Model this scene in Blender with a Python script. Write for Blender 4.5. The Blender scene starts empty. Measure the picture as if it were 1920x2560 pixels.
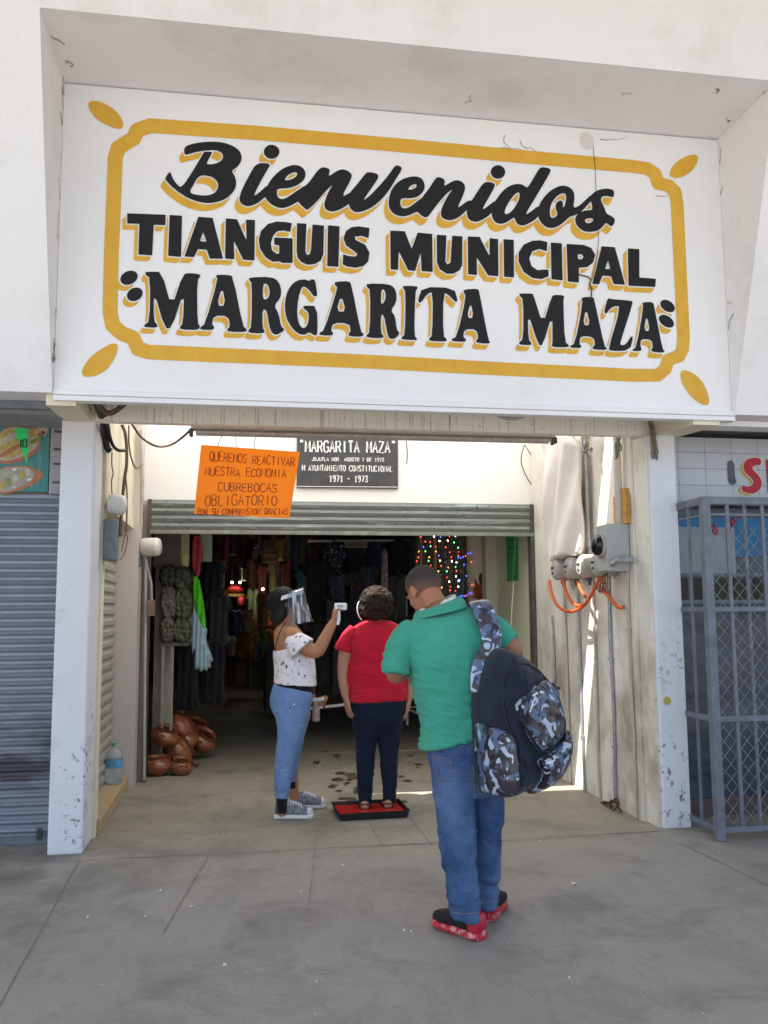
import bpy, bmesh, math, random
import numpy as np
from mathutils import Vector, Matrix, noise
random.seed(7)
C = bpy.context.scene.collection
SC = bpy.context.scene

# ------------------------------------------------------------------ camera
CAM_H, FOC = 1.42, 2200.0
YAW, PITCH, ROLL = (math.radians(a) for a in (9.45, 6.35, -0.38))
_cy, _sy, _cp, _sp = math.cos(YAW), math.sin(YAW), math.cos(PITCH), math.sin(PITCH)
FWD = Vector((_sy*_cp, _cy*_cp, _sp))
_r0 = Vector((_cy, -_sy, 0)); _u0 = _r0.cross(FWD)
RGT = math.cos(ROLL)*_r0 + math.sin(ROLL)*_u0
UPV = -math.sin(ROLL)*_r0 + math.cos(ROLL)*_u0
CAMP = Vector((0, 0, CAM_H))
cam = bpy.data.cameras.new('camera'); camo = bpy.data.objects.new('camera', cam); C.objects.link(camo)
cam.sensor_fit = 'VERTICAL'; cam.sensor_height = 36; cam.lens = FOC/2560*36
cam.clip_end = 1000; cam.clip_start = .05
camo.matrix_world = Matrix(((RGT.x, UPV.x, -FWD.x, 0), (RGT.y, UPV.y, -FWD.y, 0), (RGT.z, UPV.z, -FWD.z, CAM_H), (0, 0, 0, 1)))
SC.camera = camo

# ------------------------------------------------------------------ light
SUN_DIR = Vector((.60, .305, -1)).normalized()          # the way the light travels
sun_el = math.asin(-SUN_DIR.z); sun_az = math.atan2(-SUN_DIR.x, -SUN_DIR.y)
w = bpy.data.worlds.new('World'); SC.world = w; w.use_nodes = True
nt = w.node_tree; bg = nt.nodes['Background']
sky = nt.nodes.new('ShaderNodeTexSky'); sky.sky_type = 'NISHITA'; sky.sun_disc = False
sky.sun_elevation = sun_el; sky.sun_rotation = sun_az
nt.links.new(sky.outputs[0], bg.inputs[0]); bg.inputs[1].default_value = .12
sl = bpy.data.lights.new('sun', 'SUN'); sl.energy = 5.0; sl.angle = math.radians(.5); sl.color = (1, .97, .92)
so = bpy.data.objects.new('sun', sl); C.objects.link(so)
so.rotation_euler = SUN_DIR.to_track_quat('-Z', 'Y').to_euler(); so.location = (-3, -3, 12)
SC.view_settings.view_transform = 'Standard'; SC.view_settings.look = 'None'
SC.view_settings.exposure = 1.36; SC.view_settings.gamma = 1; SC.view_settings.use_curve_mapping = False
SC.cycles.use_denoising = True
SC.cycles.max_bounces = 10; SC.cycles.diffuse_bounces = 6; SC.cycles.transparent_max_bounces = 12
SC.cycles.sample_clamp_indirect = 6

# ------------------------------------------------------------------ picture point -> place on a real plane
def ray(x, y): return RGT*((x-960)/FOC) + UPV*((1280-y)/FOC) + FWD
def W(x, y, Y):
    d = ray(x, y); return CAMP + d*(Y/d.y)
def WX(x, y, X):
    d = ray(x, y); return CAMP + d*(X/d.x)
def WZ(x, y, z=0.0):
    d = ray(x, y); return CAMP + d*((z-CAM_H)/d.z)
def pxm(Y): return Y/FOC*1.01                            # metres per picture unit at that depth
V = Vector

# ------------------------------------------------------------------ materials
MATS = {}
def lin(h):
    h = h.lstrip('#'); o = []
    for i in (0, 2, 4):
        c = int(h[i:i+2], 16)/255; o.append(c/12.92 if c <= .04045 else ((c+.055)/1.055)**2.4)
    return tuple(o)
class NT:
    def __init__(s, name):
        s.m = bpy.data.materials.new(name); s.m.use_nodes = True; s.t = s.m.node_tree
        s.b = s.t.nodes['Principled BSDF']; s._co = None
    def n(s, typ, **k):
        nd = s.t.nodes.new(typ)
        for a, v in k.items(): setattr(nd, a, v)
        return nd
    def l(s, a, b): s.t.links.new(a, b)
    def co(s, scale=(1, 1, 1), rot=(0, 0, 0)):
        if s._co is None: s._co = s.n('ShaderNodeTexCoord')
        src = s._co.outputs['Object'] if not getattr(s, 'world', False) else s.geo.outputs['Position']
        mp = s.n('ShaderNodeMapping'); mp.inputs['Scale'].default_value = scale; mp.inputs['Rotation'].default_value = rot
        s.l(src, mp.inputs[0]); return mp.outputs[0]
    def noise(s, scale=5, detail=6, rough=.6, sc=(1, 1, 1), dist=0):
        nd = s.n('ShaderNodeTexNoise'); nd.inputs['Scale'].default_value = scale; nd.inputs['Detail'].default_value = detail
        nd.inputs['Roughness'].default_value = rough; nd.inputs['Distortion'].default_value = dist
        s.l(s.co(sc), nd.inputs['Vector']); return nd.outputs['Fac']
    def ramp(s, fac, lo, hi, c0=0, c1=1, interp='LINEAR'):
        r = s.n('ShaderNodeMapRange'); r.interpolation_type = 'SMOOTHSTEP' if interp != 'LINEAR' else 'LINEAR'
        r.inputs['From Min'].default_value = lo; r.inputs['From Max'].default_value = hi
        r.inputs['To Min'].default_value = c0; r.inputs['To Max'].default_value = c1
        s.l(fac, r.inputs['Value']); return r.outputs[0]
    def mul(s, a, b, op='MULTIPLY'):
        m = s.n('ShaderNodeMath', operation=op)
        for i, x in enumerate((a, b)):
            if isinstance(x, (int, float)): m.inputs[i].default_value = x
            else: s.l(x, m.inputs[i])
        return m.outputs[0]
    def mix(s, fac, a, b):
        m = s.n('ShaderNodeMix', data_type='RGBA')
        if isinstance(fac, (int, float)): m.inputs[0].default_value = fac
        else: s.l(fac, m.inputs[0])
        for i, x in ((6, a), (7, b)):
            if isinstance(x, tuple): m.inputs[i].default_value = (*x[:3], 1)
            else: s.l(x, m.inputs[i])
        return m.outputs[2]
    def z(s):
        sep = s.n('ShaderNodeSeparateXYZ'); s.l(s.co(), sep.inputs[0]); return sep.outputs[2]
    def base(s, c):
        if isinstance(c, tuple): s.b.inputs['Base Color'].default_value = (*c[:3], 1)
        else: s.l(c, s.b.inputs['Base Color'])
    def bump(s, h, strength=.2, dist=.01):
        b = s.n('ShaderNodeBump'); b.inputs['Strength'].default_value = strength; b.inputs['Distance'].default_value = dist
        s.l(h, b.inputs['Height']); s.l(b.outputs[0], s.b.inputs['Normal'])
    def rough(s, r):
        if isinstance(r, (int, float)): s.b.inputs['Roughness'].default_value = r
        else: s.l(r, s.b.inputs['Roughness'])
    def spec(s, v): s.b.inputs['Specular IOR Level'].default_value = v

def paint(name, col, dirt=(.25, .2, .14), amt=.25, scale=3, rough=.75, bump=.15, bscale=60, streak=0, chips=None, lo=.5, hi=.8, sc=(1, 1, 1), low=0):
    """wall paint with patchy dirt, drip streaks and chipped spots"""
    if name in MATS: return MATS[name]
    t = NT(name)
    c = t.mix(t.ramp(t.noise(scale*.5, 5, .55), .3, .7, 0, 1), tuple(x*.93 for x in col), col)
    f = t.mul(t.ramp(t.noise(scale, 8, .65, sc), lo, hi, 0, 1), amt)
    c = t.mix(f, c, dirt)
    if streak:
        f2 = t.mul(t.ramp(t.noise(7, 5, .6, (16, 16, .2)), .56, .70, 0, 1), streak)
        c = t.mix(f2, c, tuple(x*.75 for x in dirt))
        f3 = t.mul(t.ramp(t.noise(42, 4, .7, (1, 1, .8)), .66, .7, 0, 1), streak)
        c = t.mix(f3, c, tuple(x*.35 for x in dirt))
    if low:
        f5 = t.mul(t.mul(t.ramp(t.noise(1.9, 7, .66, (1, 1.2, .9)), .47, .68), t.ramp(t.z(), 1.75, .9)), low)
        c = t.mix(f5, c, (.30, .24, .17)); c = t.mix(t.mul(t.ramp(t.noise(5, 7, .7, (1.2, 1.2, .8)), .56, .70), low*.4), c, (.26, .21, .15))
    if chips:
        ccol, th, cs = chips
        f4 = t.ramp(t.noise(cs, 6, .7), th, th+.03, 0, 1)
        f4 = t.mul(f4, t.ramp(t.noise(1.6, 3, .5), .46, .6, 0, 1)); f4 = t.mul(f4, t.ramp(t.z(), 1.5, .5, .08, 1))
        c = t.mix(f4, c, ccol)
    t.base(c); t.rough(rough); t.spec(.3)
    if bump: t.bump(t.noise(bscale, 6, .65), bump, .01)
    MATS[name] = t.m; return t.m
def plain(name, col, rough=.6, var=.2, scale=30, metal=0, bump=0, bscale=200, spec=.4, sc=(1, 1, 1)):
    if name in MATS: return MATS[name]
    t = NT(name)
    t.base(t.mix(t.ramp(t.noise(scale, 5, .6, sc), .3, .7, 0, 1), tuple(x*(1-var) for x in col), tuple(min(1, x*(1+var*.6)) for x in col)))
    t.rough(t.ramp(t.noise(scale*2, 4, .6), .2, .8, max(0, rough-.1), min(1, rough+.1))); t.spec(spec)
    t.b.inputs['Metallic'].default_value = metal
    if bump: t.bump(t.noise(bscale, 5, .6, sc), bump, .005)
    MATS[name] = t.m; return t.m
def cloth(name, col, var=.15, scale=14, fine=420, bump=.25, sheen=.15, wrinkle=0, wsc=(1, 1, 2.5)):
    if name in MATS: return MATS[name]
    t = NT(name)
    c = t.mix(t.ramp(t.noise(scale, 5, .6), .3, .7, 0, 1), tuple(x*(1-var) for x in col), tuple(min(1, x*(1+var*.5)) for x in col))
    c = t.mix(t.ramp(t.noise(fine, 2, .5), .3, .7, 0, .35), c, tuple(x*.72 for x in col))
    t.base(c); t.rough(.88); t.spec(.2)
    t.b.inputs['Sheen Weight'].default_value = sheen
    h = t.noise(fine, 2, .5)
    if wrinkle: h = t.mul(h, t.mul(t.noise(16, 4, .55, wsc, 1.2), wrinkle), 'ADD')
    t.bump(h, bump, .006)
    MATS[name] = t.m; return t.m
def emit(name, col, st):
    if name in MATS: return MATS[name]
    t = NT(name); t.base((.02, .02, .02)); t.b.inputs['Emission Color'].default_value = (*col, 1); t.b.inputs['Emission Strength'].default_value = st
    MATS[name] = t.m; return t.m

# ------------------------------------------------------------------ mesh building
class MB:
    def __init__(s): s.v = []; s.f = []
    def add(s, verts, faces):
        o = len(s.v); s.v += [V(p) for p in verts]; s.f += [tuple(i+o for i in f) for f in faces]; return s
    def box(s, x0, x1, y0, y1, z0, z1, bev=0):
        if bev <= 0:
            p = [(x, y, z) for z in (z0, z1) for y in (y0, y1) for x in (x0, x1)]
            return s.add(p, [(0, 2, 3, 1), (4, 5, 7, 6), (0, 1, 5, 4), (2, 6, 7, 3), (0, 4, 6, 2), (1, 3, 7, 5)])
        bm = bmesh.new(); bmesh.ops.create_cube(bm, size=1)
        for v in bm.verts: v.co = V(((x0+x1)/2+v.co.x*(x1-x0), (y0+y1)/2+v.co.y*(y1-y0), (z0+z1)/2+v.co.z*(z1-z0)))
        bmesh.ops.bevel(bm, geom=bm.edges[:], offset=bev, segments=2, profile=.5, affect='EDGES')
        return s.bm(bm)
    def bm(s, bm, mtx=None):
        bm.verts.index_update()
        s.add([(mtx @ v.co) if mtx else v.co.copy() for v in bm.verts], [tuple(v.index for v in f.verts) for f in bm.faces]); bm.free(); return s
    def prism(s, prof, axis, a, b):
        """closed profile (list of 2D points) swept along an axis from a to b"""
        n = len(prof)
        def P(u, v, w): return {'x': (w, u, v), 'y': (u, w, v), 'z': (u, v, w)}[axis]
        s.add([P(u, v, a) for u, v in prof]+[P(u, v, b) for u, v in prof],
              [tuple(range(n))[::-1], tuple(range(n, 2*n))]+[(i, (i+1) % n, (i+1) % n+n, i+n) for i in range(n)]); return s
    def loft(s, rings, cap=True, closed=True):
        n = len(rings[0]); o = len(s.v)
        for r in rings: s.v += [V(p) for p in r]
        for k in range(len(rings)-1):
            for i in range(n if closed else n-1):
                j = (i+1) % n; s.f.append((o+k*n+i, o+k*n+j, o+(k+1)*n+j, o+(k+1)*n+i))
        if cap: s.f.append(tuple(o+i for i in range(n))[::-1]); s.f.append(tuple(o+(len(rings)-1)*n+i for i in range(n)))
        return s
    def tube(s, pts, r, n=6, cap=True, smooth=0):
        pts = [V(p) for p in pts]
        rr = list(r) if isinstance(r, (list, tuple)) else [r]*len(pts)
        for _ in range(smooth):
            q, q2 = [pts[0]], [rr[0]]
            for a, b, ra, rb in zip(pts, pts[1:], rr, rr[1:]):
                q += [a*.75+b*.25, a*.25+b*.75]; q2 += [ra*.75+rb*.25, ra*.25+rb*.75]
            pts, rr = q+[pts[-1]], q2+[rr[-1]]
        rings = []; ref = None
        for i, p in enumerate(pts):
            d = (pts[min(i+1, len(pts)-1)]-pts[max(i-1, 0)])
            d = d.normalized() if d.length > 1e-9 else V((0, 0, 1))
            if ref is None: ref = d.orthogonal().normalized()
            ref = (ref-d*ref.dot(d)); ref = ref.normalized() if ref.length > 1e-6 else d.orthogonal().normalized()
            b = d.cross(ref)
            rings.append([p+(ref*math.cos(2*math.pi*k/n)+b*math.sin(2*math.pi*k/n))*rr[i] for k in range(n)])
        return s.loft(rings, cap)
    def lathe(s, prof, cen, axis=V((0, 0, 1)), n=24, cap=True):
        a = V(axis).normalized(); u = a.orthogonal().normalized(); w_ = a.cross(u); cen = V(cen)
        return s.loft([[cen+a*h+(u*math.cos(2*math.pi*k/n)+w_*math.sin(2*math.pi*k/n))*max(r, 1e-4) for k in range(n)] for r, h in prof], cap)
    def ell(s, cen, rad, mtx=None, n=16, m=10):
        cen = V(cen); rings = []
        for i in range(m+1):
            th = math.pi*i/m; th = min(max(th, .02), math.pi-.02)
            ring = []
            for k in range(n):
                p = V((rad[0]*math.sin(th)*math.cos(2*math.pi*k/n), rad[1]*math.sin(th)*math.sin(2*math.pi*k/n), -rad[2]*math.cos(th)))
                ring.append(cen+((mtx @ p) if mtx else p))
            rings.append(ring)
        return s.loft(rings)
    def build(s, name, mat, parent=None, smooth=False, auto=None):
        me = bpy.data.meshes.new(name)
        if parent is not None:
            off = parent.location.copy(); q = parent.parent
            while q is not None: off += q.location; q = q.parent
        else:
            lo = [min(p[i] for p in s.v) for i in range(3)]; hi = [max(p[i] for p in s.v) for i in range(3)]
            off = V(((lo[0]+hi[0])/2, (lo[1]+hi[1])/2, lo[2]))
        me.from_pydata([p-off for p in s.v], [], s.f); me.validate()
        o = bpy.data.objects.new(name, me); C.objects.link(o); me.materials.append(mat)
        if parent is not None: o.parent = parent
        else: o.location = off
        if smooth: me.polygons.foreach_set('use_smooth', [True]*len(me.polygons))
        if auto is not None:
            me.polygons.foreach_set('use_smooth', [True]*len(me.polygons)); me.set_sharp_from_angle(angle=math.radians(auto))
        return o
def tag(o, label=None, cat=None, group=None, kind=None):
    for k, v in (('label', label), ('category', cat), ('group', group), ('kind', kind)):
        if v: o[k] = v
    return o
def thing(name, label, cat, loc=(0, 0, 0), group=None):
    o = bpy.data.objects.new(name, None); C.objects.link(o); o.location = V(loc); o.empty_display_size = .1
    return tag(o, label, cat, group)
def struct(name, mb, mat, **k): return tag(mb.build(name, mat, None, **k), kind='structure')
def solo(name, mb, mat, label, cat, group=None, **k): return tag(mb.build(name, mat, None, **k), label, cat, group)
def remesh(mb, name, mat, voxel, smooth=6, parent=None, disp=None, factor=.5):
    """one continuous skin round all pieces of mb"""
    me = bpy.data.meshes.new('tmp'); me.from_pydata(mb.v, [], mb.f); me.validate()
    bm = bmesh.new(); bm.from_mesh(me); bmesh.ops.recalc_face_normals(bm, faces=bm.faces); bm.to_mesh(me); bm.free()
    o = bpy.data.objects.new('tmp', me); C.objects.link(o)
    m = o.modifiers.new('r', 'REMESH'); m.mode = 'VOXEL'; m.voxel_size = voxel
    if smooth:
        m2 = o.modifiers.new('s', 'SMOOTH'); m2.iterations = smooth; m2.factor = factor
    dg = bpy.context.evaluated_depsgraph_get(); ev = o.evaluated_get(dg); nm = bpy.data.meshes.new_from_object(ev)
    out = MB(); out.v = [v.co.copy() for v in nm.vertices]; out.f = [tuple(p.vertices) for p in nm.polygons]
    if disp:
        nor = [v.normal.copy() for v in nm.vertices]
        out.v = [p+n_*disp(p, n_) for p, n_ in zip(out.v, nor)]
    bpy.data.objects.remove(o); bpy.data.meshes.remove(nm)
    return out.build(name, mat, parent, smooth=True)

# ------------------------------------------------------------------ signed distance shapes (painted letters, cushions)
def poly_sdf(pts, X, Y):
    P = np.array(pts, float); d = np.full(X.shape, 1e9); ins = np.zeros(X.shape, bool); n = len(P); j = n-1
    for i in range(n):
        ex, ey = P[j]-P[i]; wx, wy = X-P[i, 0], Y-P[i, 1]
        t = np.clip((wx*ex+wy*ey)/max(ex*ex+ey*ey, 1e-9), 0, 1)
        d = np.minimum(d, (wx-ex*t)**2+(wy-ey*t)**2)
        c = ((P[i, 1] > Y) != (P[j, 1] > Y))
        with np.errstate(divide='ignore', invalid='ignore'):
            ins ^= c & (X < (P[j, 0]-P[i, 0])*(Y-P[i, 1])/(P[j, 1]-P[i, 1]+1e-12)+P[i, 0])
        j = i
    d = np.sqrt(d); return np.where(ins, -d, d)
def stroke_sdf(pts, X, Y, closed=False):
    d = np.full(X.shape, 1e9); q = list(pts)+([pts[0]] if closed else [])
    for a, b in zip(q, q[1:]):
        ex, ey = b[0]-a[0], b[1]-a[1]
        t = np.clip(((X-a[0])*ex+(Y-a[1])*ey)/max(ex*ex+ey*ey, 1e-9), 0, 1)
        d = np.minimum(d, np.hypot(X-a[0]-ex*t, Y-a[1]-ey*t)-(a[2]+(b[2]-a[2])*t))
    return d
def ell_sdf(e, X, Y):
    cx, cy, rx, ry, an = e; c, s_ = math.cos(math.radians(an)), math.sin(math.radians(an))
    u = (X-cx)*c+(Y-cy)*s_; v_ = -(X-cx)*s_+(Y-cy)*c
    return (np.hypot(u/rx, v_/ry)-1)*min(rx, ry)
def chaikin(p, it=2):
    for _ in range(it):
        q = []
        for a, b in zip(p, p[1:]+p[:1]): q += [(a[0]*.75+b[0]*.25, a[1]*.75+b[1]*.25), (a[0]*.25+b[0]*.75, a[1]*.25+b[1]*.75)]
        p = q
    return p
def contour(F, xs, ys, mapf):
    """flat mesh of everything with F < 0 (marching squares, full cells merged in rows)"""
    mb = MB(); cache = {}
    def vid(x, y):
        k = (round(x, 3), round(y, 3))
        if k not in cache: cache[k] = len(mb.v); mb.v.append(V(mapf(x, y)))
        return cache[k]
    ins = F < 0; full = ins[:-1, :-1] & ins[1:, :-1] & ins[:-1, 1:] & ins[1:, 1:]
    anyc = (ins[:-1, :-1] | ins[1:, :-1] | ins[:-1, 1:] | ins[1:, 1:]) & ~full
    for j in range(full.shape[0]):
        i = 0; row = full[j]
        for i in np.nonzero(anyc[j])[0]:
            co = [(i, j), (i+1, j), (i+1, j+1), (i, j+1)]; poly = []
            for k in range(4):
                (ia, ja), (ib, jb) = co[k], co[(k+1) % 4]; fa, fb = F[ja, ia], F[jb, ib]
                if fa < 0: poly.append(vid(xs[ia], ys[ja]))
                if (fa < 0) != (fb < 0):
                    t = fa/(fa-fb); poly.append(vid(xs[ia]+(xs[ib]-xs[ia])*t, ys[ja]+(ys[jb]-ys[ja])*t))
            if len(set(poly)) >= 3: mb.f.append(tuple(dict.fromkeys(poly))[::-1])
        i = 0; N = len(row)
        while i < N:
            if row[i]:
                k = i
                while k < N and row[k]: k += 1
                mb.f.append((vid(xs[i], ys[j+1]), vid(xs[k], ys[j+1]), vid(xs[k], ys[j]), vid(xs[i], ys[j]))); i = k
            else: i += 1
    return mb
def flat_shape(polys, mapf, step=2.0, holes=(), grow=0):
    allp = [p for q in polys for p in q]
    x0, x1 = min(p[0] for p in allp)-4*step, max(p[0] for p in allp)+4*step; y0, y1 = min(p[1] for p in allp)-4*step, max(p[1] for p in allp)+4*step
    xs = np.arange(x0, x1, step); ys = np.arange(y0, y1, step); X, Y = np.meshgrid(xs, ys)
    F = np.full(X.shape, 1e9)
    for q in polys: F = np.minimum(F, poly_sdf(q, X, Y))
    for q in holes: F = np.maximum(F, -poly_sdf(q, X, Y))
    return contour(F-grow, xs, ys, mapf)
def pillow(poly, mapf, nrm, T, R=None, step=3.0, back=None, wav=None, smooth=2):
    """a soft body with the outline poly: mapf gives its middle surface, nrm the way its front faces, T half the thickness"""
    poly = chaikin(list(poly), smooth) if smooth else list(poly)
    x0, x1 = min(p[0] for p in poly)-2*step, max(p[0] for p in poly)+2*step; y0, y1 = min(p[1] for p in poly)-2*step, max(p[1] for p in poly)+2*step
    xs = np.arange(x0, x1, step); ys = np.arange(y0, y1, step); X, Y = np.meshgrid(xs, ys)
    F = poly_sdf(poly, X, Y); R = R or float(-F.min())
    mb = MB(); cache = {}
    back = T if back is None else back
    Q = np.clip(-F/R, 0, 1); HH = np.sqrt(np.maximum(0, 1-(1-Q)**2))
    def hh(x, y): return float(HH[int(round((y-ys[0])/step)), int(round((x-xs[0])/step))])
    def vid(x, y, side, edge):
        k = (round(x, 2), round(y, 2), 0 if edge else side)
        if k not in cache:
            cache[k] = len(mb.v); h = 0 if edge else hh(x, y)
            p = V(mapf(x, y)); n_ = nrm(x, y) if callable(nrm) else nrm
            wv = wav(x, y)*h if (wav and not edge) else 0
            mb.v.append(p+n_*((h*T+wv) if side > 0 else (-h*back+wv)))
        return cache[k]
    for j in range(len(ys)-1):
        for i in range(len(xs)-1):
            co = [(i, j), (i+1, j), (i+1, j+1), (i, j+1)]
            if not any(F[b, a] < 0 for a, b in co): continue
            for side in (1, -1):
                poly_ = []
                for k in range(4):
                    (ia, ja), (ib, jb) = co[k], co[(k+1) % 4]; fa, fb = F[ja, ia], F[jb, ib]
                    if fa < 0: poly_.append(vid(xs[ia], ys[ja], side, False))
                    if (fa < 0) != (fb < 0):
                        t = fa/(fa-fb); poly_.append(vid(xs[ia]+(xs[ib]-xs[ia])*t, ys[ja]+(ys[jb]-ys[ja])*t, side, True))
                poly_ = tuple(dict.fromkeys(poly_))
                if len(poly_) >= 3: mb.f.append(poly_[::-1] if side > 0 else poly_)
    return mb
TOCAM = V((0, -1, 0))
def pil(poly, Y, T, **k):
    f = Y if callable(Y) else (lambda x, y: Y)
    return pillow(poly, lambda x, y: W(x, y, f(x, y)), TOCAM, T, **k)

# ------------------------------------------------------------------ single-stroke capitals for hand and cast lettering
GL = {'A': [[(0, 0), (2, 6), (4, 0)], [(.8, 2.2), (3.2, 2.2)]], 'B': [[(0, 0), (0, 6), (2.6, 6), (3.4, 5), (2.6, 3.2), (0, 3.1)], [(2.6, 3.2), (3.8, 1.8), (2.8, 0), (0, 0)]],
 'C': [[(4, 5), (3, 6), (1.2, 6), (0, 4.5), (0, 1.5), (1.2, 0), (3, 0), (4, 1)]], 'D': [[(0, 0), (0, 6), (2.4, 6), (4, 4.3), (4, 1.7), (2.4, 0), (0, 0)]],
 'E': [[(4, 6), (0, 6), (0, 0), (4, 0)], [(0, 3.1), (3, 3.1)]], 'F': [[(4, 6), (0, 6), (0, 0)], [(0, 3.1), (3, 3.1)]],
 'G': [[(4, 5), (3, 6), (1.2, 6), (0, 4.5), (0, 1.5), (1.2, 0), (3, 0), (4, 1), (4, 2.8), (2.4, 2.8)]], 'H': [[(0, 0), (0, 6)], [(4, 0), (4, 6)], [(0, 3), (4, 3)]],
 'I': [[(2, 0), (2, 6)]], 'J': [[(4, 6), (4, 1.2), (2.8, 0), (1.2, 0), (0, 1.3)]], 'L': [[(0, 6), (0, 0), (3.6, 0)]], 'M': [[(0, 0), (.2, 6), (2, 2), (3.8, 6), (4, 0)]],
 'N': [[(0, 0), (0, 6), (4, 0), (4, 6)]], 'O': [[(1.2, 0), (0, 1.6), (0, 4.4), (1.2, 6), (2.8, 6), (4, 4.4), (4, 1.6), (2.8, 0), (1.2, 0)]],
 'P': [[(0, 0), (0, 6), (2.8, 6), (3.9, 4.6), (2.8, 3), (0, 3)]], 'Q': [[(1.2, 0), (0, 1.6), (0, 4.4), (1.2, 6), (2.8, 6), (4, 4.4), (4, 1.6), (2.8, 0), (1.2, 0)], [(2.4, 1.6), (4.2, -.6)]],
 'R': [[(0, 0), (0, 6), (2.8, 6), (3.9, 4.6), (2.8, 3), (0, 3)], [(2, 3), (4, 0)]], 'S': [[(3.8, 5.1), (2.8, 6), (1.1, 6), (.1, 4.7), (1, 3.4), (3, 2.7), (3.9, 1.4), (2.8, 0), (1, 0), (0, .9)]],
 'T': [[(0, 6), (4, 6)], [(2, 6), (2, 0)]], 'U': [[(0, 6), (0, 1.5), (1.2, 0), (2.8, 0), (4, 1.5), (4, 6)]], 'V': [[(0, 6), (2, 0), (4, 6)]], 'Y': [[(0, 6), (2, 3), (4, 6)], [(2, 3), (2, 0)]], 'Z': [[(0, 6), (4, 6), (0, 0), (4, 0)]],
 '0': [[(1.2, 0), (.3, 1.6), (.3, 4.4), (1.2, 6), (2.8, 6), (3.7, 4.4), (3.7, 1.6), (2.8, 0), (1.2, 0)]], '1': [[(1, 4.8), (2.2, 6), (2.2, 0)], [(1, 0), (3.4, 0)]],
 '2': [[(.2, 4.8), (1.2, 6), (2.8, 6), (3.8, 4.6), (.2, 0), (3.9, 0)]], '3': [[(.2, 5.2), (1.2, 6), (2.8, 6), (3.6, 4.7), (2, 3.2), (3.8, 1.6), (2.8, 0), (1.2, 0), (.1, .9)]],
 '7': [[(.2, 6), (3.8, 6), (1.6, 0)]], '9': [[(3.7, 4), (2.6, 3), (1.2, 3), (.3, 4.5), (1.2, 6), (2.8, 6), (3.7, 4.4), (3.4, 1.5), (2.4, 0), (.8, .2)]],
 '-': [[(.6, 3), (3.4, 3)]], '.': [[(1.8, 0), (2.2, .2)]], '"': [[(1.2, 6.6), (1.2, 5.2)], [(2.6, 6.6), (2.6, 5.2)]], ' ': []}
def write(mb, text, p0, p1, h, mapf, r, gap=1.5, jit=0, slant=0):
    """strokes of the text along p0->p1 (picture units), letter height h"""
    rnd = random.Random(len(text)*7+3); n = len(text); tot = n*4+(n-1)*gap
    ux, uy = (p1[0]-p0[0])/tot, (p1[1]-p0[1])/tot; L = math.hypot(p1[0]-p0[0], p1[1]-p0[1])
    vx, vy = -(-(p1[1]-p0[1]))/L*h/6*-1, -(p1[0]-p0[0])/L*h/6
    for k, ch in enumerate(text):
        ox = k*(4+gap); dy = rnd.uniform(-jit, jit); sc = 1+rnd.uniform(-jit, jit)*.25
        for st in GL[ch]:
            pts = []
            for (gx, gy) in st:
                gx2 = ox+gx+gy*slant; gy2 = gy*sc+dy
                pts.append(mapf(p0[0]+ux*gx2-vx*gy2*0+0*vx, p0[1]+uy*gx2+vy*gy2))
            mb.tube(pts, r, 5)
    return mb

# ================================================================== materials of the place
WHITE = paint('facade_white_paint', (.82, .80, .80), (.36, .33, .26), .42, 1.6, .7, .14, 45, lo=.50, hi=.8, streak=.10)
SIGNW = paint('sign_white_paint', (.84, .825, .83), (.45, .42, .38), .22, 2.3, .6, .12, 50, lo=.52, hi=.85, streak=.07)
PILW = paint('pillar_white_paint', (.73, .73, .76), (.25, .23, .22), .4, 2.6, .75, .3, 38, chips=((.16, .155, .16), .57, 17), lo=.55, hi=.8)
CREAM = paint('cream_wall_paint', (.80, .72, .54), (.30, .22, .12), .7, 1.7, .75, .22, 40, lo=.48, hi=.72)
RIGHTW = paint('grimy_cream_wall', (.79, .75, .66), (.34, .29, .21), .45, 1.7, .75, .22, 40, lo=.48, hi=.72, low=.8)
CREAMW = paint('header_wall_paint', (.85, .83, .78), (.5, .44, .33), .15, 3, .75, .15, 40)
BEAMM = paint('stained_beam_paint', (.88, .83, .71), (.26, .2, .14), .2, 3, .8, .3, 50, streak=.9)
PINKW = paint('pinkish_wall_paint', (.62, .55, .50), (.3, .24, .18), .2, 2.5, .7, .15)
SOFF = paint('grey_soffit_paint', (.30, .29, .29), (.1, .09, .08), .5, 3, .8, .2, streak=.4)
OCHRE = paint('ochre_sign_paint', (.72, .42, .05), (.62, .31, .03), .7, 9, .6, .05, lo=.35, hi=.65)
BLACKP = paint('black_sign_paint', (.012, .011, .012), (.022, .02, .02), .4, 7, .65, .04)
STEEL = plain('grey_painted_steel', (.155, .17, .205), .5, .3, 12, 0, .1, 90)
STEELD = plain('dark_steel', (.07, .07, .075), .5, .3, 14, .3)
GALV = plain('galvanised_pipe', (.36, .37, .39), .45, .3, 22, .5)
RUBBER = plain('black_cable_rubber', (.015, .014, .014), .5, .3)
BROWNC = plain('brown_cable', (.11, .065, .05), .6, .4)

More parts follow.
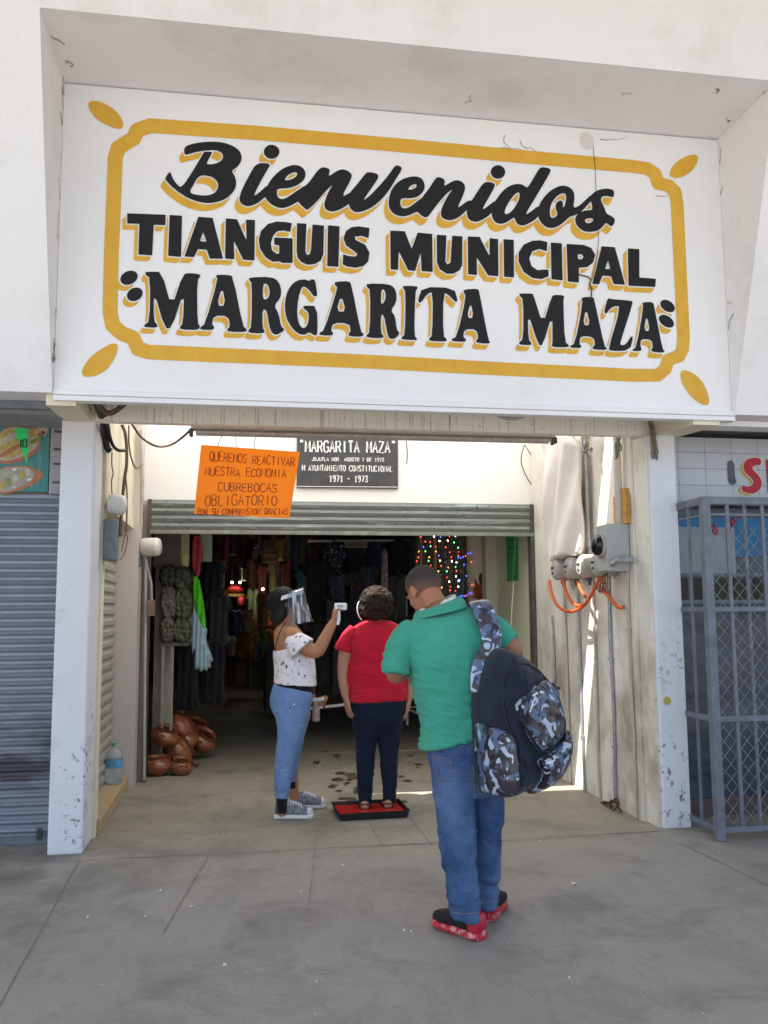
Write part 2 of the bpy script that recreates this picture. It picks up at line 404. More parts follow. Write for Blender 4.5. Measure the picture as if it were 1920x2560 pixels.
def shutter_mat(name, col, rust, rough=.42):
    t = NT(name)
    c = t.mix(t.ramp(t.noise(3, 6, .6, (.6, 1, 3)), .35, .7), tuple(x*.8 for x in col), col)
    g = t.mul(t.ramp(t.noise(2.6, 5, .6, (.5, 1, 2.2)), .44, .6), t.ramp(t.z(), .95, .6))
    g = t.mul(g, t.ramp(t.z(), .18, .4))
    c = t.mix(t.mul(g, .85), c, rust)
    c = t.mix(t.mul(t.ramp(t.noise(30, 4, .7, (.12, 1, 2)), .66, .7), .6), c, (.55, .56, .58))
    t.base(c); t.rough(rough); t.b.inputs['Metallic'].default_value = .25; t.bump(t.noise(60, 3, .6), .06, .005); return t.m
SHUT = shutter_mat('blue_grey_shutter_paint', (.27, .29, .35), (.05, .04, .045))
SHUT2 = paint('worn_green_shutter_paint', (.19, .205, .19), (.36, .45, .40), .6, 8, .45, .1, 60, lo=.55, hi=.62, sc=(.25, 1, 3), chips=((.03, .035, .09), .6, 30))

def concrete(name, c1, c2, dark, amt=.5, warm=None):
    t = NT(name); t.world = True; t.geo = t.n('ShaderNodeNewGeometry')
    c = t.mix(t.ramp(t.noise(.8, 7, .6), .3, .7), c1, c2)
    if warm:
        sp = t.n('ShaderNodeSeparateXYZ'); t.l(t.geo.outputs['Position'], sp.inputs[0])
        yv = t.mul(sp.outputs[1], t.mul(t.noise(1.3, 6, .65), 1.6), 'ADD')
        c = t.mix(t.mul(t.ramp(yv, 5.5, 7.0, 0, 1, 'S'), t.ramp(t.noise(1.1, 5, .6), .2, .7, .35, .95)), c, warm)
        c = t.mix(t.ramp(sp.outputs[1], 8.0, 10.5, 0, .68), c, (.07, .064, .05))  # hall floor colour darkened with depth to imitate the dim aisle
        # dark trodden dirt along the shop fronts and in the left corner
        fd = t.mul(t.ramp(t.noise(1.7, 7, .7), .42, .62), t.ramp(sp.outputs[0], .4, -.9)); fd = t.mul(fd, t.mul(t.ramp(sp.outputs[1], 4.0, 5.2), t.ramp(sp.outputs[1], 6.2, 5.6)))
        c = t.mix(t.mul(fd, .85), c, tuple(x*.75 for x in dark))
    c = t.mix(t.mul(t.ramp(t.noise(1.9, 8, .68, (1, 1, 1), .6), .48, .74), amt), c, dark)
    c = t.mix(t.mul(t.ramp(t.noise(5.5, 7, .75, (1.6, .7, 1), 1.0), .54, .74), amt*.6), c, tuple(x*.85 for x in dark))
    c = t.mix(t.mul(t.ramp(t.noise(4.2, 7, .7), .56, .7), .35), c, tuple(min(1, x*1.25) for x in c2))
    c = t.mix(t.mul(t.ramp(t.noise(150, 4, .75), .38, .66), .7), c, tuple(x*.62 for x in c1))
    c = t.mix(t.mul(t.ramp(t.noise(58, 3, .6), .67, .71), .6), c, tuple(x*.5 for x in dark))
    c = t.mix(t.ramp(t.noise(46, 2, .5), .74, .76), c, tuple(min(1, x*1.7) for x in c2))
    t.base(c); t.rough(t.ramp(t.noise(2.5, 6, .6), .3, .7, .55, .8)); t.spec(.35)
    t.bump(t.noise(95, 8, .75), .35, .006); return t.m
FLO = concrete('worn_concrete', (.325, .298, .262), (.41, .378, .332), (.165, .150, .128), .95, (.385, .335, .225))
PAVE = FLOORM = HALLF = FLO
ASPH = concrete('street_asphalt', (.33, .31, .28), (.40, .375, .34), (.22, .205, .185), .4)
JOINT = plain('joint_dirt', (.235, .213, .186), .9, .45, 30)
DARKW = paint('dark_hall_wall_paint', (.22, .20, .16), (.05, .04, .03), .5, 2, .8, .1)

# ================================================================== ground
struct('street', MB().box(-150, 150, -150, .9, -.4, -.145), ASPH)
pv = MB(); pv.box(-30, 30, .9, 5.46, -.35, 0, 0); struct('pavement', pv, PAVE)
struct('vestibule_floor', MB().box(-30, 30, 5.464, 8.0, -.35, .002), FLOORM)
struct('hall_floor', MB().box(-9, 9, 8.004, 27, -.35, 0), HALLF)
JN = MB()
def joint(pts, w_=.0045, z=.004):
    for (a, b) in zip(pts, pts[1:]):
        A, B = WZ(*a), WZ(*b); n_ = max(2, int((B-A).length/.12)); d = (B-A).normalized(); s = V((-d.y, d.x, 0))
        L, R_ = [], []
        for i in range(n_+1):
            p = A.lerp(B, i/n_); k = w_*(.55+.9*abs(noise.noise(p*7)))
            e = s*(.004*noise.noise(p*3+V((5, 0, 0))))
            L.append(V((p.x, p.y, z))+s*k+e); R_.append(V((p.x, p.y, z))-s*k+e)
        JN.add(L+R_, [(n_+1+i, n_+2+i, i+1, i) for i in range(n_)])
joint([(-60, 2620), (202, 2145)]); joint([(410, 2330), (515, 2150), (560, 2070)], .003); joint([(770, 2280), (781, 2179), (792, 2080)], .0028)
joint([(920, 2056), (960, 2120)], .005); joint([(1024, 2046), (1081, 2115)], .006)
joint([(300, 2146), (560, 2138), (920, 2118)], .004); joint([(920, 2116), (1300, 2102), (1640, 2079)], .006)
joint([(1700, 2108), (1920, 2215)], .004)
struct('pavement_joints', JN, JOINT)

# wet marks left by people stepping out of the tray
def splat(cx, cy, rx, ry, n_=20):
    return [(cx+rx*math.cos(2*math.pi*k/n_)*random.uniform(.35, 1.25), cy+ry*math.sin(2*math.pi*k/n_)*random.uniform(.35, 1.25)) for k in range(n_)]
WET = plain('wet_dirt', (.10, .078, .052), .4, .4, 20); WETL = plain('damp_brown_mud', (.17, .115, .06), .5, .4, 20)
m = MB()
def flat_on_floor(mb, q, z):
    o = flat_shape([chaikin(q, 1)], lambda x, y: V((*WZ(x, y, 0).xy, z)), 1.5); mb.add(o.v, o.f)
for a in [(853, 1934, 15, 5), (884, 1936, 9, 3), (832, 1967, 14, 5), (848, 1979, 12, 4), (866, 1960, 9, 4), (845, 1950, 22, 4), (791, 1907, 13, 4), (842, 1890, 8, 5), (813, 1880, 9, 3), (1048, 1913, 14, 3),
          (1044, 1920, 8, 3), (1017, 1953, 12, 3), (1025, 1890, 10, 2), (860, 1998, 24, 4), (892, 1975, 8, 12), (872, 1952, 8, 3), (1003, 1942, 8, 3), (1000, 2006, 30, 3), (833, 1952, 8, 2)]: flat_on_floor(m, splat(*a), .0065)
tag(m.build('water_splashes', WET), 'dark wet splashes on the floor behind the red disinfecting tray', 'water splashes', kind='stuff')
m = MB()
for a in [(882, 1946, 20, 7), (872, 1938, 12, 5), (880, 1998, 16, 5)]: flat_on_floor(m, splat(*a), .0105)
tag(m.build('mud_smears', WETL), 'light brown mud smears on the floor behind the tray', 'mud', kind='stuff')
m = MB()
for (x, y, s) in [(480, 2271, 8), (403, 2231, 6), (563, 2418, 7), (1010, 2332, 4), (1028, 2334, 4), (1436, 2213, 11), (1350, 2107, 4), (858, 2167, 5), (753, 2234, 4), (792, 2460, 3), (1180, 2095, 3), (364, 2296, 4), (220, 2298, 4), (1424, 2450, 3)]:
    p = WZ(x, y); k = s*.0016
    m.add([p+V((-k, -k*.6, .006)), p+V((k*.8, -k*.4, .012)), p+V((k, k*.7, .007)), p+V((-k*.6, k*.5, .016))], [(0, 1, 2, 3)])
tag(m.build('paper_litter', plain('litter_paper', (.72, .66, .55), .8)), 'tiny scraps of pale paper scattered over the grey pavement', 'litter', kind='stuff')

# ================================================================== market building
YP = 5.60
B = thing('market_building', 'white market entrance building with a deep recess above the vestibule', 'building', (.92, 5.6, 0))
def fy(z): return 4.97-(z-2.62)*.333
prof = [(4.97, 2.62), (fy(5.2), 5.2), (5.12, 5.2), (5.12, 3.2), (5.45, 3.05), (5.45, 2.62)]
RX0, RX1, RZ = -1.02, 3.055, 4.455
MB().prism(prof, 'x', -7, RX0).build('fascia', WHITE, B); MB().prism(prof, 'x', RX1, 9).build('fascia', WHITE, B)
MB().prism([(fy(RZ), RZ), (fy(5.2), 5.2), (5.12, 5.2), (5.12, RZ)], 'x', RX0, RX1).build('fascia', WHITE, B)
MB().box(-7, RX0, 5.452, 5.98, 2.66, 3.05).build('soffit', SOFF, B); MB().box(RX1, 9, 5.452, 5.98, 2.66, 3.05).build('soffit', SOFF, B)
MB().box(RX0, RX1, 5.10, 5.55, 2.98, 3.08).build('soffit', SOFF, B)
m = MB(); m.prism([(5.56, 2.592), (5.63, 2.592), (5.63, 2.72), (5.80, 2.72), (5.80, 3.06), (5.56, 3.06)], 'x', -.90, 2.80); m.build('beam', BEAMM, B)
# cantilever brackets each side of the beam
for x0, x1 in ((2.80, 2.98), (-1.06, -.90)):
    MB().prism([(5.02, 2.56), (5.02, 2.62), (5.60, 2.96), (5.60, 2.592)], 'x', x0, x1).build('bracket', CREAM, B)
# pillars
MB().box(-1.085, -.885, 5.60, 5.95, 0, 2.66, .012).build('pillar', PILW, B)
MB().box(2.735, 2.93, 5.50, 5.72, 0, 2.592, .012).build('pillar', PILW, B)
# left side wall of the vestibule with the recessed shop opening
MB().box(-1.10, -.87, 5.952, 6.02, 0, 2.11).add([], []).build('wall', CREAM, B)
MB().box(-1.25, -.865, 5.952, 7.55, 2.112, 3.08).build('wall', CREAM, B)
MB().box(-1.25, -.815, 7.552, 7.86, 0, 3.08).build('wall', PINKW, B)
MB().box(-1.6, -1.252, 5.96, 7.9, -.02, 3.08).build('wall', CREAM, B)
# right side wall
MB().box(2.705, 2.95, 5.722, 7.86, 0, 3.08).build('wall', RIGHTW, B)
MB().box(2.72, 2.735, 5.53, 5.72, 0, 2.59).build('wall', RIGHTW, B)
# wall over the roller shutter, then the hall behind
MB().box(-.88, 2.78, 7.862, 8.0, 2.385, 3.25).build('wall', CREAMW, B)
MB().box(-1.6, -.882, 7.863, 8.0, 2.386, 3.26).build('wall', CREAMW, B)
MB().box(-1.25, -.76, 7.862, 8.0, 0, 2.384).build('jamb', PINKW, B)
MB().box(2.708, 2.95, 7.862, 8.0, 0, 2.384).build('jamb', CREAM, B)
# vestibule roof: clear-tinted sheets with an open slit next to the beam
tl = NT('translucent_roof_sheet')
tr = tl.n('ShaderNodeBsdfTranslucent'); tr.inputs[0].default_value = (.90, .88, .83, 1); di = tl.n('ShaderNodeBsdfDiffuse'); di.inputs[0].default_value = (.7, .68, .63, 1)
mx = tl.n('ShaderNodeMixShader'); mx.inputs[0].default_value = .22; tl.l(tr.outputs[0], mx.inputs[1]); tl.l(di.outputs[0], mx.inputs[2]); tl.l(mx.outputs[0], tl.t.nodes['Material Output'].inputs[0])
rs = MB(); n_ = 60; yy0, yy1 = 6.015, 7.95
for i in range(n_): rs.add([(-1.25+4.2*i/n_, yy0, 3.085+.012*math.sin(i*1.57)), (-1.25+4.2*(i+1)/n_, yy0, 3.085+.012*math.sin((i+1)*1.57)), (-1.25+4.2*(i+1)/n_, yy1, 3.13+.012*math.sin((i+1)*1.57)), (-1.25+4.2*i/n_, yy1, 3.13+.012*math.sin(i*1.57))], [(0, 1, 2, 3)])
rs.build('roof_sheet', tl.m, B, smooth=True)
MB().box(-1.3, -.90, 5.803, 6.07, 3.02, 3.07).build('roof_slab', SOFF, B)
MB().box(-.899, 2.95, 5.803, 5.86, 3.02, 3.07).build('roof_slab', SOFF, B)
# hall shell
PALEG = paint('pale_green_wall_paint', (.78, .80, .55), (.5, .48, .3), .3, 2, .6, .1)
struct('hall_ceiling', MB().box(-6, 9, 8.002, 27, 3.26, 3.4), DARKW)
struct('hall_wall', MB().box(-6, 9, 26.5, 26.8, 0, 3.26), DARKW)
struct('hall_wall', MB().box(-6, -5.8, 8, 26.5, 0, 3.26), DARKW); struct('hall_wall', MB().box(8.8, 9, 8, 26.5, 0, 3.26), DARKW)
MB().box(-1.5, -.88, 8.0, 8.5, 0, 2.6).build('wall', paint('dim_grey_wall_paint', (.3, .27, .26), (.12, .1, .09), .4, 3), B)
m = MB(); m.box(2.72, 2.9, 8.002, 9.05, 0, 3.2); m.build('wall', PALEG, B)
MB().box(2.60, 2.9, 9.06, 9.2, 0, 3.2).build('pilaster', paint('pale_pilaster', (.66, .62, .52), (.3, .26, .2), .2), B)
MB().box(2.70, 2.9, 9.21, 10.3, 0, 3.2).build('wall', PALEG, B)
MB().box(2.62, 2.68, 10.28, 10.36, 0, 3.2).build('pilaster', MATS['pale_pilaster'], B)
# shops either side: solid bodies behind their fronts
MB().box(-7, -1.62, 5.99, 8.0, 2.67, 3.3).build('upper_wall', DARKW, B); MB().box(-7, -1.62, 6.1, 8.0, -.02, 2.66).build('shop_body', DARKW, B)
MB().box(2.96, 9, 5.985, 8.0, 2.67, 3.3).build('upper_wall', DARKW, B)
# unseen roof slab, added above the view to shade the facade and pavement
MB().box(-9, 11, .1, 4.3, 5.22, 5.36).build('canopy', WHITE, B)
# steel angle along the left shop soffit
MB().box(-5, -.98, 5.18, 5.24, 2.575, 2.655).build('steel_angle', STEEL, B)
MB().box(-5, -1.02, 5.45, 5.85, 2.60, 2.656).build('steel_channel', SOFF, B)
MB().box(3.0, 7, 5.12, 5.2, 2.58, 2.616).build('steel_angle', WHITE, B)

# ================================================================== painted welcome sign
YS = 5.0
S = thing('welcome_sign', 'white hand painted welcome sign with black lettering and ochre border', 'sign', (1.02, 5.0, 2.6))
MB().box(RX0+.002, RX1-.002, YS, YS+.07, 2.645, 4.448).build('panel', SIGNW, S)
MB().box(RX0+.001, RX1+.02, YS-.018, YS+.07, 2.615, 2.644, .004).build('lip_moulding', SIGNW, S)
MB().box(RX0+.001, RX1+.02, YS-.006, YS+.07, 2.585, 2.6148, .004).build('lip_moulding', SIGNW, S)
def cv(c, pts): ox, oy, s = c; return [(ox+x/s, oy+y/s) for x, y in pts]
c1, c2, c3 = (400, 330, 4.1475), (760, 370, 4.1475), (1140, 400, 3.95)
c4, c5, c6, c7, c8 = (300, 520, 2.5136), (950, 560, 2.3366), (280, 650, 3.456), (700, 670, 3.072), (1260, 710, 3.6065)
L1 = [(c1, [(250,150),(340,120),(450,103),(560,98),(660,108),(750,140),(820,185),(850,250),(840,310),(800,365),(738,403),(775,450),(793,520),(780,590),(740,645),(680,695),(600,725),(500,740),(400,725),(300,690),(200,630),(120,565),(65,505),(52,485),(75,440),(100,412),(112,425),(130,480),(170,535),(222,584),(330,420),(420,270),(452,212),(462,203),(535,205),(542,212),(500,290),(480,335),(540,335),(600,320),(650,285),(655,235),(620,200),(560,185),(450,193),(340,215),(250,247)]),
 (c1, [(1000,318),(1155,325),(1110,395),(1040,520),(970,660),(1000,650),(1060,600),(1115,545),(1150,610),(1085,680),(1010,740),(940,768),(880,768),(830,730),(820,680),(860,570),(930,440)]),
 (c1, [(1115,545),(1180,455),(1260,385),(1350,345),(1420,340),(1480,365),(1513,420),(1500,490),(1440,545),(1350,580),(1270,585),(1215,590),(1210,640),(1230,690),(1280,697),(1350,660),(1430,600),(1510,555),(1540,570),(1480,690),(1400,740),(1310,785),(1230,790),(1150,750),(1095,690),(1085,640)]),
 (c2, [(160,200),(230,200),(275,225),(245,305),(360,222),(430,222),(490,260),(500,305),(385,515),(470,465),(525,440),(480,570),(400,625),(330,655),(280,660),(225,640),(207,590),(225,520),(260,440),(305,375),(250,420),(180,500),(110,580),(40,640),(20,640),(-90,530),(-40,410),(35,385)]),
 (c2, [(640,260),(670,248),(750,260),(775,290),(760,330),(690,430),(600,560),(700,480),(800,370),(870,290),(940,185),(970,178),(1010,195),(1015,225),(960,310),(890,430),(800,540),(700,620),(600,662),(530,668),(480,630),(462,575),(470,465),(540,390)]),
 (c2, [(890,470),(930,395),(1000,330),(1090,298),(1170,292),(1230,320),(1257,390),(1240,450),(1190,500),(1120,522),(1010,518),(995,560),(1005,610),(1040,630),(1100,610),(1170,555),(1220,515),(1275,520),(1240,660),(1165,660),(1090,700),(1010,712),(940,690),(890,640),(875,570)]),
 (c2, [(1360,320),(1385,300),(1430,308),(1465,335),(1450,400),(1510,360),(1576,329),(1639,345),(1676,397),(1660,471),(1586,628),(1639,592),(1691,548),(1745,540),(1690,640),(1620,710),(1550,745),(1490,750),(1430,725),(1415,670),(1440,590),(1500,480),(1555,415),(1480,470),(1400,560),(1340,640),(1280,720),(1240,718),(1195,680),(1160,640),(1220,515),(1290,430)]),
 (c3, [(265,230),(310,213),(370,225),(390,250),(330,360),(250,500),(310,460),(370,410),(410,400),(350,530),(280,580),(220,608),(170,610),(125,585),(108,540),(106,470),(100,440),(150,410),(200,330)]),
 (c3, [(380,420),(430,340),(500,270),(570,238),(640,235),(685,260),(705,278),(760,190),(825,75),(870,70),(930,85),(937,110),(880,210),(780,380),(675,550),(740,510),(800,460),(840,455),(810,570),(740,615),(680,645),(630,645),(595,620),(575,560),(540,590),(480,625),(430,632),(380,610),(355,560),(350,500)]),
 (c3, [(820,450),(850,390),(920,310),(1000,262),(1060,250),(1120,265),(1165,310),(1172,380),(1155,480),(1220,450),(1280,395),(1335,340),(1365,370),(1320,420),(1250,500),(1180,545),(1120,560),(1060,620),(1000,660),(940,675),(880,660),(825,600),(805,530)]),
 (c3, [(1335,340),(1400,295),(1480,280),(1545,290),(1562,310),(1558,372),(1520,360),(1460,352),(1430,375),(1435,410),(1470,480),(1485,530),(1520,545),(1560,570),(1572,600),(1555,640),(1530,660),(1500,630),(1475,620),(1450,660),(1400,700),(1320,712),(1250,700),(1195,650),(1175,600),(1185,550),(1230,510),(1300,495),(1350,495),(1340,430),(1325,390)])]
H1 = [(c1, [(400,455),(480,448),(560,475),(605,530),(600,590),(560,640),(480,660),(400,655),(298,632),(350,540)]), (c1, [(1285,500),(1330,440),(1400,412),(1430,430),(1400,475),(1330,500)]),
 (c2, [(1070,435),(1110,385),(1160,370),(1172,395),(1140,425)]), (c3, [(475,520),(500,450),(560,360),(610,315),(632,330),(620,400),(560,500),(500,540)]),
 (c3, [(925,500),(940,430),(990,360),(1050,325),(1085,335),(1090,380),(1070,470),(1055,465),(1055,410),(1030,395),(990,420),(980,470),(1010,540),(960,578),(930,560)]), (c3, [(1265,600),(1290,575),(1360,575),(1350,610),(1300,630)])]
E1 = [(400+1157/4.1475, 330+205/4.1475, 19.5, 17.5, 0), (1140+415/3.95, 400+118/3.95, 18, 17, 0)]
L2 = [(c4, p) for p in [[(45,33),(287,42),(285,108),(212,105),(202,298),(115,292),(122,100),(45,97)], [(312,43),(390,48),(384,308),(302,300)], [(492,55),(582,62),(648,318),(565,318),(545,262),(490,258),(465,308),(405,305)],
 [(665,65),(735,70),(795,205),(792,72),(848,75),(845,330),(775,325),(715,205),(718,322),(660,318)],
 [(1080,95),(1070,150),(1030,142),(990,145),(962,175),(948,220),(955,265),(985,288),(1000,285),(1000,235),(968,230),(970,185),(1085,190),(1085,345),(1015,345),(1005,335),(960,338),(915,310),(880,255),(872,200),(885,145),(930,100),(985,85),(1040,88)],
 [(1112,95),(1172,98),(1165,270),(1175,295),(1192,290),(1200,260),(1210,103),(1282,110),(1278,290),(1262,330),(1225,352),(1180,357),(1140,340),(1115,310),(1110,270)], [(1307,108),(1380,115),(1373,370),(1302,365)],
 [(1568,125),(1562,190),(1520,175),(1475,180),(1480,200),(1540,230),(1568,280),(1560,335),(1530,365),(1480,375),(1430,368),(1400,355),(1402,290),(1440,302),(1480,305),(1492,290),(1470,270),(1420,235),(1405,190),(1420,145),(1455,120),(1500,115)]]]
L2 += [(c5, p) for p in [[(60,38),(145,42),(185,145),(220,50),(305,58),(308,280),(243,275),(238,165),(205,275),(165,270),(110,160),(105,268),(62,265)],
 [(332,63),(388,66),(382,220),(395,236),(412,225),(422,68),(482,72),(480,240),(465,270),(430,290),(390,290),(350,265),(333,225)], [(513,72),(582,75),(640,188),(640,82),(690,88),(692,305),(632,300),(565,195),(567,298),(515,293)], [(722,88),(782,93),(783,312),(725,308)],
 [(978,105),(975,160),(930,145),(890,160),(872,200),(885,245),(920,270),(960,265),(985,268),(985,305),(945,322),(890,315),(840,280),(810,220),(810,165),(840,120),(890,98),(935,95)], [(998,108),(1062,112),(1067,330),(1002,322)],
 [(1090,116),(1190,122),(1235,140),(1258,180),(1245,225),(1210,252),(1162,255),(1162,342),(1098,336)], [(1295,130),(1372,135),(1432,355),(1365,350),(1350,305),(1300,302),(1280,352),(1240,350)], [(1448,142),(1515,147),(1515,312),(1612,320),(1608,368),(1452,360)]]]
H2 = [(c4, [(522,150),(543,212),(503,208)]), (c5, [(1155,178),(1175,175),(1190,190),(1180,205),(1157,205)]), (c5, [(1332,212),(1345,262),(1315,262)])]
L3 = [(c6, p) for p in [[(285,105),(340,100),(430,103),(515,415),(612,120),(680,112),(755,122),(768,140),(735,175),(738,545),(765,575),(740,605),(600,602),(583,580),(615,545),(622,265),(515,590),(455,590),(362,265),(360,520),(395,565),(385,585),(275,580),(280,560),(325,525),(330,155),(290,130)],
 [(895,140),(910,127),(1000,128),(1045,140),(1130,570),(1165,600),(1160,622),(1000,620),(995,595),(1020,575),(1005,483),(880,480),(862,560),(885,575),(875,605),(760,602),(765,580),(805,550),(915,165)],
 [(1180,150),(1380,145),(1440,185),(1465,260),(1455,330),(1400,395),(1440,460),(1460,575),(1490,595),(1480,615),(1420,650),(1380,630),(1355,560),(1340,440),(1300,420),(1300,590),(1320,610),(1310,635),(1180,630),(1178,605),(1205,580),(1210,200),(1185,175)]]]
L3 += [(c7, p) for p in [[(240,85),(270,90),(280,160),(288,215),(260,220),(230,175),(190,140),(165,150),(140,230),(130,350),(145,430),(175,465),(205,450),(222,400),(220,340),(180,310),(175,295),(200,288),(285,292),(290,510),(265,520),(225,490),(190,515),(140,505),(90,460),(50,390),(35,300),(45,210),(80,135),(130,95),(190,85),(225,100)],
 [(420,105),(530,100),(548,125),(620,490),(645,505),(635,528),(530,525),(525,505),(545,485),(530,425),(410,420),(390,480),(410,500),(400,520),(305,515),(300,497),(340,480),(440,160),(435,140),(420,130)],
 [(665,118),(830,122),(880,150),(897,210),(890,270),(850,325),(885,370),(895,470),(920,500),(900,530),(860,550),(830,530),(815,450),(800,370),(775,350),(775,500),(797,520),(790,540),(670,535),(662,515),(690,495),(695,170),(665,145)],
 [(945,135),(1060,140),(1055,160),(1040,175),(1030,520),(1055,545),(1045,555),(935,550),(932,530),(960,515),(965,180),(945,155)],
 [(1095,145),(1335,152),(1365,245),(1355,262),(1340,255),(1300,210),(1255,185),(1252,520),(1285,550),(1275,565),(1145,560),(1145,540),(1170,520),(1175,180),(1130,200),(1085,265),(1065,265),(1060,245)],
 [(1410,165),(1520,158),(1530,180),(1600,550),(1615,570),(1605,582),(1510,575),(1505,555),(1525,540),(1510,472),(1420,468),(1405,525),(1430,548),(1422,568),(1320,562),(1318,545),(1360,525),(1430,220),(1410,185)]]]
L3 += [(c8, p) for p in [[(135,85),(250,85),(265,95),(350,370),(430,115),(450,97),(545,102),(540,130),(535,160),(548,520),(590,555),(580,570),(440,570),(430,545),(440,525),(435,270),(350,555),(310,550),(215,255),(220,500),(250,535),(245,552),(140,548),(135,525),(175,495),(175,140),(140,105)],
 [(693,120),(800,115),(815,140),(905,560),(930,580),(920,595),(805,590),(797,570),(825,545),(805,475),(690,468),(680,540),(700,560),(690,578),(600,575),(595,555),(640,540),(712,170)],
 [(935,125),(960,135),(1150,150),(1165,165),(1060,490),(1045,555),(1100,545),(1140,480),(1155,470),(1165,480),(1135,600),(960,605),(942,580),(1055,200),(990,200),(945,235),(925,268),(905,260),(908,225)],
 [(1240,165),(1340,160),(1355,200),(1430,590),(1450,600),(1440,620),(1340,612),(1325,595),(1345,570),(1330,500),(1235,495),(1230,560),(1240,585),(1235,605),(1165,605),(1155,595),(1195,565),(1260,200)]]]
H3 = [(c6, [(952,225),(982,395),(905,395)]), (c6, [(1305,205),(1340,205),(1362,250),(1360,310),(1335,340),(1303,340)]), (c7, [(470,205),(508,335),(432,332)]), (c7, [(778,165),(800,165),(812,200),(810,240),(790,275),(775,275)]),
 (c7, [(1465,258),(1488,385),(1435,382)]), (c8, [(740,215),(780,372),(710,370)]), (c8, [(1285,275),(1318,425),(1262,420)])]
E3 = [(280+147/3.456, 650+153/3.456, 22.5, 16.5, -25), (280+197/3.456, 650+296/3.456, 20.5, 16, -28), (1260+1475/3.6065, 710+198/3.6065, 20, 13, 35), (1260+1465/3.6065, 710+335/3.6065, 21, 13, 35)]
def line(name, Ls, Hs, Es, off, it, box, step=1.6):
    xs = np.arange(box[0], box[2], step); ys = np.arange(box[1], box[3], step); X, Y = np.meshgrid(xs, ys)
    F = np.full(X.shape, 1e9)
    def local(q, fn, pad=40):
        px = [p[0] for p in q]; py = [p[1] for p in q]
        i0, i1 = np.searchsorted(xs, [min(px)-pad, max(px)+pad]); j0, j1 = np.searchsorted(ys, [min(py)-pad, max(py)+pad]); s = np.s_[j0:j1, i0:i1]
        fn(s)
    for c, p in Ls:
        q = cv(c, p); q = chaikin(q, it) if it else q
        def a(s, q=q): F[s] = np.minimum(F[s], poly_sdf(q, X[s], Y[s]))
        local(q, a)
    for c, p in Hs:
        q = cv(c, p); q = chaikin(q, it) if it else q
        def a(s, q=q): F[s] = np.maximum(F[s], -poly_sdf(q, X[s], Y[s]))
        local(q, a, 4)
    for e in Es: F = np.minimum(F, ell_sdf(e, X, Y))
    G = F.copy()
    for k in range(1, 9):
        di, dj = int(round(off[0]*k/8/step)), int(round(off[1]*k/8/step)); R_ = np.full(F.shape, 1e9)
        src = F[max(0, -dj):F.shape[0]-max(0, dj), max(0, -di):F.shape[1]-max(0, di)]
        R_[max(0, dj):F.shape[0]-max(0, -dj), max(0, di):F.shape[1]-max(0, -di)] = src
        G = np.minimum(G, R_)
    contour(F, xs, ys, lambda x, y: W(x, y, YS-.004)).build(name, BLACKP, S)
    G = np.maximum(G-.5, 3.6-F)
    contour(G, xs, ys, lambda x, y: W(x, y, YS-.0035)).build('letter_shadow', OCHRE, S)
line('script_lettering', L1, H1, E1, (-11, 19), 2, (380, 330, 1580, 640))
line('block_lettering', L2, H2, [], (-11, 15), 0, (285, 515, 1690, 740))
line('serif_lettering', L3, H3, E3, (-10, 14), 1, (270, 650, 1730, 920))
bp = [(375, 314), (640, 332), (1000, 363), (1300, 391), (1583, 416), (1618, 421), (1638, 434), (1645, 458), (1672, 464), (1688, 480), (1693, 510), (1700, 660), (1709, 844), (1707, 872), (1698, 890), (1670, 900), (1664, 922), (1645, 938), (1583, 938), (1250, 922), (920, 904), (603, 890), (372, 880), (345, 872), (333, 845), (302, 832), (281, 812), (275, 780), (278, 640), (284, 500), (288, 395), (295, 370), (318, 355), (334, 346), (342, 326)]
xs = np.arange(230, 1770, 2.); ys = np.arange(280, 980, 2.); X_, Y_ = np.meshgrid(xs, ys)
contour(stroke_sdf([(x, y, 18.5-(x-300)/1400*2.8) for x, y in bp], X_, Y_, True), xs, ys, lambda x, y: W(x, y, YS-.003)).build('border', OCHRE, S)
q = 1.659
for lf in ([(362,422),(420,425),(490,470),(515,535),(450,520),(390,480)], [(485,1420),(480,1470),(430,1545),(335,1565),(360,1500),(420,1450)]):
    flat_shape([chaikin([(x/q, y/q) for x, y in lf], 2)], lambda x, y: W(x, y, YS-.003), 2, grow=3).build('corner_leaf', OCHRE, S)
for lf in ([(1370,640),(1355,690),(1310,730),(1250,735),(1265,690),(1310,655)], [(1295,1535),(1350,1550),(1395,1600),(1418,1685),(1360,1660),(1310,1600)]):
    flat_shape([chaikin([(920+x/q, y/q) for x, y in lf], 2)], lambda x, y: W(x, y, YS-.003), 2, grow=3).build('corner_leaf', OCHRE, S)
# crack, old patch of cement and a stub of rusty wire on the sign
m = MB(); m.tube([W(x, y, YS-.006) for x, y in [(1483, 366), (1488, 420), (1491, 500), (1497, 600), (1490, 660), (1480, 700)]], .0016, 5)
m.tube([W(x, y, YS-.012) for x, y in [(1447, 686), (1470, 692), (1478, 700), (1474, 712), (1480, 722), (1478, 742)]], .004, 6)
solo('crack_and_wire', m, plain('crack_and_rust', (.05, .032, .025), .8), 'thin dark crack and stub of rusty wire on the face of the painted sign', 'wire')
m = MB()
o = flat_shape([chaikin([(1452, 332), (1470, 330), (1484, 345), (1486, 370), (1462, 376), (1450, 360)], 1)], lambda x, y: W(x, y, YS-.002), 2); m.add(o.v, o.f)
m.build('cement_patch', paint('bare_cement', (.68, .65, .62), (.4, .36, .33), .5, 20), S)

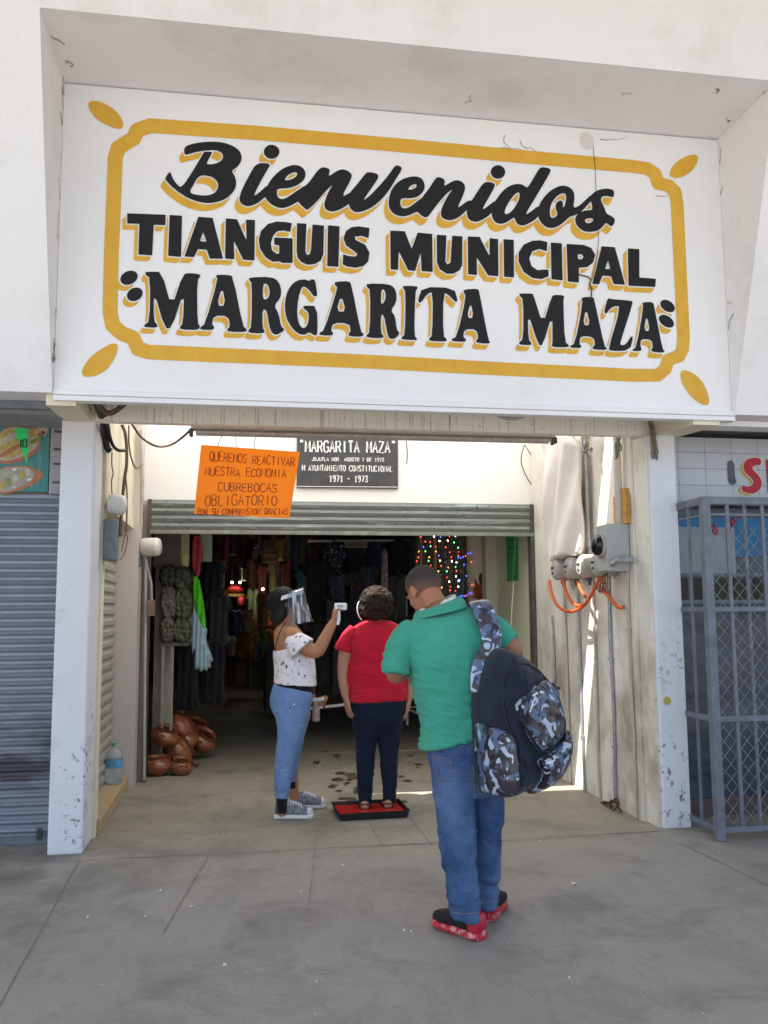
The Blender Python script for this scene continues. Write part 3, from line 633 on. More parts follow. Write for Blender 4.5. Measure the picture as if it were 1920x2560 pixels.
# hairline cracks and cobwebby mould on the sign and in the recess corners
rc = random.Random(21)
CRK = plain('crack_dirt', (.10, .09, .075), .9, .4, 40); CRK2 = plain('mould_green_brown', (.30, .28, .20), .9, .5, 30)
def crack(p, d, n_, Yf, r, par, mat=CRK, name='crack'):
    x, y = p; a = math.atan2(d[1], d[0]); pts = []
    for k in range(n_):
        pts.append(Yf(x, y)); a += rc.uniform(-.7, .7); x += math.cos(a)*9; y += math.sin(a)*9
    MB().tube(pts, [r*(1-.7*k/n_) for k in range(n_)], 4).build(name, mat, par)
sy = lambda x, y: W(x, y, YS-.0015)
for p, d, n_ in [((1245, 372), (1, .2), 8), ((1262, 338), (-.3, 1), 6), ((1300, 352), (.6, .6), 9), ((1500, 348), (1, .4), 9), ((1640, 490), (1, .1), 5)]: crack(p, d, n_, sy, .0022, S)
for k in range(16):
    z = rc.uniform(2.75, 4.4); X0 = rc.choice((RX0+.006, RX1-.006)); yv = 5.0-rc.uniform(.0, .03)
    MB().tube([V((X0-(.0 if X0 < 0 else 0), yv, z)), V((X0+rc.uniform(-.004, .004), yv-rc.uniform(0, .05), z+rc.uniform(-.05, .08))), V((X0, yv-rc.uniform(0, .06), z+rc.uniform(-.05, .12)))], rc.uniform(.001, .003), 4).build('mould_streak', CRK2, B)
for k in range(12):
    x, y = rc.choice(((rc.uniform(95, 180), rc.uniform(30, 215)), (rc.uniform(1790, 1915), rc.uniform(210, 350)), (rc.uniform(300, 1700), rc.uniform(60, 300))))
    d_ = ray(x, y); p = CAMP+d_*((4.452-CAM_H)/d_.z)
    if not (4.42 < p.y < 4.97 and RX0 < p.x < RX1): continue
    q = p.copy(); pts = [q.copy()]
    for j_ in range(4): q = q+V((rc.uniform(-.04, .04), rc.uniform(-.03, .03), 0)); pts.append(q.copy())
    MB().tube(pts, rc.uniform(.0012, .003), 4).build('mould_streak', CRK2, B)
MB().box(W(382, 1400, 8.46).x, W(452, 1400, 8.46).x, 8.502, 8.53, W(420, 1416, 8.46).z, 2.6).build('door_leaf', paint('lilac_brown_board', (.16, .13, .13), (.08, .06, .06), .4, 4), B)
MB().box(W(382, 1700, 8.46).x, W(404, 1700, 8.46).x, 8.502, 8.53, .004, W(420, 1416, 8.46).z-.002).build('door_leaf', paint('grey_brown_board', (.24, .21, .19), (.1, .08, .07), .5, 4), B)
MB().box(W(405, 1700, 8.6).x, W(430, 1700, 8.6).x, 8.6, 8.63, .004, W(420, 1612, 8.6).z).build('board', paint('pale_board', (.40, .38, .32), (.2, .18, .15), .5, 4), B)

# ================================================================== things in and on the vestibule
def q2(c, pts): ox, oy, s = c; return [(ox+x/s, oy+y/s) for x, y in pts]
# ---- roller shutter pulled up over the entrance
RSH = thing('roller_shutter', 'worn green grey roller shutter pulled up over the market entrance', 'shutter', (.95, 7.8, 2.09))
m = MB(); pr = [(7.86, 2.385), (7.79, 2.385)]
for k in range(4):
    z = 2.37-k*.065; pr += [(7.785, z), (7.772, z-.02), (7.785, z-.045), (7.795, z-.055)]
pr += [(7.795, 2.12), (7.86, 2.12)]
m.prism(pr[::-1], 'x', -.755, 2.70); m.build('slats', SHUT2, RSH)
MB().box(-.75, 2.70, 7.765, 7.80, 2.085, 2.12, .004).build('bottom_rail', paint('grey_rail_paint', (.22, .22, .2), (.4, .48, .42), .6, 9, .5), RSH)
for x in (-.775, 2.665):
    r_ = MB().box(x, x+.035, 7.77, 7.86, .003, 2.385); r_.build('guide_rail', plain('dark_rail_paint', (.09, .085, .075), .6, .4, 9), RSH)
MB().box(-.74, 2.66, 8.005, 8.25, 2.13, 2.37, .03).build('roll_housing', paint('dark_grey_housing', (.12, .115, .11), (.06, .05, .05), .4, 5), RSH)

# ---- tube light fixture behind the beam, with the poster hung from it
YF = 5.86
FX = thing('tube_light_fixture', 'long bare tube light fixture hung under the stained beam, switched off', 'light fixture', W(930, 1088, YF))
m = MB(); a, b = W(478, 1074, YF), W(1384, 1096, YF)
m.loft([[p+V((0, y, z)) for y, z in ((-.05, 0), (.05, 0), (.035, .045), (-.035, .045))] for p in (a, b)]); m.build('housing', paint('dusty_fixture_white', (.5, .45, .40), (.2, .15, .12), .6, 12), FX)
for dy in (-.028, .028):
    MB().tube([a+V((.03, dy, -.022)), b+V((-.03, dy, -.022))], .013, 10).build('tube', plain('dusty_glass_tube', (.42, .36, .33), .35, .3, 30), FX)
for p in (a, b):
    for dy in (-.028, .028): MB().box(p.x-.012, p.x+.012, p.y+dy-.014, p.y+dy+.014, p.z-.042, p.z+.001, .003).build('lamp_holder', STEELD, FX)
PO = thing('orange_poster', 'bright orange hand lettered card hanging by strings under the tube light', 'poster', W(610, 1290, YF))
pc = [(503, 1112), (750, 1130), (723, 1296), (485, 1284)]
def pmap(u, v, off=0):
    x = (pc[0][0]*(1-u)+pc[1][0]*u)*(1-v)+(pc[3][0]*(1-u)+pc[2][0]*u)*v; y = (pc[0][1]*(1-u)+pc[1][1]*u)*(1-v)+(pc[3][1]*(1-u)+pc[2][1]*u)*v
    return W(x, y, YF+.02*math.sin(u*3.1)*(.4+v*.6)+.012*v-off)
m = MB(); n_ = 14
for j in range(n_+1):
    for i in range(n_+1): m.v.append(pmap(i/n_, j/n_))
m.f = [(j*(n_+1)+i, j*(n_+1)+i+1, (j+1)*(n_+1)+i+1, (j+1)*(n_+1)+i) for j in range(n_) for i in range(n_)]
oc = NT('fluorescent_orange_card'); oc.base((1.0, .25, .012)); oc.rough(.7)
ot = oc.n('ShaderNodeBsdfTranslucent'); ot.inputs[0].default_value = (1.0, .25, .012, 1); om = oc.n('ShaderNodeMixShader'); om.inputs[0].default_value = .45
oc.l(oc.b.outputs[0], om.inputs[1]); oc.l(ot.outputs[0], om.inputs[2]); oc.l(om.outputs[0], oc.t.nodes['Material Output'].inputs[0])
m.build('card', oc.m, PO, smooth=True)
INK = plain('marker_ink', (.30, .028, .012), .6, .3)
def pl(px, py):                                       # picture point -> card
    v = (py-1112-(px-503)*.073)/(172); x0 = 503-18*v; x1 = 750-27*v; u = (px-x0)/(x1-x0); return pmap(u, v, .0022)
c = (480, 1090, 1659/540)
def pw(txt, a, b, h, r=.0031): 
    A, B_ = q2(c, [a])[0], q2(c, [b])[0]; m = MB(); write(m, txt, A, B_, h/c[2], pl, r, 1.3, .35, .08); m.build('handwriting', INK, PO)
pw('QUEREMOS REACTIVAR', (135, 190), (785, 235), 68); pw('NUESTRA ECONOMIA', (100, 300), (720, 325), 62); pw('CUBREBOCAS', (200, 420), (650, 440), 66); pw('OBLIGATORIO', (100, 535), (650, 540), 78); pw('POR SU COMPRENSION GRACIAS', (45, 603), (735, 612), 46, .0029)
m = MB()
for (x0, y0, x1, y1) in [(555, 1090, 546, 1116), (590, 1092, 594, 1121), (640, 1092, 636, 1123)]: m.tube([W(x0, y0, YF-.05), W((x0+x1)/2-3, (y0+y1)/2, YF-.03), W(x1, y1, YF)], .0022, 5, smooth=1)
m.build('string', RUBBER, PO)

# ---- cast plaque over the entrance
PQ = thing('commemorative_plaque', 'dark grey plaque with raised white letters on the wall over the entrance', 'plaque', W(868, 1220, 7.85))
YQ = 7.83
m = MB(); cs = [W(743, 1085, YQ), W(995, 1092, YQ), W(995, 1221, YQ), W(742, 1218, YQ)]
m.add([p for p in cs]+[V((p.x, 7.862, p.z)) for p in cs], [(3, 2, 1, 0), (0, 1, 5, 4), (1, 2, 6, 5), (2, 3, 7, 6), (3, 0, 4, 7)]); m.build('plate', plain('dark_grey_plaque', (.055, .055, .058), .5, .3, 20), PQ)
PLW = plain('plaque_white_paint', (.75, .74, .70), .6, .1)
def qw(txt, a, b, h, r):
    A, B_ = q2(c, [a])[0], q2(c, [b])[0]; m = MB(); write(m, txt, A, B_, h/c[2], lambda x, y: W(x, y, YQ-.003), r, 1.5); m.build('raised_letters', PLW, PQ)
qw('"MARGARITA MAZA"', (825, 122), (1565, 130), 84, .0085); qw('JOJUTLA MOR. AGOSTO 7 DE 1972', (920, 190), (1475, 196), 26, .004); qw('H AYUNTAMIENTO CONSTITUCIONAL', (848, 265), (1540, 275), 42, .0052); qw('1971 - 1973', (1055, 350), (1350, 354), 46, .0062)
m = MB(); m.tube([W(743, 1216, YQ-.002), W(994, 1218, YQ-.002)], .0035, 5); m.build('rim', PLW, PQ)

# ---- left side: sill, shop shutter seen edge on, boxes, cables
SI = solo('tan_step', MB().box(-1.25, -.85, 6.03, 7.54, .003, .10, .008), paint('tan_step_paint', (.47, .35, .20), (.28, .2, .12), .4, 5), 'tan painted step of the recessed shop opening in the left wall', 'step')
m = MB(); pr = [(-1.0, .10)]
z = .10
while z < 2.1: pr += [(-1.0, z+.012), (-.985, z+.03), (-.985, z+.062), (-1.0, z+.08)]; z += .085
pr += [(-1.0, 2.105), (-1.03, 2.105), (-1.03, .10)]
m.v = []; n_ = len(pr)
MBs = MB(); MBs.add([(x, 6.03, z) for x, z in pr]+[(x, 7.54, z) for x, z in pr], [tuple(range(n_)), tuple(range(n_, 2*n_))[::-1]]+[(i, i+n_, (i+1) % n_+n_, (i+1) % n_) for i in range(n_)])
SS = thing('side_shutter', 'pale closed roller shutter deep in the recess above the tan step', 'shutter', (-1.01, 6.8, .1)); MBs.build('slats', paint('pale_shutter_paint', (.36, .34, .29), (.12, .1, .08), .6, 6), SS)
MB().box(-.99, -.87, 6.022, 6.06, .101, 2.11).build('guide_rail', paint('rail_white', (.7, .68, .66), (.3, .25, .22), .3), SS)
# conduits down the inner face of the left pillar
m = MB(); m.tube([W(246, 1062, 5.97), W(246, 1250, 5.97), W(247, 1320, 5.97), W(256, 1372, 5.99), W(262, 1384, 6.0)], .013, 8, smooth=1)
solo('bent_grey_conduit', m, GALV, 'grey conduit bending down along the left pillar into the square meter box', 'conduit', smooth=True)
BX = thing('electric_box', 'square grey electric box with a white dome cap on the left wall', 'electric box', W(275, 1400, 6.0))
p0 = W(275, 1348, 5.99)
MB().box(-.868, -.79, p0.y-.06, p0.y+.10, p0.z-.14, p0.z+.13, .008).build('case', plain('grey_box_paint', (.16, .18, .19), .5, .3, 20), BX)
MB().lathe([(.001, 0), (.065, 0), (.07, .01), (.068, .085), (.05, .105), (.001, .11)], (-.845, p0.y+.02, p0.z+.235), (1, -.1, -.12), 20).build('dome_cap', paint('off_white_plastic', (.68, .65, .60), (.4, .35, .3), .3, 8, .4), BX, smooth=True)
BX2 = thing('electric_meter', 'round white electric meter beside the shutter guide on the far left jamb', 'electric meter', W(368, 1400, 7.6))
p1_ = W(370, 1368, 7.62)
MB().lathe([(.001, 0), (.07, 0), (.078, .02), (.078, .13), (.07, .15), (.001, .153)], (p1_.x-.05, p1_.y, p1_.z), (1, -.25, 0), 24).build('dome_cap', MATS['off_white_plastic'], BX2, smooth=True)
MB().box(-.872, -.80, p1_.y-.06, p1_.y+.1, p1_.z-.16, p1_.z-.04, .006).build('case', MATS['grey_box_paint'], BX2)
m = MB(); m.tube([V((p1_.x-.02, p1_.y-.02, p1_.z-.09)), W(378, 1460, 7.6), W(379, 1500, 7.6)], .012, 8); m.build('conduit', GALV, BX2)
MB().box(W(379, 1500, 7.6).x-.03, W(379, 1500, 7.6).x+.03, 7.53, 7.6, W(379, 1540, 7.6).z, W(379, 1500, 7.6).z, .004).build('junction_box', plain('brown_junction_box', (.22, .14, .1), .6), BX2)
m = MB(); m.tube([W(365, 1400, 7.6), W(363, 1560, 7.62), W(360, 1950, 7.62)], .012, 8); m.tube([W(352, 1075, 7.5), W(356, 1200, 7.55), W(352, 1310, 7.6)], .014, 7)
solo('jamb_conduit', m, paint('peeling_pipe_paint', (.5, .46, .42), (.2, .18, .17), .6, 16), 'peeling painted conduit running down the far left jamb', 'conduit')
# cable tangle at the top left
def cable(pts, r, name, label, mat=RUBBER, g='cables of the left corner', sm=2): return solo(name, MB().tube(pts, r, 7, smooth=sm), mat, label, 'cable', g, smooth=True)
cable([W(240, 1000, 5.3), W(258, 1030, 5.35), W(280, 1035, 5.35), W(318, 1003, 5.3)], .017, 'thick_cable', 'thick dark cable looping under the sign at the left bracket', BROWNC)
cable([W(240, 1005, 5.4), W(255, 1040, 5.55), W(262, 1090, 5.9), W(268, 1120, 5.95), W(276, 1128, 5.95)], .022, 'thick_cable', 'fat black cable bundle dropping beside the top of the left pillar')
cable([W(250, 1010, 5.45), W(268, 1050, 5.6), W(275, 1100, 5.95), W(290, 1126, 5.98), W(312, 1126, 6.1)], .012, 'thick_cable', 'black cable turning into a short horizontal bracket on the left wall')
cable([W(305, 1062, 6.6), W(315, 1085, 6.6), W(318, 1160, 6.6), W(310, 1200, 6.6), W(303, 1290, 6.55), W(300, 1340, 6.5)], .012, 'drop_cable', 'brown drop cable hanging to the slanted lintel of the left wall', BROWNC)
cable([W(312, 1180, 6.55), W(318, 1230, 6.55), W(317, 1290, 6.55), W(316, 1330, 6.5)], .006, 'drop_cable', 'thin brown cable forked off the drop cable on the left wall', BROWNC)
cable([W(322, 1064, 6.6), W(322, 1120, 6.6), W(334, 1168, 6.7), W(346, 1172, 6.9), W(355, 1160, 7.2)], .006, 'looped_cable', 'thin cable hanging in a deep loop at the left wall corner', BROWNC)
cable([W(330, 1060, 6.2), W(352, 1095, 6.3), W(390, 1118, 6.2), W(425, 1115, 6.1), W(455, 1095, 6.0), W(478, 1073, 5.9)], .008, 'sagging_cable', 'brown cable sagging from the left corner up to the tube light', BROWNC)
cable([W(304, 1380, 6.0), W(313, 1330, 6.02), W(320, 1345, 6.02), W(312, 1385, 6.02), W(299, 1400, 6.0)], .003, 'looped_cable', 'thin wire loop dangling beside the square electric box', BROWNC)
cable([W(280, 1130, 6.0), W(279, 1165, 6.0), W(284, 1185, 6.0), W(278, 1200, 6.0), W(280, 1240, 6.05), W(286, 1250, 6.05)], .004, 'looped_cable', 'short kinked wire stuck to the cream strip of the left wall', BROWNC)
# right hand wires
cable([W(1311, 1112, 7.8), W(1300, 1150, 7.8), W(1312, 1185, 7.82), W(1330, 1215, 7.83), W(1354, 1236, 7.84)], .005, 'thin_wire', 'thin wire curving over the cream wall right of the plaque', BROWNC, 'wires on the wall over the entrance')
cable([W(1312, 1112, 7.8), W(1328, 1140, 7.82), W(1353, 1155, 7.84)], .004, 'thin_wire', 'short straight wire branching near the right end of the tube light', BROWNC, 'wires on the wall over the entrance')
cable([W(1015, 1102, 7.8), W(1019, 1130, 7.8), W(1017, 1160, 7.8)], .005, 'thin_wire', 'stub of wire hanging just right of the plaque', BROWNC, 'wires on the wall over the entrance')
cable([W(1225, 1025, 5.15), W(1255, 1045, 5.2), W(1290, 1048, 5.2), W(1335, 1030, 5.12)], .011, 'thick_cable', 'grey cable loop showing under the sign edge right of centre', GALV, None)

# ---- water bottle on the step
WB = thing('water_bottle', 'clear plastic water jug with blue label on the tan step', 'bottle', (-.93, 7.25, .103))
gl = NT('clear_plastic'); gl.base((.75, .84, .88)); gl.rough(.12); gl.b.inputs['Transmission Weight'].default_value = .75; gl.b.inputs['IOR'].default_value = 1.3
MB().lathe([(.001, 0), (.062, 0), (.068, .012), (.066, .05), (.07, .06), (.066, .09), (.07, .16), (.066, .2), (.06, .235), (.03, .265), (.02, .28)], (-.93, 7.25, .103), n=20).build('body', gl.m, WB, smooth=True)
MB().lathe([(.0705, .12), (.0712, .125), (.0712, .175), (.0705, .18)], (-.93, 7.25, .103), n=20, cap=False).build('label', plain('blue_bottle_label', (.12, .35, .62), .5, .4, 30), WB, smooth=True)
MB().lathe([(.001, .275), (.02, .275), (.02, .305), (.001, .307)], (-.93, 7.25, .103), n=14).build('cap', plain('green_cap', (.12, .4, .18), .5), WB)

# ---- glazed clay pots heaped at the left jamb
CLAY = NT('glazed_clay')
cc = CLAY.mix(CLAY.ramp(CLAY.noise(7, 5, .6), .35, .65), (.19, .052, .02), (.32, .10, .036)); cc = CLAY.mix(CLAY.ramp(CLAY.noise(16, 4, .6), .62, .7), cc, (.10, .03, .015))
CLAY.base(cc); CLAY.rough(.36); CLAY.b.inputs['Coat Weight'].default_value = .4; CLAY.b.inputs['Coat Roughness'].default_value = .12; CLAY = CLAY.m
PT = [(.001, 0), (.42, 0), (.62, .08), (.88, .3), (1, .55), (.97, .78), (.82, .98), (.66, 1.08), (.62, 1.15), (.70, 1.3), (.75, 1.33), (.70, 1.34), (.56, 1.16), (.6, 1.05), (.8, .8), (.82, .5), (.5, .15), (.001, .1)]
BOWL = [(.001, 0), (.4, 0), (.7, .14), (.95, .42), (1.1, .72), (1.18, .76), (1.16, .8), (1.06, .78), (.9, .46), (.62, .2), (.001, .1)]
def pot(px, py, Y, R, axis, label, prof=PT, hs=(0.6, 3.6)):
    p = WZ(px, py) if Y is None else W(px, py, Y)
    t = thing('clay_pot', label, 'clay pot', p, 'glazed clay pots by the entrance')
    a = V(axis).normalized(); MB().lathe([(r*R, h*R) for r, h in prof], p, a, 30).build('bowl', CLAY, t, smooth=True)
    u = a.orthogonal().normalized(); w_ = a.cross(u)
    for ph in hs:
        d = u*math.cos(ph)+w_*math.sin(ph); e = a.cross(d)
        rm = R*(.98 if prof is PT else 1.12); hz = R*(.95 if prof is PT else .62)
        m = MB(); m.tube([p+d*rm*.9+a*hz+e*R*.28, p+d*rm*1.18+a*(hz+R*.12)+e*R*.2, p+d*rm*1.22+a*(hz+R*.14)-e*R*.2, p+d*rm*.9+a*hz-e*R*.28], R*.075, 7, smooth=2); m.build('handle', CLAY, t, smooth=True)
pot(393, 1938, None, .125, (0, 0, 1), 'squat glazed clay pot nearest the corner of the left jamb', hs=(.2, 3.4))
pot(449, 1936, None, .105, (.12, -.12, 1), 'small glazed clay pot in front, right of the squat corner pot', hs=(.9, 4.2))
pot(420, 1898, 8.45, .17, (.75, .15, .5), 'big clay pot lying behind the two small front pots, mouth to the right')
pot(494, 1870, 8.95, .14, (.5, -.3, .8), 'dark clay pot at the right end of the heap')
pot(462, 1870, 8.75, .15, (-.2, -.4, .9), 'clay pot tucked in the middle of the heap')
pot(428, 1838, 8.75, .17, (.8, .05, .5), 'wide clay pot tilted on top of the heap, its mouth facing right')
pot(440, 1788, 9.0, .10, (.3, -.1, 1), 'small dark clay jar at the very top of the heap')
pot(478, 1842, 9.2, .14, (.4, -.3, .9), 'clay pot standing at the back of the heap')
pot(405, 1862, 8.35, .13, (.3, -.2, 1), 'clay pot against the shutter guide, half behind the front pots')

# ---- right wall: pipes, meters, hoses, cloth
XW = 2.69
for k, (px, py0, py1, r) in enumerate([(1386, 1540, 1990, .009), (1418, 1470, 1960, .011), (1452, 1450, 1975, .010), (1490, 1440, 1992, .009), (1530, 1430, 2013, .012), (1578, 1300, 2045, .011)]):
    A = WX(px, 1700, XW); m = MB(); z0, z1 = .01, WX(px, py0, XW).z
    pts = [V((XW+.004*math.sin(i*1.3+k), A.y+.006*math.sin(i*.9+k*2), z0+(z1-z0)*i/8)) for i in range(9)]
    m.tube(pts, r, 8)
    for i in (2, 5): m.lathe([(r*1.0, -.012), (r*1.7, -.01), (r*1.7, .01), (r*1.0, .012)], pts[i], n=8)
    lab = ['innermost thin conduit on the cream right wall', 'conduit under the leftmost meter socket on the right wall', 'conduit below the second meter socket, right wall', 'conduit just outside the sun stripe on the right wall', 'thick conduit standing in a clump of rust on the right wall', 'outermost conduit nearest the right pillar'][k]
    solo('wall_conduit', m, [GALV, paint('cream_painted_pipe', (.5, .46, .38), (.2, .17, .14), .6, 14)][k % 2], lab, 'conduit', 'conduits down the right wall', auto=40)
m = MB()
for px, py0, py1, r in [(1468, 1092, 1390, .016), (1545, 1100, 1315, .026)]:
    A = WX(px, (py0+py1)/2, 2.66); m.tube([V((2.66, A.y, WX(px, py1, 2.66).z)), V((2.66, A.y, 2.98))], r, 10)
    if r > .02: solo('riser_pipe', m, paint('pale_pipe_paint', (.66, .6, .54), (.4, .34, .3), .3, 10), 'fat pale riser pipe between the two wooden blocks above the grey meter box', 'pipe', smooth=True)
    else: solo('riser_pipe', m, GALV, 'slim grey riser pipe just right of the white cloth', 'pipe', smooth=True)
    m = MB()
WOOD = plain('ochre_wood', (.52, .26, .06), .6, .3, 20)
for nm, y0, y1, z0, z1, lb in [('wood_block', 5.86, 5.95, 2.02, 2.22, 'narrow ochre wooden block left of the fat riser pipe'), ('wood_block', 5.74, 5.82, 2.01, 2.26, 'taller ochre wooden block with a cut corner right of the riser pipe')]:
    m = MB(); pr = [(y0, z0), (y1, z0), (y1, z1)] + ([(y0+.03, z1), (y0, z1-.06)] if z1 > 2.23 else [(y0, z1)])
    m.prism(pr, 'x', 2.668, 2.703); solo(nm, m, WOOD, lb, 'wood block', 'wooden blocks on the right wall')
SOCK = paint('meter_socket_grey', (.42, .39, .36), (.2, .15, .11), .5, 12, .45)
for k, (px, py) in enumerate([(1381, 1424), (1413, 1420), (1445, 1415), (1482, 1410)]):
    p = WX(px, py, 2.53); c0 = V((2.70, p.y, p.z))
    t = thing('meter_socket', ['leftmost round grey meter socket, at the end of the row on the right wall', 'second round meter socket from the left in the wall row', 'third round meter socket, half lit by the sun stripe', 'round meter socket touching the grey box meter'][k], 'meter socket', c0+V((-.08, 0, -.09)), 'round meter sockets in a row')
    m = MB(); m.lathe([(.001, 0), (.085, 0), (.09, .01), (.088, .13), (.078, .15), (.07, .152)], c0, (-1, 0, 0), 26); m.build('drum', SOCK, t, auto=35)
    m = MB(); m.lathe([(.069, .150), (.062, .162), (.001, .168)], c0, (-1, 0, 0), 26); m.build('cover', SOCK, t, auto=35)
    for dz, dy in ((.012, -.012), (.012, .018), (-.03, 0)): MB().lathe([(.001, .166), (.009, .166), (.009, .174), (.001, .174)], c0+V((0, dy, dz)), (-1, 0, 0), 10).build('screw', STEELD, t)
    if k < 3: MB().lathe([(.001, 0), (.02, 0), (.02, .035), (.012, .045), (.012, .07), (.001, .07)], c0+V((-.08, 0, -.075)), (0, 0, -1), 10).build('gland', STEELD, t)
MX = thing('box_meter', 'square grey meter box with a round dark glass on the right wall', 'meter', WX(1520, 1420, 2.6))
p = WX(1520, 1367, 2.52)
MB().box(2.53, 2.70, 5.77, 5.955, p.z-.165, p.z+.165, .008).build('case', paint('grey_meter_box', (.40, .41, .39), (.25, .24, .22), .4, 12, .4), MX)
MB().lathe([(.001, 0), (.072, 0), (.075, .012), (.07, .045), (.05, .06), (.001, .066)], (2.53, 5.865, p.z+.02), (-1, 0, 0), 26).build('glass', plain('dark_meter_glass', (.012, .013, .018), .06, .2), MX, smooth=True)
MB().lathe([(.074, 0), (.088, 0), (.088, .02), (.076, .02)], (2.5298, 5.865, p.z+.02), (-1, 0, 0), 26).build('bezel', SOCK, MX)
m = MB(); m.tube([V((2.56, 5.76, p.z-.12)), V((2.58, 5.70, p.z-.09)), V((2.68, 5.66, p.z-.09))], .022, 9); m.build('connector', GALV, MX)
ORC = plain('orange_corrugated_hose', (.62, .10, .02), .5, .25, 30)
def hose(pts, label, r=.0135): return solo('orange_hose', MB().tube([WX(x, y, X) for x, y, X in pts], r, 8, smooth=3), ORC, label, 'hose', 'orange hoses under the meters', smooth=True)
hose([(1373, 1452, 2.6), (1377, 1480, 2.58), (1392, 1515, 2.57), (1420, 1532, 2.56), (1455, 1522, 2.56), (1478, 1490, 2.57), (1495, 1455, 2.59), (1508, 1425, 2.62)], 'longest orange hose looping from the leftmost socket to the box meter')
hose([(1408, 1450, 2.6), (1414, 1480, 2.59), (1430, 1508, 2.58), (1450, 1517, 2.57), (1466, 1508, 2.56)], 'middle orange hose hanging from the second socket')
hose([(1445, 1455, 2.6), (1452, 1475, 2.59), (1463, 1492, 2.58)], 'shortest orange hose under the third socket')
hose([(1505, 1476, 2.62), (1520, 1487, 2.62), (1535, 1508, 2.63), (1548, 1520, 2.64), (1560, 1518, 2.66)], 'orange hose end sagging to the right below the box meter')
m = MB()
for k in range(7): m.tube([WX(1503+k*2, 1424, 2.62), WX(1500+k*3+random.uniform(-6, 6), 1450, 2.58), WX(1492+k*4, 1474+random.uniform(-6, 6), 2.6), WX(1500+k*4, 1482, 2.62)], .005, 5, smooth=1)
solo('wire_tangle', m, plain('dull_red_wire', (.25, .08, .06), .6, .5, 60), 'tangle of dull red wires knotted under the box meter', 'wires')
m = MB()
for k in range(5): m.tube([WX(1500+k*9, 2012+random.uniform(-6, 6), 2.66), WX(1515+k*9, 2005+random.uniform(-16, 4), 2.62), WX(1535+random.uniform(-20, 25), 2016+random.uniform(-6, 14), 2.62)], .007, 5, smooth=1)
solo('rusty_stubs', m, plain('rust_brown', (.09, .04, .025), .85, .4, 60), 'rusty pipe stubs and wire at the foot of the right wall', 'scrap')
# white cloth draped over the cables
def shy(x, y): return 7.12-(x-1363)/82*.72
wavf = lambda x, y: .05*math.sin((x-1363)/9+(y-1090)/95)+.03*math.sin((x+y*.18)/5.5)
dr = [(1362, 1086), (1400, 1086), (1446, 1086), (1447, 1200), (1449, 1320), (1454, 1382), (1440, 1390), (1425, 1388), (1410, 1400), (1395, 1396), (1382, 1408), (1371, 1398), (1368, 1340), (1364, 1270), (1370, 1200), (1366, 1140)]
m = pillow(dr, lambda x, y: W(x, y, shy(x, y)), V((-.85, -.5, 0)).normalized(), .05, R=10, step=2.5, wav=wavf, smooth=1)
solo('white_cloth', m, cloth('white_curtain_cloth', (.78, .73, .68), .08, 9, 300, .2), 'long white cloth hanging folded over the cables on the right wall', 'cloth', smooth=True)
m = MB()
for k in range(9): m.tube([WX(1450+random.uniform(0, 25), 1088, 2.6), WX(1455+random.uniform(0, 28), 1110+random.uniform(0, 20), 2.58), WX(1460+random.uniform(-5, 22), 1095+random.uniform(0, 55), 2.62)], .006, 5, smooth=2)
solo('cable_knot', m, plain('dusty_cable', (.2, .18, .13), .7, .5, 60), 'knot of dusty cables at the top of the right wall beside the cloth', 'cables')
m = MB()
for k in range(6): m.tube([WX(1538+random.uniform(0, 15), 1095, 2.62), WX(1540+random.uniform(-5, 25), 1112+random.uniform(0, 14), 2.6), WX(1538+random.uniform(-8, 14), 1125+random.uniform(0, 35), 2.62)], .006, 5, smooth=2)
solo('cable_knot', m, MATS['dusty_cable'], 'knot of dusty cables over the fat riser pipe on the right wall', 'cables')
m = MB()
for k in range(7): m.tube([W(1620+random.uniform(0, 10), 1050, 5.48), W(1625+random.uniform(0, 14), 1090+random.uniform(-10, 10), 5.48), W(1628+random.uniform(0, 18), 1120+random.uniform(0, 30), 5.49)], .006, 5, smooth=2)
solo('cable_knot', m, MATS['dusty_cable'], 'dark cables squeezed between the beam end and the right pillar', 'cables')
m = MB(); p = W(1668, 1752, 5.496); m.lathe([(.001, .003), (.026, .002), (.027, 0)], p, (0, -1, 0), 18)
solo('round_sticker', m, plain('yellow_sticker', (.5, .42, .06), .6, .4, 90), 'small round yellow sticker on the right pillar', 'sticker')

# ================================================================== left shop
m = MB(); pr = []; z = .012
while z < 2.15:
    pr += [(5.90, z), (5.888, z+.006), (5.882, z+.018), (5.888, z+.030), (5.90, z+.036)]; z += .0525
pr = [(5.93, .012)]+pr+[(5.90, 2.17), (5.93, 2.17)]
n_ = len(pr); x0, x1 = -5.0, -1.10
m.add([(x0, y, z) for y, z in pr]+[(x1, y, z) for y, z in pr], [(i, (i+1) % n_, (i+1) % n_+n_, i+n_) for i in range(n_)]+[tuple(range(n_))[::-1], tuple(range(n_, 2*n_))])
LS = thing('shop_shutter', 'closed blue grey roller shutter of the shop left of the pillar', 'shutter', (-3, 5.9, 0)); m.build('slats', SHUT, LS, auto=50)
MB().box(-5, -1.10, 5.875, 5.93, .003, .05, .003).build('bottom_rail', STEEL, LS)
p = WZ(118, 2096); MB().box(-1.20, -1.17, 5.86, 5.875, .03, .1, .003).build('lock', STEELD, LS)
PN = thing('food_banner', 'printed food banner with two plates above the blue grey shutter', 'banner', (-2.2, 5.88, 2.18))
x0b = W(122, 1150, 5.86).x
MB().box(-3.6, x0b, 5.862, 5.9, 2.185, 2.648).build('panel', paint('teal_banner_print', (.05, .22, .22), (.45, .52, .5), .6, 7, .4, 0, sc=(6, 1, .4)), PN)
def bmap(o): return lambda x, y: W(x, y, 5.861-o)
cb = (0, 1030, 1659/260)
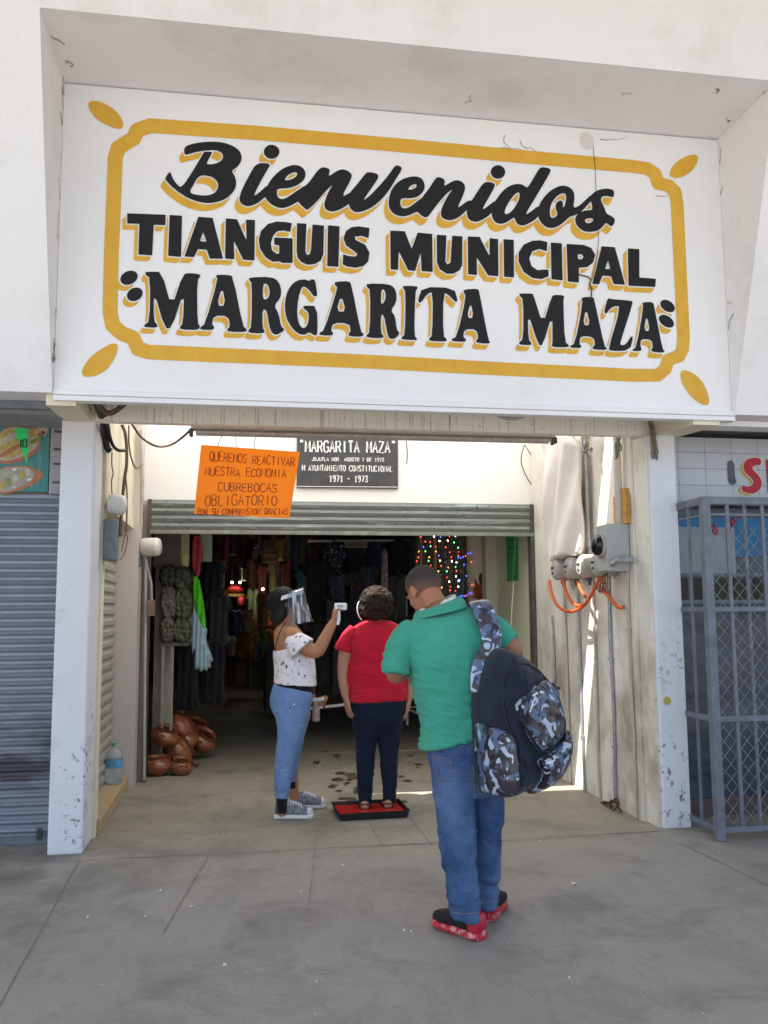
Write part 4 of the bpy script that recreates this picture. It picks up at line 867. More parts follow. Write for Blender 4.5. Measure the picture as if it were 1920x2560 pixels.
def bp_(pts, o, mat, it=2, name='print'): flat_shape([chaikin(q2(cb, pts), it) if it else q2(cb, pts)], bmap(o), .8).build(name, mat, PN)
CR = plain('banner_cream', (.50, .45, .36), .5, .2, 60); PL = plain('banner_plate', (.42, .16, .12), .5, .3, 40); YEL = plain('banner_masa_yellow', (.50, .36, .09), .5, .4, 60); ORA = plain('banner_orange', (.45, .16, .06), .5, .3, 60); GRN = plain('banner_lettuce', (.25, .27, .07), .5, .4, 60); RED = plain('banner_chilli', (.33, .03, .03), .5, .3, 60); DGR = plain('banner_dark', (.05, .05, .045), .5, .3, 60)
bp_([(-40, 90), (770, 110), (775, 250), (720, 420), (600, 300), (300, 180), (-40, 250)], .0008, CR)
bp_([(-60, 300), (300, 190), (560, 260), (660, 440), (620, 620), (430, 760), (200, 830), (-60, 830)], .0016, PL)
bp_([(-60, 330), (290, 210), (540, 280), (640, 440), (560, 590), (380, 700), (150, 780), (-60, 770)], .0024, CR)
for k, (a, b_) in enumerate([((-60, 420), (210, 290)), ((-60, 520), (250, 360)), ((-60, 630), (300, 430)), ((-20, 720), (320, 520)), ((100, 740), (350, 600))]):
    dx, dy = b_[0]-a[0], b_[1]-a[1]; L_ = math.hypot(dx, dy); nx, ny = -dy/L_*38, dx/L_*38
    bp_([(a[0]+nx, a[1]+ny), (b_[0]+nx, b_[1]+ny), (b_[0]+dx*.1, b_[1]+dy*.1), (b_[0]-nx, b_[1]-ny), (a[0]-nx, a[1]-ny)], .0032+k*.0006, [YEL, CR, YEL, ORA, YEL][k])
bp_([(280, 230), (340, 195), (430, 200), (450, 240), (380, 260)], .0068, RED); bp_([(450, 470), (640, 380), (680, 350), (640, 470), (500, 520)], .0068, GRN); bp_([(520, 180), (600, 220), (560, 300), (540, 230)], .0068, RED); bp_([(660, 290), (730, 310), (700, 380), (650, 350)], .0068, RED); bp_([(450, 320), (620, 250), (660, 330), (500, 420)], .0064, YEL)
bp_([(-60, 880), (300, 850), (450, 860), (640, 940), (715, 1010), (600, 1120), (400, 1220), (150, 1300), (-60, 1310)], .0016, ORA)
bp_([(-60, 900), (300, 870), (440, 880), (560, 950), (540, 1060), (380, 1180), (150, 1270), (-60, 1280)], .0024, plain('banner_grey_plate', (.35, .33, .28), .5, .2))
for k, (x, y) in enumerate([(20, 1190), (130, 1130), (240, 1060), (350, 1000), (440, 960)]): bp_([(x-60, y-60), (x+30, y-80), (x+60, y+20), (x-20, y+80)], .0034+.0005*k, [YEL, GRN, CR, YEL, CR][k])
for k, (x, y) in enumerate([(120, 930), (60, 1000), (230, 920), (330, 1130), (220, 1200), (470, 1080)]): bp_([(x-50, y), (x, y-28), (x+55, y-8), (x, y+24)], .0066, [plain('banner_onion', (.45, .33, .42), .5, .3), CR, plain('banner_white', (.7, .7, .66), .5, .1)][k % 3])
for x in (15, 250, 330, 420): bp_([(x, 120), (x+34, 118), (x+36, 160), (x, 165)], .0026, DGR, 0, 'lettering')
bp_([(10, 180), (80, 178), (82, 215), (12, 218)], .0026, DGR, 0, 'lettering')
FR = MB().box(x0b+.005, -1.09, 5.855, 5.93, 2.172, 2.652, .01)
solo('sign_frame', FR, paint('lilac_grey_frame', (.38, .35, .37), (.12, .1, .11), .5, 8), 'grey metal frame box between the food banner and the left pillar', 'frame')
m = MB()
for zz in (2.24, 2.36, 2.455, 2.57): m.box(x0b+.03, -1.095, 5.845, 5.8545, zz, zz+.012)
solo('frame_straps', m, STEELD, 'thin dark straps across the grey frame box beside the food banner', 'straps')
m = MB(); tri = [(34, 1071.5), (69, 1071), (68, 1160)]
f_ = [W(x, y, 5.80) for x, y in tri]; m.add(f_+[p+V((0, .002, 0)) for p in f_], [(0, 2, 1), (3, 4, 5), (0, 1, 4, 3), (1, 2, 5, 4), (2, 0, 3, 5)])
GP = thing('green_pennant', 'neon green triangular paper pennant hanging before the food banner', 'pennant', W(60, 1160, 5.8)); m.build('paper', plain('neon_green_paper', (.02, .62, .14), .6, .08), GP)
m = MB(); m.tube([W(51.5, 1099, 5.797), W(51.5, 1119, 5.797)], .004, 5); m.tube([W(x, y, 5.797) for x, y in [(57, 1100), (57, 1118), (66, 1118), (66, 1099), (57, 1100)]], .0045, 5); m.build('lettering', RUBBER, GP)

# ================================================================== right shop
TW = NT('white_wall_tile'); br = TW.n('ShaderNodeTexBrick'); br.offset = 0; br.inputs['Scale'].default_value = 1; br.inputs['Brick Width'].default_value = .2; br.inputs['Row Height'].default_value = .115; br.inputs['Mortar Size'].default_value = .0025
br.inputs['Color1'].default_value = (.46, .47, .50, 1); br.inputs['Color2'].default_value = (.42, .43, .47, 1); br.inputs['Mortar'].default_value = (.22, .22, .24, 1)
TW.l(TW.co((1, 1, 1), (math.radians(90), 0, 0)), br.inputs['Vector']); TW.base(br.outputs[0]); TW.rough(.35)
T_ = thing('tiled_lintel', 'white tiled lintel with red painted letters over the barred gate', 'lintel', (4, 5.6, 2.15))
MB().box(2.932, 7, 5.60, 5.75, 2.14, 2.60).build('tiles', TW.m, T_)
def lm(o): return lambda x, y: W(x, y, 5.599-o)
ct = (1660, 1080, 1659/260)
SRED = plain('sign_red', (.42, .012, .03), .5, .15); SYEL = plain('sign_mustard', (.45, .33, .05), .5, .15)
sS = [(1555, 420), (1420, 405), (1310, 440), (1255, 540), (1290, 650), (1400, 740), (1430, 800), (1390, 865), (1300, 870), (1255, 840), (1225, 920), (1300, 975), (1420, 990), (1520, 940), (1565, 850), (1550, 740), (1470, 650), (1410, 590), (1420, 545), (1480, 525), (1550, 535)]
flat_shape([chaikin(q2(ct, [(x-50, y+30) for x, y in sS]), 2)], lm(.001), .7).build('letter_shadow', SYEL, T_)
flat_shape([chaikin(q2(ct, sS), 2)], lm(.0036), .7, grow=1.6).build('letter_outline', plain('sign_pale', (.75, .66, .6), .5), T_)
flat_shape([chaikin(q2(ct, sS), 2)], lm(.005), .7).build('lettering', SRED, T_)
flat_shape([q2(ct, [(1625, 440), (1760, 440), (1765, 985), (1660, 985)])], lm(.005), .7).build('lettering', SRED, T_)
flat_shape([chaikin(q2(ct, [(1010, 455), (1120, 455), (1135, 740), (1155, 760), (1150, 830), (1080, 845), (1025, 810), (1015, 620)]), 1)], lm(.004), .7).build('painted_mark', plain('mark_grey', (.10, .10, .11), .6, .5, 90), T_)
G = thing('barred_gate', 'grey barred steel cage gate with wire mesh, right of the pillar', 'gate', (3.9, 5.15, 0))
zt = 2.125; GX = 2.905
MB().box(GX, GX+.055, 5.14, 5.19, .003, zt, .004).build('corner_post', STEEL, G)
for z0, z1 in ((zt-.05, zt), (1.395, 1.425), (.715, .75), (.05, .085)):
    MB().box(GX+.056, 6.5, 5.145, 5.175, z0, z1, .003).build('rail', STEEL, G); MB().box(GX+.01, GX+.04, 5.191, 5.6, z0, z1, .003).build('rail', STEEL, G)
MB().box(GX+.056, 6.5, 5.15, 5.162, 2.005, 2.017).build('rail', STEEL, G); MB().box(GX+.02, GX+.03, 5.191, 5.6, 2.005, 2.017).build('rail', STEEL, G)
x = GX+.055+.122; k = 0
while x < 4.6:
    m = MB()
    if k % 2 == 0: m.box(x-.011, x+.011, 5.152, 5.17, .05, zt-.05)
    else:
        rings = []
        for i in range(90):
            zz = .05+(zt-.1)*i/89; a = i*.55; rings.append([V((x+.012*math.cos(a+q_*math.pi/2), 5.161+.012*math.sin(a+q_*math.pi/2), zz)) for q_ in range(4)])
        m.loft(rings)
    m.build('bar', STEEL, G); x += .122; k += 1
m = MB(); m.box(GX+.018, GX+.032, 5.36, 5.378, .05, zt-.05); m.build('bar', STEEL, G)
m = MB()
for sgn in (1, -1):
    for k in range(-34, 34):
        xa = GX+.06+k*.078; pts = []
        for i in range(2):
            pass
        z0, z1 = .09, 1.93; xs0, xs1 = (xa, xa+(z1-z0)*sgn*.86)
        ts = [t for t in (0, 1)]
        lo, hi = GX+.06, 4.5
        def xz(t): return xs0+(xs1-xs0)*t
        t0, t1 = 0., 1.
        if abs(xs1-xs0) > 1e-6:
            ta, tb = (lo-xs0)/(xs1-xs0), (hi-xs0)/(xs1-xs0); ta, tb = min(ta, tb), max(ta, tb); t0, t1 = max(0, ta), min(1, tb)
        if t1-t0 > .02: m.tube([V((xz(t0), 5.19+.003*sgn, z0+(z1-z0)*t0)), V((xz(t1), 5.19+.003*sgn, z0+(z1-z0)*t1))], .0021, 4, cap=False)
m.build('wire_mesh', plain('mesh_wire', (.26, .265, .28), .5, .2), G)
# shop front behind the gate
SF = thing('glazed_shop', 'shop front with blue poster and grey glass behind the barred gate', 'shop front', (4, 5.8, 0))
sg = NT('grey_blue_glass'); sc_ = sg.mix(sg.ramp(sg.noise(3, 6, .65, (1, 1, 2)), .35, .7), (.03, .042, .062), (.10, .115, .15)); sc_ = sg.mix(sg.ramp(sg.noise(9, 5, .7, (1, 1, 1.6)), .64, .72), sc_, (.24, .225, .20)); sg.base(sc_); sg.rough(.18)  # mottled base colour stands in for reflections in the glass
MB().box(2.94, 7, 5.80, 5.86, .003, 2.139).build('glass', sg.m, SF)
MB().box(2.97, 7, 5.785, 5.799, 1.78, 2.06).build('poster', paint('blue_poster_print', (.03, .16, .34), (.05, .06, .1), .6, 4, .3, 0), SF)
MB().box(2.97, 3.5, 5.776, 5.7835, 1.64, 1.99).build('paper_sheet', paint('grey_paper', (.30, .32, .35), (.12, .14, .2), .6, 9, .5, 0), SF)
m = MB(); cp_ = (1660, 1080, 1659/260)
def gp(x, y): return W(cp_[0]+x/cp_[2], cp_[1]+y/cp_[2], 5.772)
for st in [[(720, 1650), (760, 1480), (800, 1470), (820, 1530), (770, 1570), (830, 1640)], [(830, 1560), (860, 1520), (860, 1580), (820, 1610), (870, 1620)], [(1010, 1460), (1050, 1430), (1040, 1500), (1060, 1560)], [(1080, 1400), (1090, 1510)], [(1120, 1370), (1130, 1470)], [(1150, 1350), (1160, 1420)], [(1060, 1440), (1150, 1380)]]: m.tube([gp(*a) for a in st], .006, 5, smooth=1)
m.build('lettering', plain('faded_red_ink', (.4, .05, .07), .6), SF)
for k in range(8):
    xx = 3.02+k*.155; MB().box(xx, xx+.115, 5.79, 5.7985, 1.48, 1.63).build('dark_pane', plain('black_pane', (.008, .008, .009), .2), SF)
MB().box(2.94, 7, 5.775, 5.80, 1.64, 1.665).build('frame', STEEL, SF); MB().box(2.94, 7, 5.775, 5.80, 1.45, 1.475).build('frame', STEEL, SF); MB().box(2.94, 7, 5.77, 5.80, .003, .12).build('frame', paint('rusty_base', (.12, .09, .08), (.2, .07, .04), .6, 9), SF)

# ================================================================== people
def skin(name, col, red):
    t = NT(name); c = t.mix(t.ramp(t.noise(9, 4, .6), .35, .65), col, red); c = t.mix(t.mul(t.ramp(t.noise(160, 3, .6), .4, .7), .25), c, tuple(x*.8 for x in col))
    t.base(c); t.rough(.48); t.spec(.35); t.b.inputs['Subsurface Weight'].default_value = .12; t.b.inputs['Subsurface Radius'].default_value = (.012, .005, .003); t.bump(t.noise(300, 3, .6), .08, .002); return t.m
SK1, SK2, SK3 = skin('tan_skin', (.40, .185, .095), (.44, .19, .10)), skin('olive_skin', (.42, .22, .135), (.45, .2, .13)), skin('brown_skin', (.33, .15, .085), (.37, .15, .085))
def hair_mat(name, a, b, sc=60):
    t = NT(name); t.base(t.mix(t.ramp(t.noise(sc, 6, .7, (1, 1, .4), 1), .35, .7), a, b)); t.rough(.5); t.spec(.3); t.bump(t.noise(sc*2.2, 5, .7, (1, 1, .35), 1.5), .8, .01); return t.m
def bodyring(r, n=28, ex=2.35):
    """r = (xL, yL, xR, yR, thickness, Y[, skew]) in picture units"""
    xl, yl, xr, yr, th, Y = r[:6]; sk = r[6] if len(r) > 6 else 0
    a, b = W(xl, yl, Y), W(xr, yr, Y); c = (a+b)/2; u = (b-a)/2; v = V((0, th/2, 0)); out = []
    u = u+V((0, sk, 0))
    for k in range(n):
        t = 2*math.pi*k/n; ct_, st_ = math.cos(t), math.sin(t)
        out.append(c+u*(math.copysign(abs(ct_)**(2/ex), ct_))+v*(math.copysign(abs(st_)**(2/ex), st_)))
    return out
def smooth_rings(rows, it=1):
    for _ in range(it):
        q = [rows[0]]
        for a, b in zip(rows, rows[1:]): q += [tuple(x*.75+y*.25 for x, y in zip(a, b)), tuple(x*.25+y*.75 for x, y in zip(a, b))]
        rows = q+[rows[-1]]
    return rows
def torso(mb, rows, ex=2.35, it=1): mb.loft([bodyring(r, ex=ex) for r in smooth_rings(rows, it)]); return mb
def R4(y, l, r, th, Y): return (l, y, r, y, th, Y)
def limb(mb, pts, n=16, it=2, ends=True):
    """pts = (x, y, Y, radius in metres)"""
    P = [W(x, y, Y) for x, y, Y, r in pts]; rr = [p[3] for p in pts]
    if ends:
        d = (P[0]-P[1]).normalized(); P.insert(0, P[0]+d*rr[0]*.7); rr.insert(0, rr[0]*.55)
        d = (P[-1]-P[-2]).normalized(); P.append(P[-1]+d*rr[-1]*.7); rr.append(rr[-1]*.55)
    mb.tube(P, rr, n, smooth=it); return mb
def hand(mb, wrist, fwd, palm_n, curl, s=1.0, thumb_side=1, spread=.12, grip=None):
    """palm and five jointed fingers; fwd along the hand, palm_n out of the palm, curl per finger (radians per joint)"""
    f = V(fwd).normalized(); nrm = V(palm_n); nrm = (nrm-f*nrm.dot(f)).normalized(); sd = f.cross(nrm)*thumb_side
    w_ = V(wrist)
    rings = []
    for t, hw, ht in [(-.02, .024, .021), (.0, .026, .02), (.02, .033, .019), (.045, .040, .017), (.07, .043, .015), (.088, .041, .012)]:
        c = w_+f*t*s; rings.append([c+sd*hw*s*math.cos(2*math.pi*k/16)+nrm*ht*s*math.sin(2*math.pi*k/16) for k in range(16)])
    mb.loft(rings)
    for k, (off, L, r) in enumerate([(.031, .072, .0095), (.011, .082, .0098), (-.010, .076, .0094), (-.030, .060, .0085)]):
        p = w_+f*.078*s+sd*off*s; d = (f+sd*(off*spread*22*.1)).normalized(); pts = [p-f*.02*s, p]; rr = [r*s, r*s*1.05]
        for j, fr in enumerate((.45, .32, .25)):
            a = curl[k]*(.8 if j == 0 else 1.1); d = (Matrix.Rotation(a, 3, nrm.cross(d).normalized()) @ d) if False else (d*math.cos(a)+nrm*math.sin(a)).normalized() if j == 0 else (d*math.cos(a)+(nrm-d*nrm.dot(d)).normalized()*math.sin(a) if abs(nrm.dot(d)) < .97 else d*math.cos(a)-f*math.sin(a)).normalized()
            p = p+d*L*fr*s; pts.append(p); rr.append(r*s*(1-.08*(j+1)))
        pts.append(p+d*.006*s); rr.append(r*s*.45)
        mb.tube(pts, rr, 8, smooth=1)
    p = w_+f*.022*s+sd*.026*s; d = (f*.62+sd*.7+nrm*.35).normalized(); d2 = (f*.85+sd*.15+nrm*.5).normalized()
    mb.tube([p-d*.012*s, p+d*.025*s, p+d*.045*s+d2*.006*s, p+d*.047*s+d2*.032*s, p+d*.048*s+d2*.05*s, p+d*.048*s+d2*.055*s], [.013*s, .0135*s, .0115*s, .0105*s, .008*s, .004*s], 8, smooth=1)
    return mb
def headframe(yaw, pitch, roll=0):
    """yaw 0 looks along +Y (away from the camera), positive turns to -X; pitch positive looks down"""
    return Matrix.Rotation(yaw, 3, 'Z') @ Matrix.Rotation(-pitch, 3, 'X') @ Matrix.Rotation(roll, 3, 'Y')
def head(mb, c, M_, s=1.0):
    """skull, face, jaw, nose, brows, lips and ears; c = middle of the skull, face towards local +Y"""
    def e(p, r, rot=None): mb.ell(V(c)+M_ @ (V(p)*s), V(r)*s, (M_ @ rot) if rot else M_, 18, 12)
    e((0, -.012, .022), (.076, .094, .088)); e((0, .022, -.03), (.063, .068, .082)); e((0, .052, -.088), (.036, .034, .026)); e((0, .03, -.075), (.052, .05, .034))
    e((0, .088, -.024), (.011, .018, .022), Matrix.Rotation(.35, 3, 'X')); e((0, .097, -.037), (.015, .012, .010))
    e((.03, .073, .012), (.024, .014, .009)); e((-.03, .073, .012), (.024, .014, .009)); e((.036, .055, -.03), (.022, .024, .022)); e((-.036, .055, -.03), (.022, .024, .022))
    e((0, .083, -.061), (.021, .009, .0055)); e((0, .082, -.071), (.018, .009, .006))
    for sx in (1, -1): e((sx*.077, -.006, -.018), (.009, .019, .031), Matrix.Rotation(-.2*sx, 3, 'Z')); e((sx*.082, -.012, -.006), (.006, .014, .018))
    mb.tube([V(c)+M_ @ (V((0, -.022, -.05))*s), V(c)+M_ @ (V((0, -.03, -.12))*s)], [.056*s, .055*s], 16)
def face_bits(par, c, M_, s=1.0, lip=(.30, .10, .08)):
    for sx in (1, -1):
        MB().ell(V(c)+M_ @ (V((sx*.030, .069, -.004))*s), (.0125*s, .0105*s, .009*s), M_, 12, 8).build('eye', plain('eye_white', (.75, .72, .68), .25, .05), par, smooth=True)
        MB().ell(V(c)+M_ @ (V((sx*.030, .0785, -.004))*s), (.0058*s, .0025*s, .0058*s), M_, 12, 8).build('iris', plain('dark_iris', (.02, .011, .007), .15, .2), par, smooth=True)
        MB().tube([V(c)+M_ @ (V((sx*x, y, z))*s) for x, y, z in [(.012, .085, .020), (.03, .086, .026), (.05, .073, .020)]], [.003*s, .0042*s, .002*s], 6, smooth=1).build('eyebrow', plain('brow_hair', (.018, .012, .009), .7), par, smooth=True)
    MB().tube([V(c)+M_ @ (V((x, y, -.066))*s) for x, y in [(-.019, .084), (0, .0915), (.019, .084)]], [.003*s, .0065*s, .003*s], 8, smooth=1).build('lips', plain('lip_skin', lip, .4, .15), par, smooth=True)
def wr(scale, amp, sx=1, sy=1, sz=1, ph=0.0, ridged=True):
    def f(p, n_):
        v = noise.noise(V((p.x*sx*scale+ph, p.y*sy*scale, p.z*sz*scale)))
        if ridged: v = (1-abs(v)*2.2)
        return amp*v
    return f
def shoe(par, heel, toe, width, height, um, sm, sole_h=.028, name='shoe', toe_cap=None, heelm=None, laces=None):
    h, t = V(heel), V(toe); d = (t-h); L = d.length; d.normalize(); s = V((-d.y, d.x, 0)); up = V((0, 0, 1)); z0 = h.z
    def prof(k): return width/2*([.62, .86, .92, .86, .84, .98, 1.02, .9, .62, .25][k])
    us = [0, .05, .14, .28, .42, .58, .72, .86, .95, 1.0]; hs = [.82, .92, .98, 1.0, .93, .76, .58, .48, .38, .28]
    def ring(u, hw, zb, zt, n=16):
        c = h+d*L*u; return [c+s*hw*math.copysign(abs(math.cos(a))**.7, math.cos(a))+up*((zb+zt)/2-z0*0+(zt-zb)/2*math.copysign(abs(math.sin(a))**.7, math.sin(a))) for a in [2*math.pi*k/n for k in range(n)]]
    sh = MB(); sh.loft([ring(u, prof(k)*1.06, 0, sole_h*(1.0 if k < 7 else .95)) for k, u in enumerate(us)]).build if False else sh.loft([ring(u, prof(k)*1.06, .001, sole_h) for k, u in enumerate(us)])
    root = sh.build(name, sm, par, auto=45)
    up_ = MB(); up_.loft([ring(.02+u*.955, prof(k)*.97, sole_h*.7, sole_h+(height-sole_h)*hs[k]) for k, u in enumerate(us)]); up_.build('upper', um, root, smooth=True)
    if toe_cap: MB().loft([ring(.02+us[k]*.96, prof(k)*1.0, sole_h*.72, sole_h+(height-sole_h)*hs[k]*1.06+.001) for k in (7, 8, 9)]).build('toe_cap', toe_cap, root, smooth=True)
    if heelm: MB().loft([ring(.012+us[k]*.96, prof(k)*1.03, sole_h*.72, sole_h+(height-sole_h)*hs[k]*(1.03 if k < 2 else .8)) for k in (0, 1, 2)]).build('heel_counter', heelm, root, smooth=True)
    if laces:
        m = MB()
        for k, u in enumerate((.36, .43, .50, .57, .64)):
            hh = sole_h+(height-sole_h)*float(np.interp((u-.02)/.955, us, hs)); c = h+d*L*u
            for q_ in (1, -1): m.tube([c+s*width*.36*q_+up*(hh*.82), c+s*width*.2*q_+up*(hh*.99+.002), c+d*.008+up*(hh+.004), c-s*width*.2*q_+d*.014+up*(hh*.97+.002), c-s*width*.36*q_+d*.02+up*(hh*.78)], .0042, 5, smooth=1)
        m.build('laces', laces, root)
    return root

# ---------------------------------------------------------------- man with the backpack
def man():
    Yc = 4.0
    hc = W(1060, 1476, 4.10); hM = headframe(.42, .62)
    b = MB()
    torso(b, [R4(1530, 1066, 1140, .12, 4.02), R4(1555, 1030, 1222, .19, 4.0), R4(1600, 1022, 1232, .22, 4.0), R4(1680, 1042, 1200, .235, 4.0), R4(1780, 1062, 1198, .235, 4.0), R4(1850, 1074, 1212, .24, 4.0), R4(1930, 1088, 1234, .25, 4.0)])
    b.tube([W(1108, 1548, 4.02), W(1090, 1518, 4.04), hc+hM @ V((0, -.02, -.05))], [.066, .061, .057], 16, smooth=1)
    head(b, hc, hM, 1.0)
    limb(b, [(1022, 1572, 4.0, .05), (1000, 1620, 3.99, .05), (987, 1678, 3.98, .047), (990, 1688, 4.05, .043), (1022, 1668, 4.2, .037), (1070, 1640, 4.33, .029)])
    hand(b, W(1074, 1637, 4.34), (.6, .75, .25), (0, -.3, 1), (.35, .4, .45, .5), .95, 1)
    limb(b, [(1236, 1572, 4.0, .05), (1262, 1600, 3.97, .05), (1287, 1632, 3.97, .046), (1280, 1640, 4.05, .043), (1225, 1640, 4.22, .036), (1165, 1630, 4.36, .029)])
    hand(b, W(1160, 1629, 4.365), (-.8, .55, .25), (0, -.3, 1), (.5, .55, .6, .6), .95, -1)
    limb(b, [(1124, 1890, 4.0, .07), (1136, 2013, 3.98, .06), (1142, 2103, 3.95, .052), (1150, 2190, 3.93, .05), (1166, 2290, 3.93, .034), (1172, 2325, 3.93, .03)])
    limb(b, [(1206, 1890, 4.02, .07), (1219, 2013, 4.05, .055), (1218, 2103, 4.07, .052), (1217, 2180, 4.09, .05), (1219, 2262, 4.1, .036), (1220, 2285, 4.1, .036)])
    p = remesh(b, 'person', SK3, .0055, 5)
    tag(p, 'person in green polo shirt and blue jeans, head bowed, seen from behind', 'person')
    face_bits(p, hc, hM)
    # cropped hair with faded sides
    t = NT('cropped_hair'); vd = t.n('ShaderNodeVectorMath', operation='DOT_PRODUCT'); t.l(t.co(), vd.inputs[0]); _u = hM @ V((0, -.45, .89)).normalized(); vd.inputs[1].default_value = _u
    b0 = _u.dot(hc-p.location); _f = t.mul(vd.outputs['Value'], t.mul(t.noise(70, 4, .7), .04), 'ADD')
    t.base(t.mix(t.ramp(_f, b0+.005, b0+.075), t.mix(t.ramp(t.noise(260, 3, .7), .35, .65), (.21, .088, .05), (.10, .05, .032)), t.mix(t.ramp(t.noise(220, 4, .7), .3, .7), (.010, .007, .005), (.04, .025, .018)))); t.rough(.65); t.bump(t.noise(420, 3, .7), .6, .004)
    MATS['cropped_hair'] = t.m
    h = MB(); Mh = hM
    h.ell(hc+Mh @ V((0, -.013, .024)), (.0785, .0965, .0885), Mh, 24, 16); h.ell(hc+Mh @ V((0, -.008, .04)), (.077, .095, .079), Mh, 24, 16)
    ho = remesh(h, 'hair', MATS['cropped_hair'], .006, 2, p)
    # keep only the crown: lower part of the shell sinks into the skull
    for vtx in ho.data.vertices:
        l_ = Mh.inverted() @ (vtx.co+p.location-hc)
        cut = -.045+.075*max(0, min(1, (l_.y+.01)/.06))
        if l_.z < cut: vtx.co = vtx.co-(Mh @ V((l_.x, l_.y+.012, l_.z-.02)))*min(.35, (cut-l_.z)*5)
    # polo shirt
    s = MB()
    rows = [R4(1512, 1072, 1152, .12, 4.05), (1048, 1543, 1180, 1520, .155, 4.03), (1022, 1556, 1232, 1534, .2, 4.0), (1004, 1577, 1252, 1566, .235, 4.0), R4(1620, 1008, 1244, .26, 4.0), R4(1665, 1022, 1226, .27, 4.0), R4(1720, 1036, 1216, .275, 4.0), R4(1776, 1049, 1210, .272, 4.0), (1058, 1812, 1210, 1800, .272, 4.0), (1054, 1848, 1212, 1814, .28, 4.0), (1050, 1871, 1214, 1822, .285, 4.0)]
    torso(s, rows)
    limb(s, [(1035, 1578, 4.0, .06), (1012, 1592, 4.0, .063), (998, 1625, 3.99, .062), (990, 1655, 3.985, .0605), (989, 1681, 3.98, .059)], ends=False)
    limb(s, [(1215, 1560, 4.0, .06), (1240, 1572, 3.99, .06), (1256, 1592, 3.975, .057), (1272, 1607, 3.965, .053)], ends=False)
    def dsp(q, n_):
        z = q.z; w1 = noise.noise(V((q.x*6-z*9, q.y*4, z*26+q.x*11))); low = max(0, min(1, (1.42-z)/.25))
        a = .0065*(1-abs(w1)*2)*low
        a += .006*noise.noise(V((q.x*9, q.y*9, z*7)))+.0025*(1-2*abs(noise.noise(V((q.x*8-z*9, q.y*6, z*8+q.x*4)))))
        a += .0045*(1-abs(noise.noise(V((q.x*9-z*22, q.y*5, z*44+q.x*16))))*2)*max(0, min(1, (1.12-z)/.16))
        a += .003*(1-abs(noise.noise(V((q.x*16+z*10, q.y*5, z*20))))*2)*low
        return a
    sh = remesh(s, 'shirt', cloth('green_pique', (.055, .355, .245), .14, 9, 700, .45, .1, 3.2), .0048, 6, p, dsp)
    # stitched seams: sleeve hems, armhole and side seam
    for sg_, cpt in ((1, [(958, 1672, 3.98), (975, 1684, 3.93), (1000, 1688, 3.92), (1020, 1681, 3.95)]),):
        MB().tube([W(*a) for a in cpt], .0022, 5, smooth=2).build('hem_seam', plain('dark_green_thread', (.015, .12, .085), .8), sh, smooth=True)
    # collar and the white undershirt showing inside it
    cs = [(1086, 1520, 4.02, 52, .105), (1090, 1510, 4.035, 50, .10), (1096, 1500, 4.045, 46, .093)]
    def crng(x0, y0, x1, y1, th, Y, sk=0): return bodyring((x0, y0, x1, y1, th, Y, sk), 28, 2.1)
    m = MB(); m.loft([crng(1033, 1549, 1168, 1516, .205, 4.02), crng(1035, 1539, 1160, 1500, .205, 4.03), crng(1040, 1529, 1149, 1489, .19, 4.05), crng(1044, 1528, 1143, 1492, .17, 4.055), crng(1046, 1540, 1146, 1512, .17, 4.05)], cap=False)
    m.build('collar', MATS['green_pique'], sh, smooth=True)
    m = MB(); m.loft([crng(1047, 1534, 1140, 1500, .168, 4.055), crng(1048, 1523, 1137, 1485, .155, 4.065), crng(1050, 1524, 1134, 1488, .145, 4.065)], cap=False)
    m.build('undershirt', plain('white_cotton', (.8, .78, .74), .8), sh, smooth=True)
    # jeans
    dn = NT('blue_denim'); dc = dn.mix(dn.ramp(dn.noise(4.2, 6, .65, (1, 1, .8)), .38, .62), (.045, .085, .20), (.13, .215, .39)); dc = dn.mix(dn.ramp(dn.noise(240, 3, .6, (3, 3, .35)), .35, .7, 0, .45), dc, (.03, .07, .19))
    dn.base(dc); dn.rough(.9); dn.spec(.15); dn.bump(dn.mul(dn.noise(300, 3, .6), dn.mul(dn.noise(16, 6, .65, (1, 1, 2.6), 1.6), 4), 'ADD'), .6, .010); dn = dn.m
    j = MB()
    torso(j, [R4(1800, 1062, 1212, .245, 4.0), R4(1850, 1065, 1224, .262, 4.0), R4(1890, 1069, 1234, .275, 4.0), R4(1925, 1075, 1242, .27, 4.0), R4(1955, 1084, 1246, .23, 4.0), R4(1985, 1100, 1240, .19, 4.01)])
    torso(j, [R4(1910, 1075, 1172, .21, 4.0), R4(1965, 1083, 1182, .2, 3.99), R4(2013, 1090, 1187, .185, 3.98), R4(2060, 1096, 1187, .172, 3.965), R4(2103, 1101, 1186, .16, 3.95), R4(2150, 1107, 1187, .155, 3.94), R4(2194, 1117, 1190, .15, 3.93), R4(2240, 1124, 1195, .148, 3.92), R4(2268, 1126, 1200, .15, 3.92), R4(2284, 1127, 1202, .16, 3.915), R4(2292, 1129, 1203, .16, 3.91)], 2.1)
    torso(j, [R4(1910, 1160, 1246, .21, 4.02), R4(1965, 1172, 1254, .2, 4.04), R4(2013, 1181, 1256, .18, 4.06), R4(2085, 1185, 1253, .155, 4.07), R4(2130, 1187, 1249, .15, 4.08), R4(2171, 1190, 1244, .145, 4.09), R4(2216, 1192, 1242, .14, 4.1), R4(2240, 1194, 1243, .145, 4.1), R4(2254, 1194, 1245, .155, 4.1), R4(2264, 1196, 1243, .15, 4.1)], 2.1)
    def dj(q, n_):
        z = q.z; k = 1.0 if z < .45 else .5
        return .010*k*(1-abs(noise.noise(V((q.x*7, q.y*7, z*15+q.x*8))))*2.2)+.005*noise.noise(V((q.x*10, q.y*10, z*6)))+(.013*max(0, 1-abs(z-.16)/.13)*noise.noise(V((q.x*14, q.y*14, z*34))))
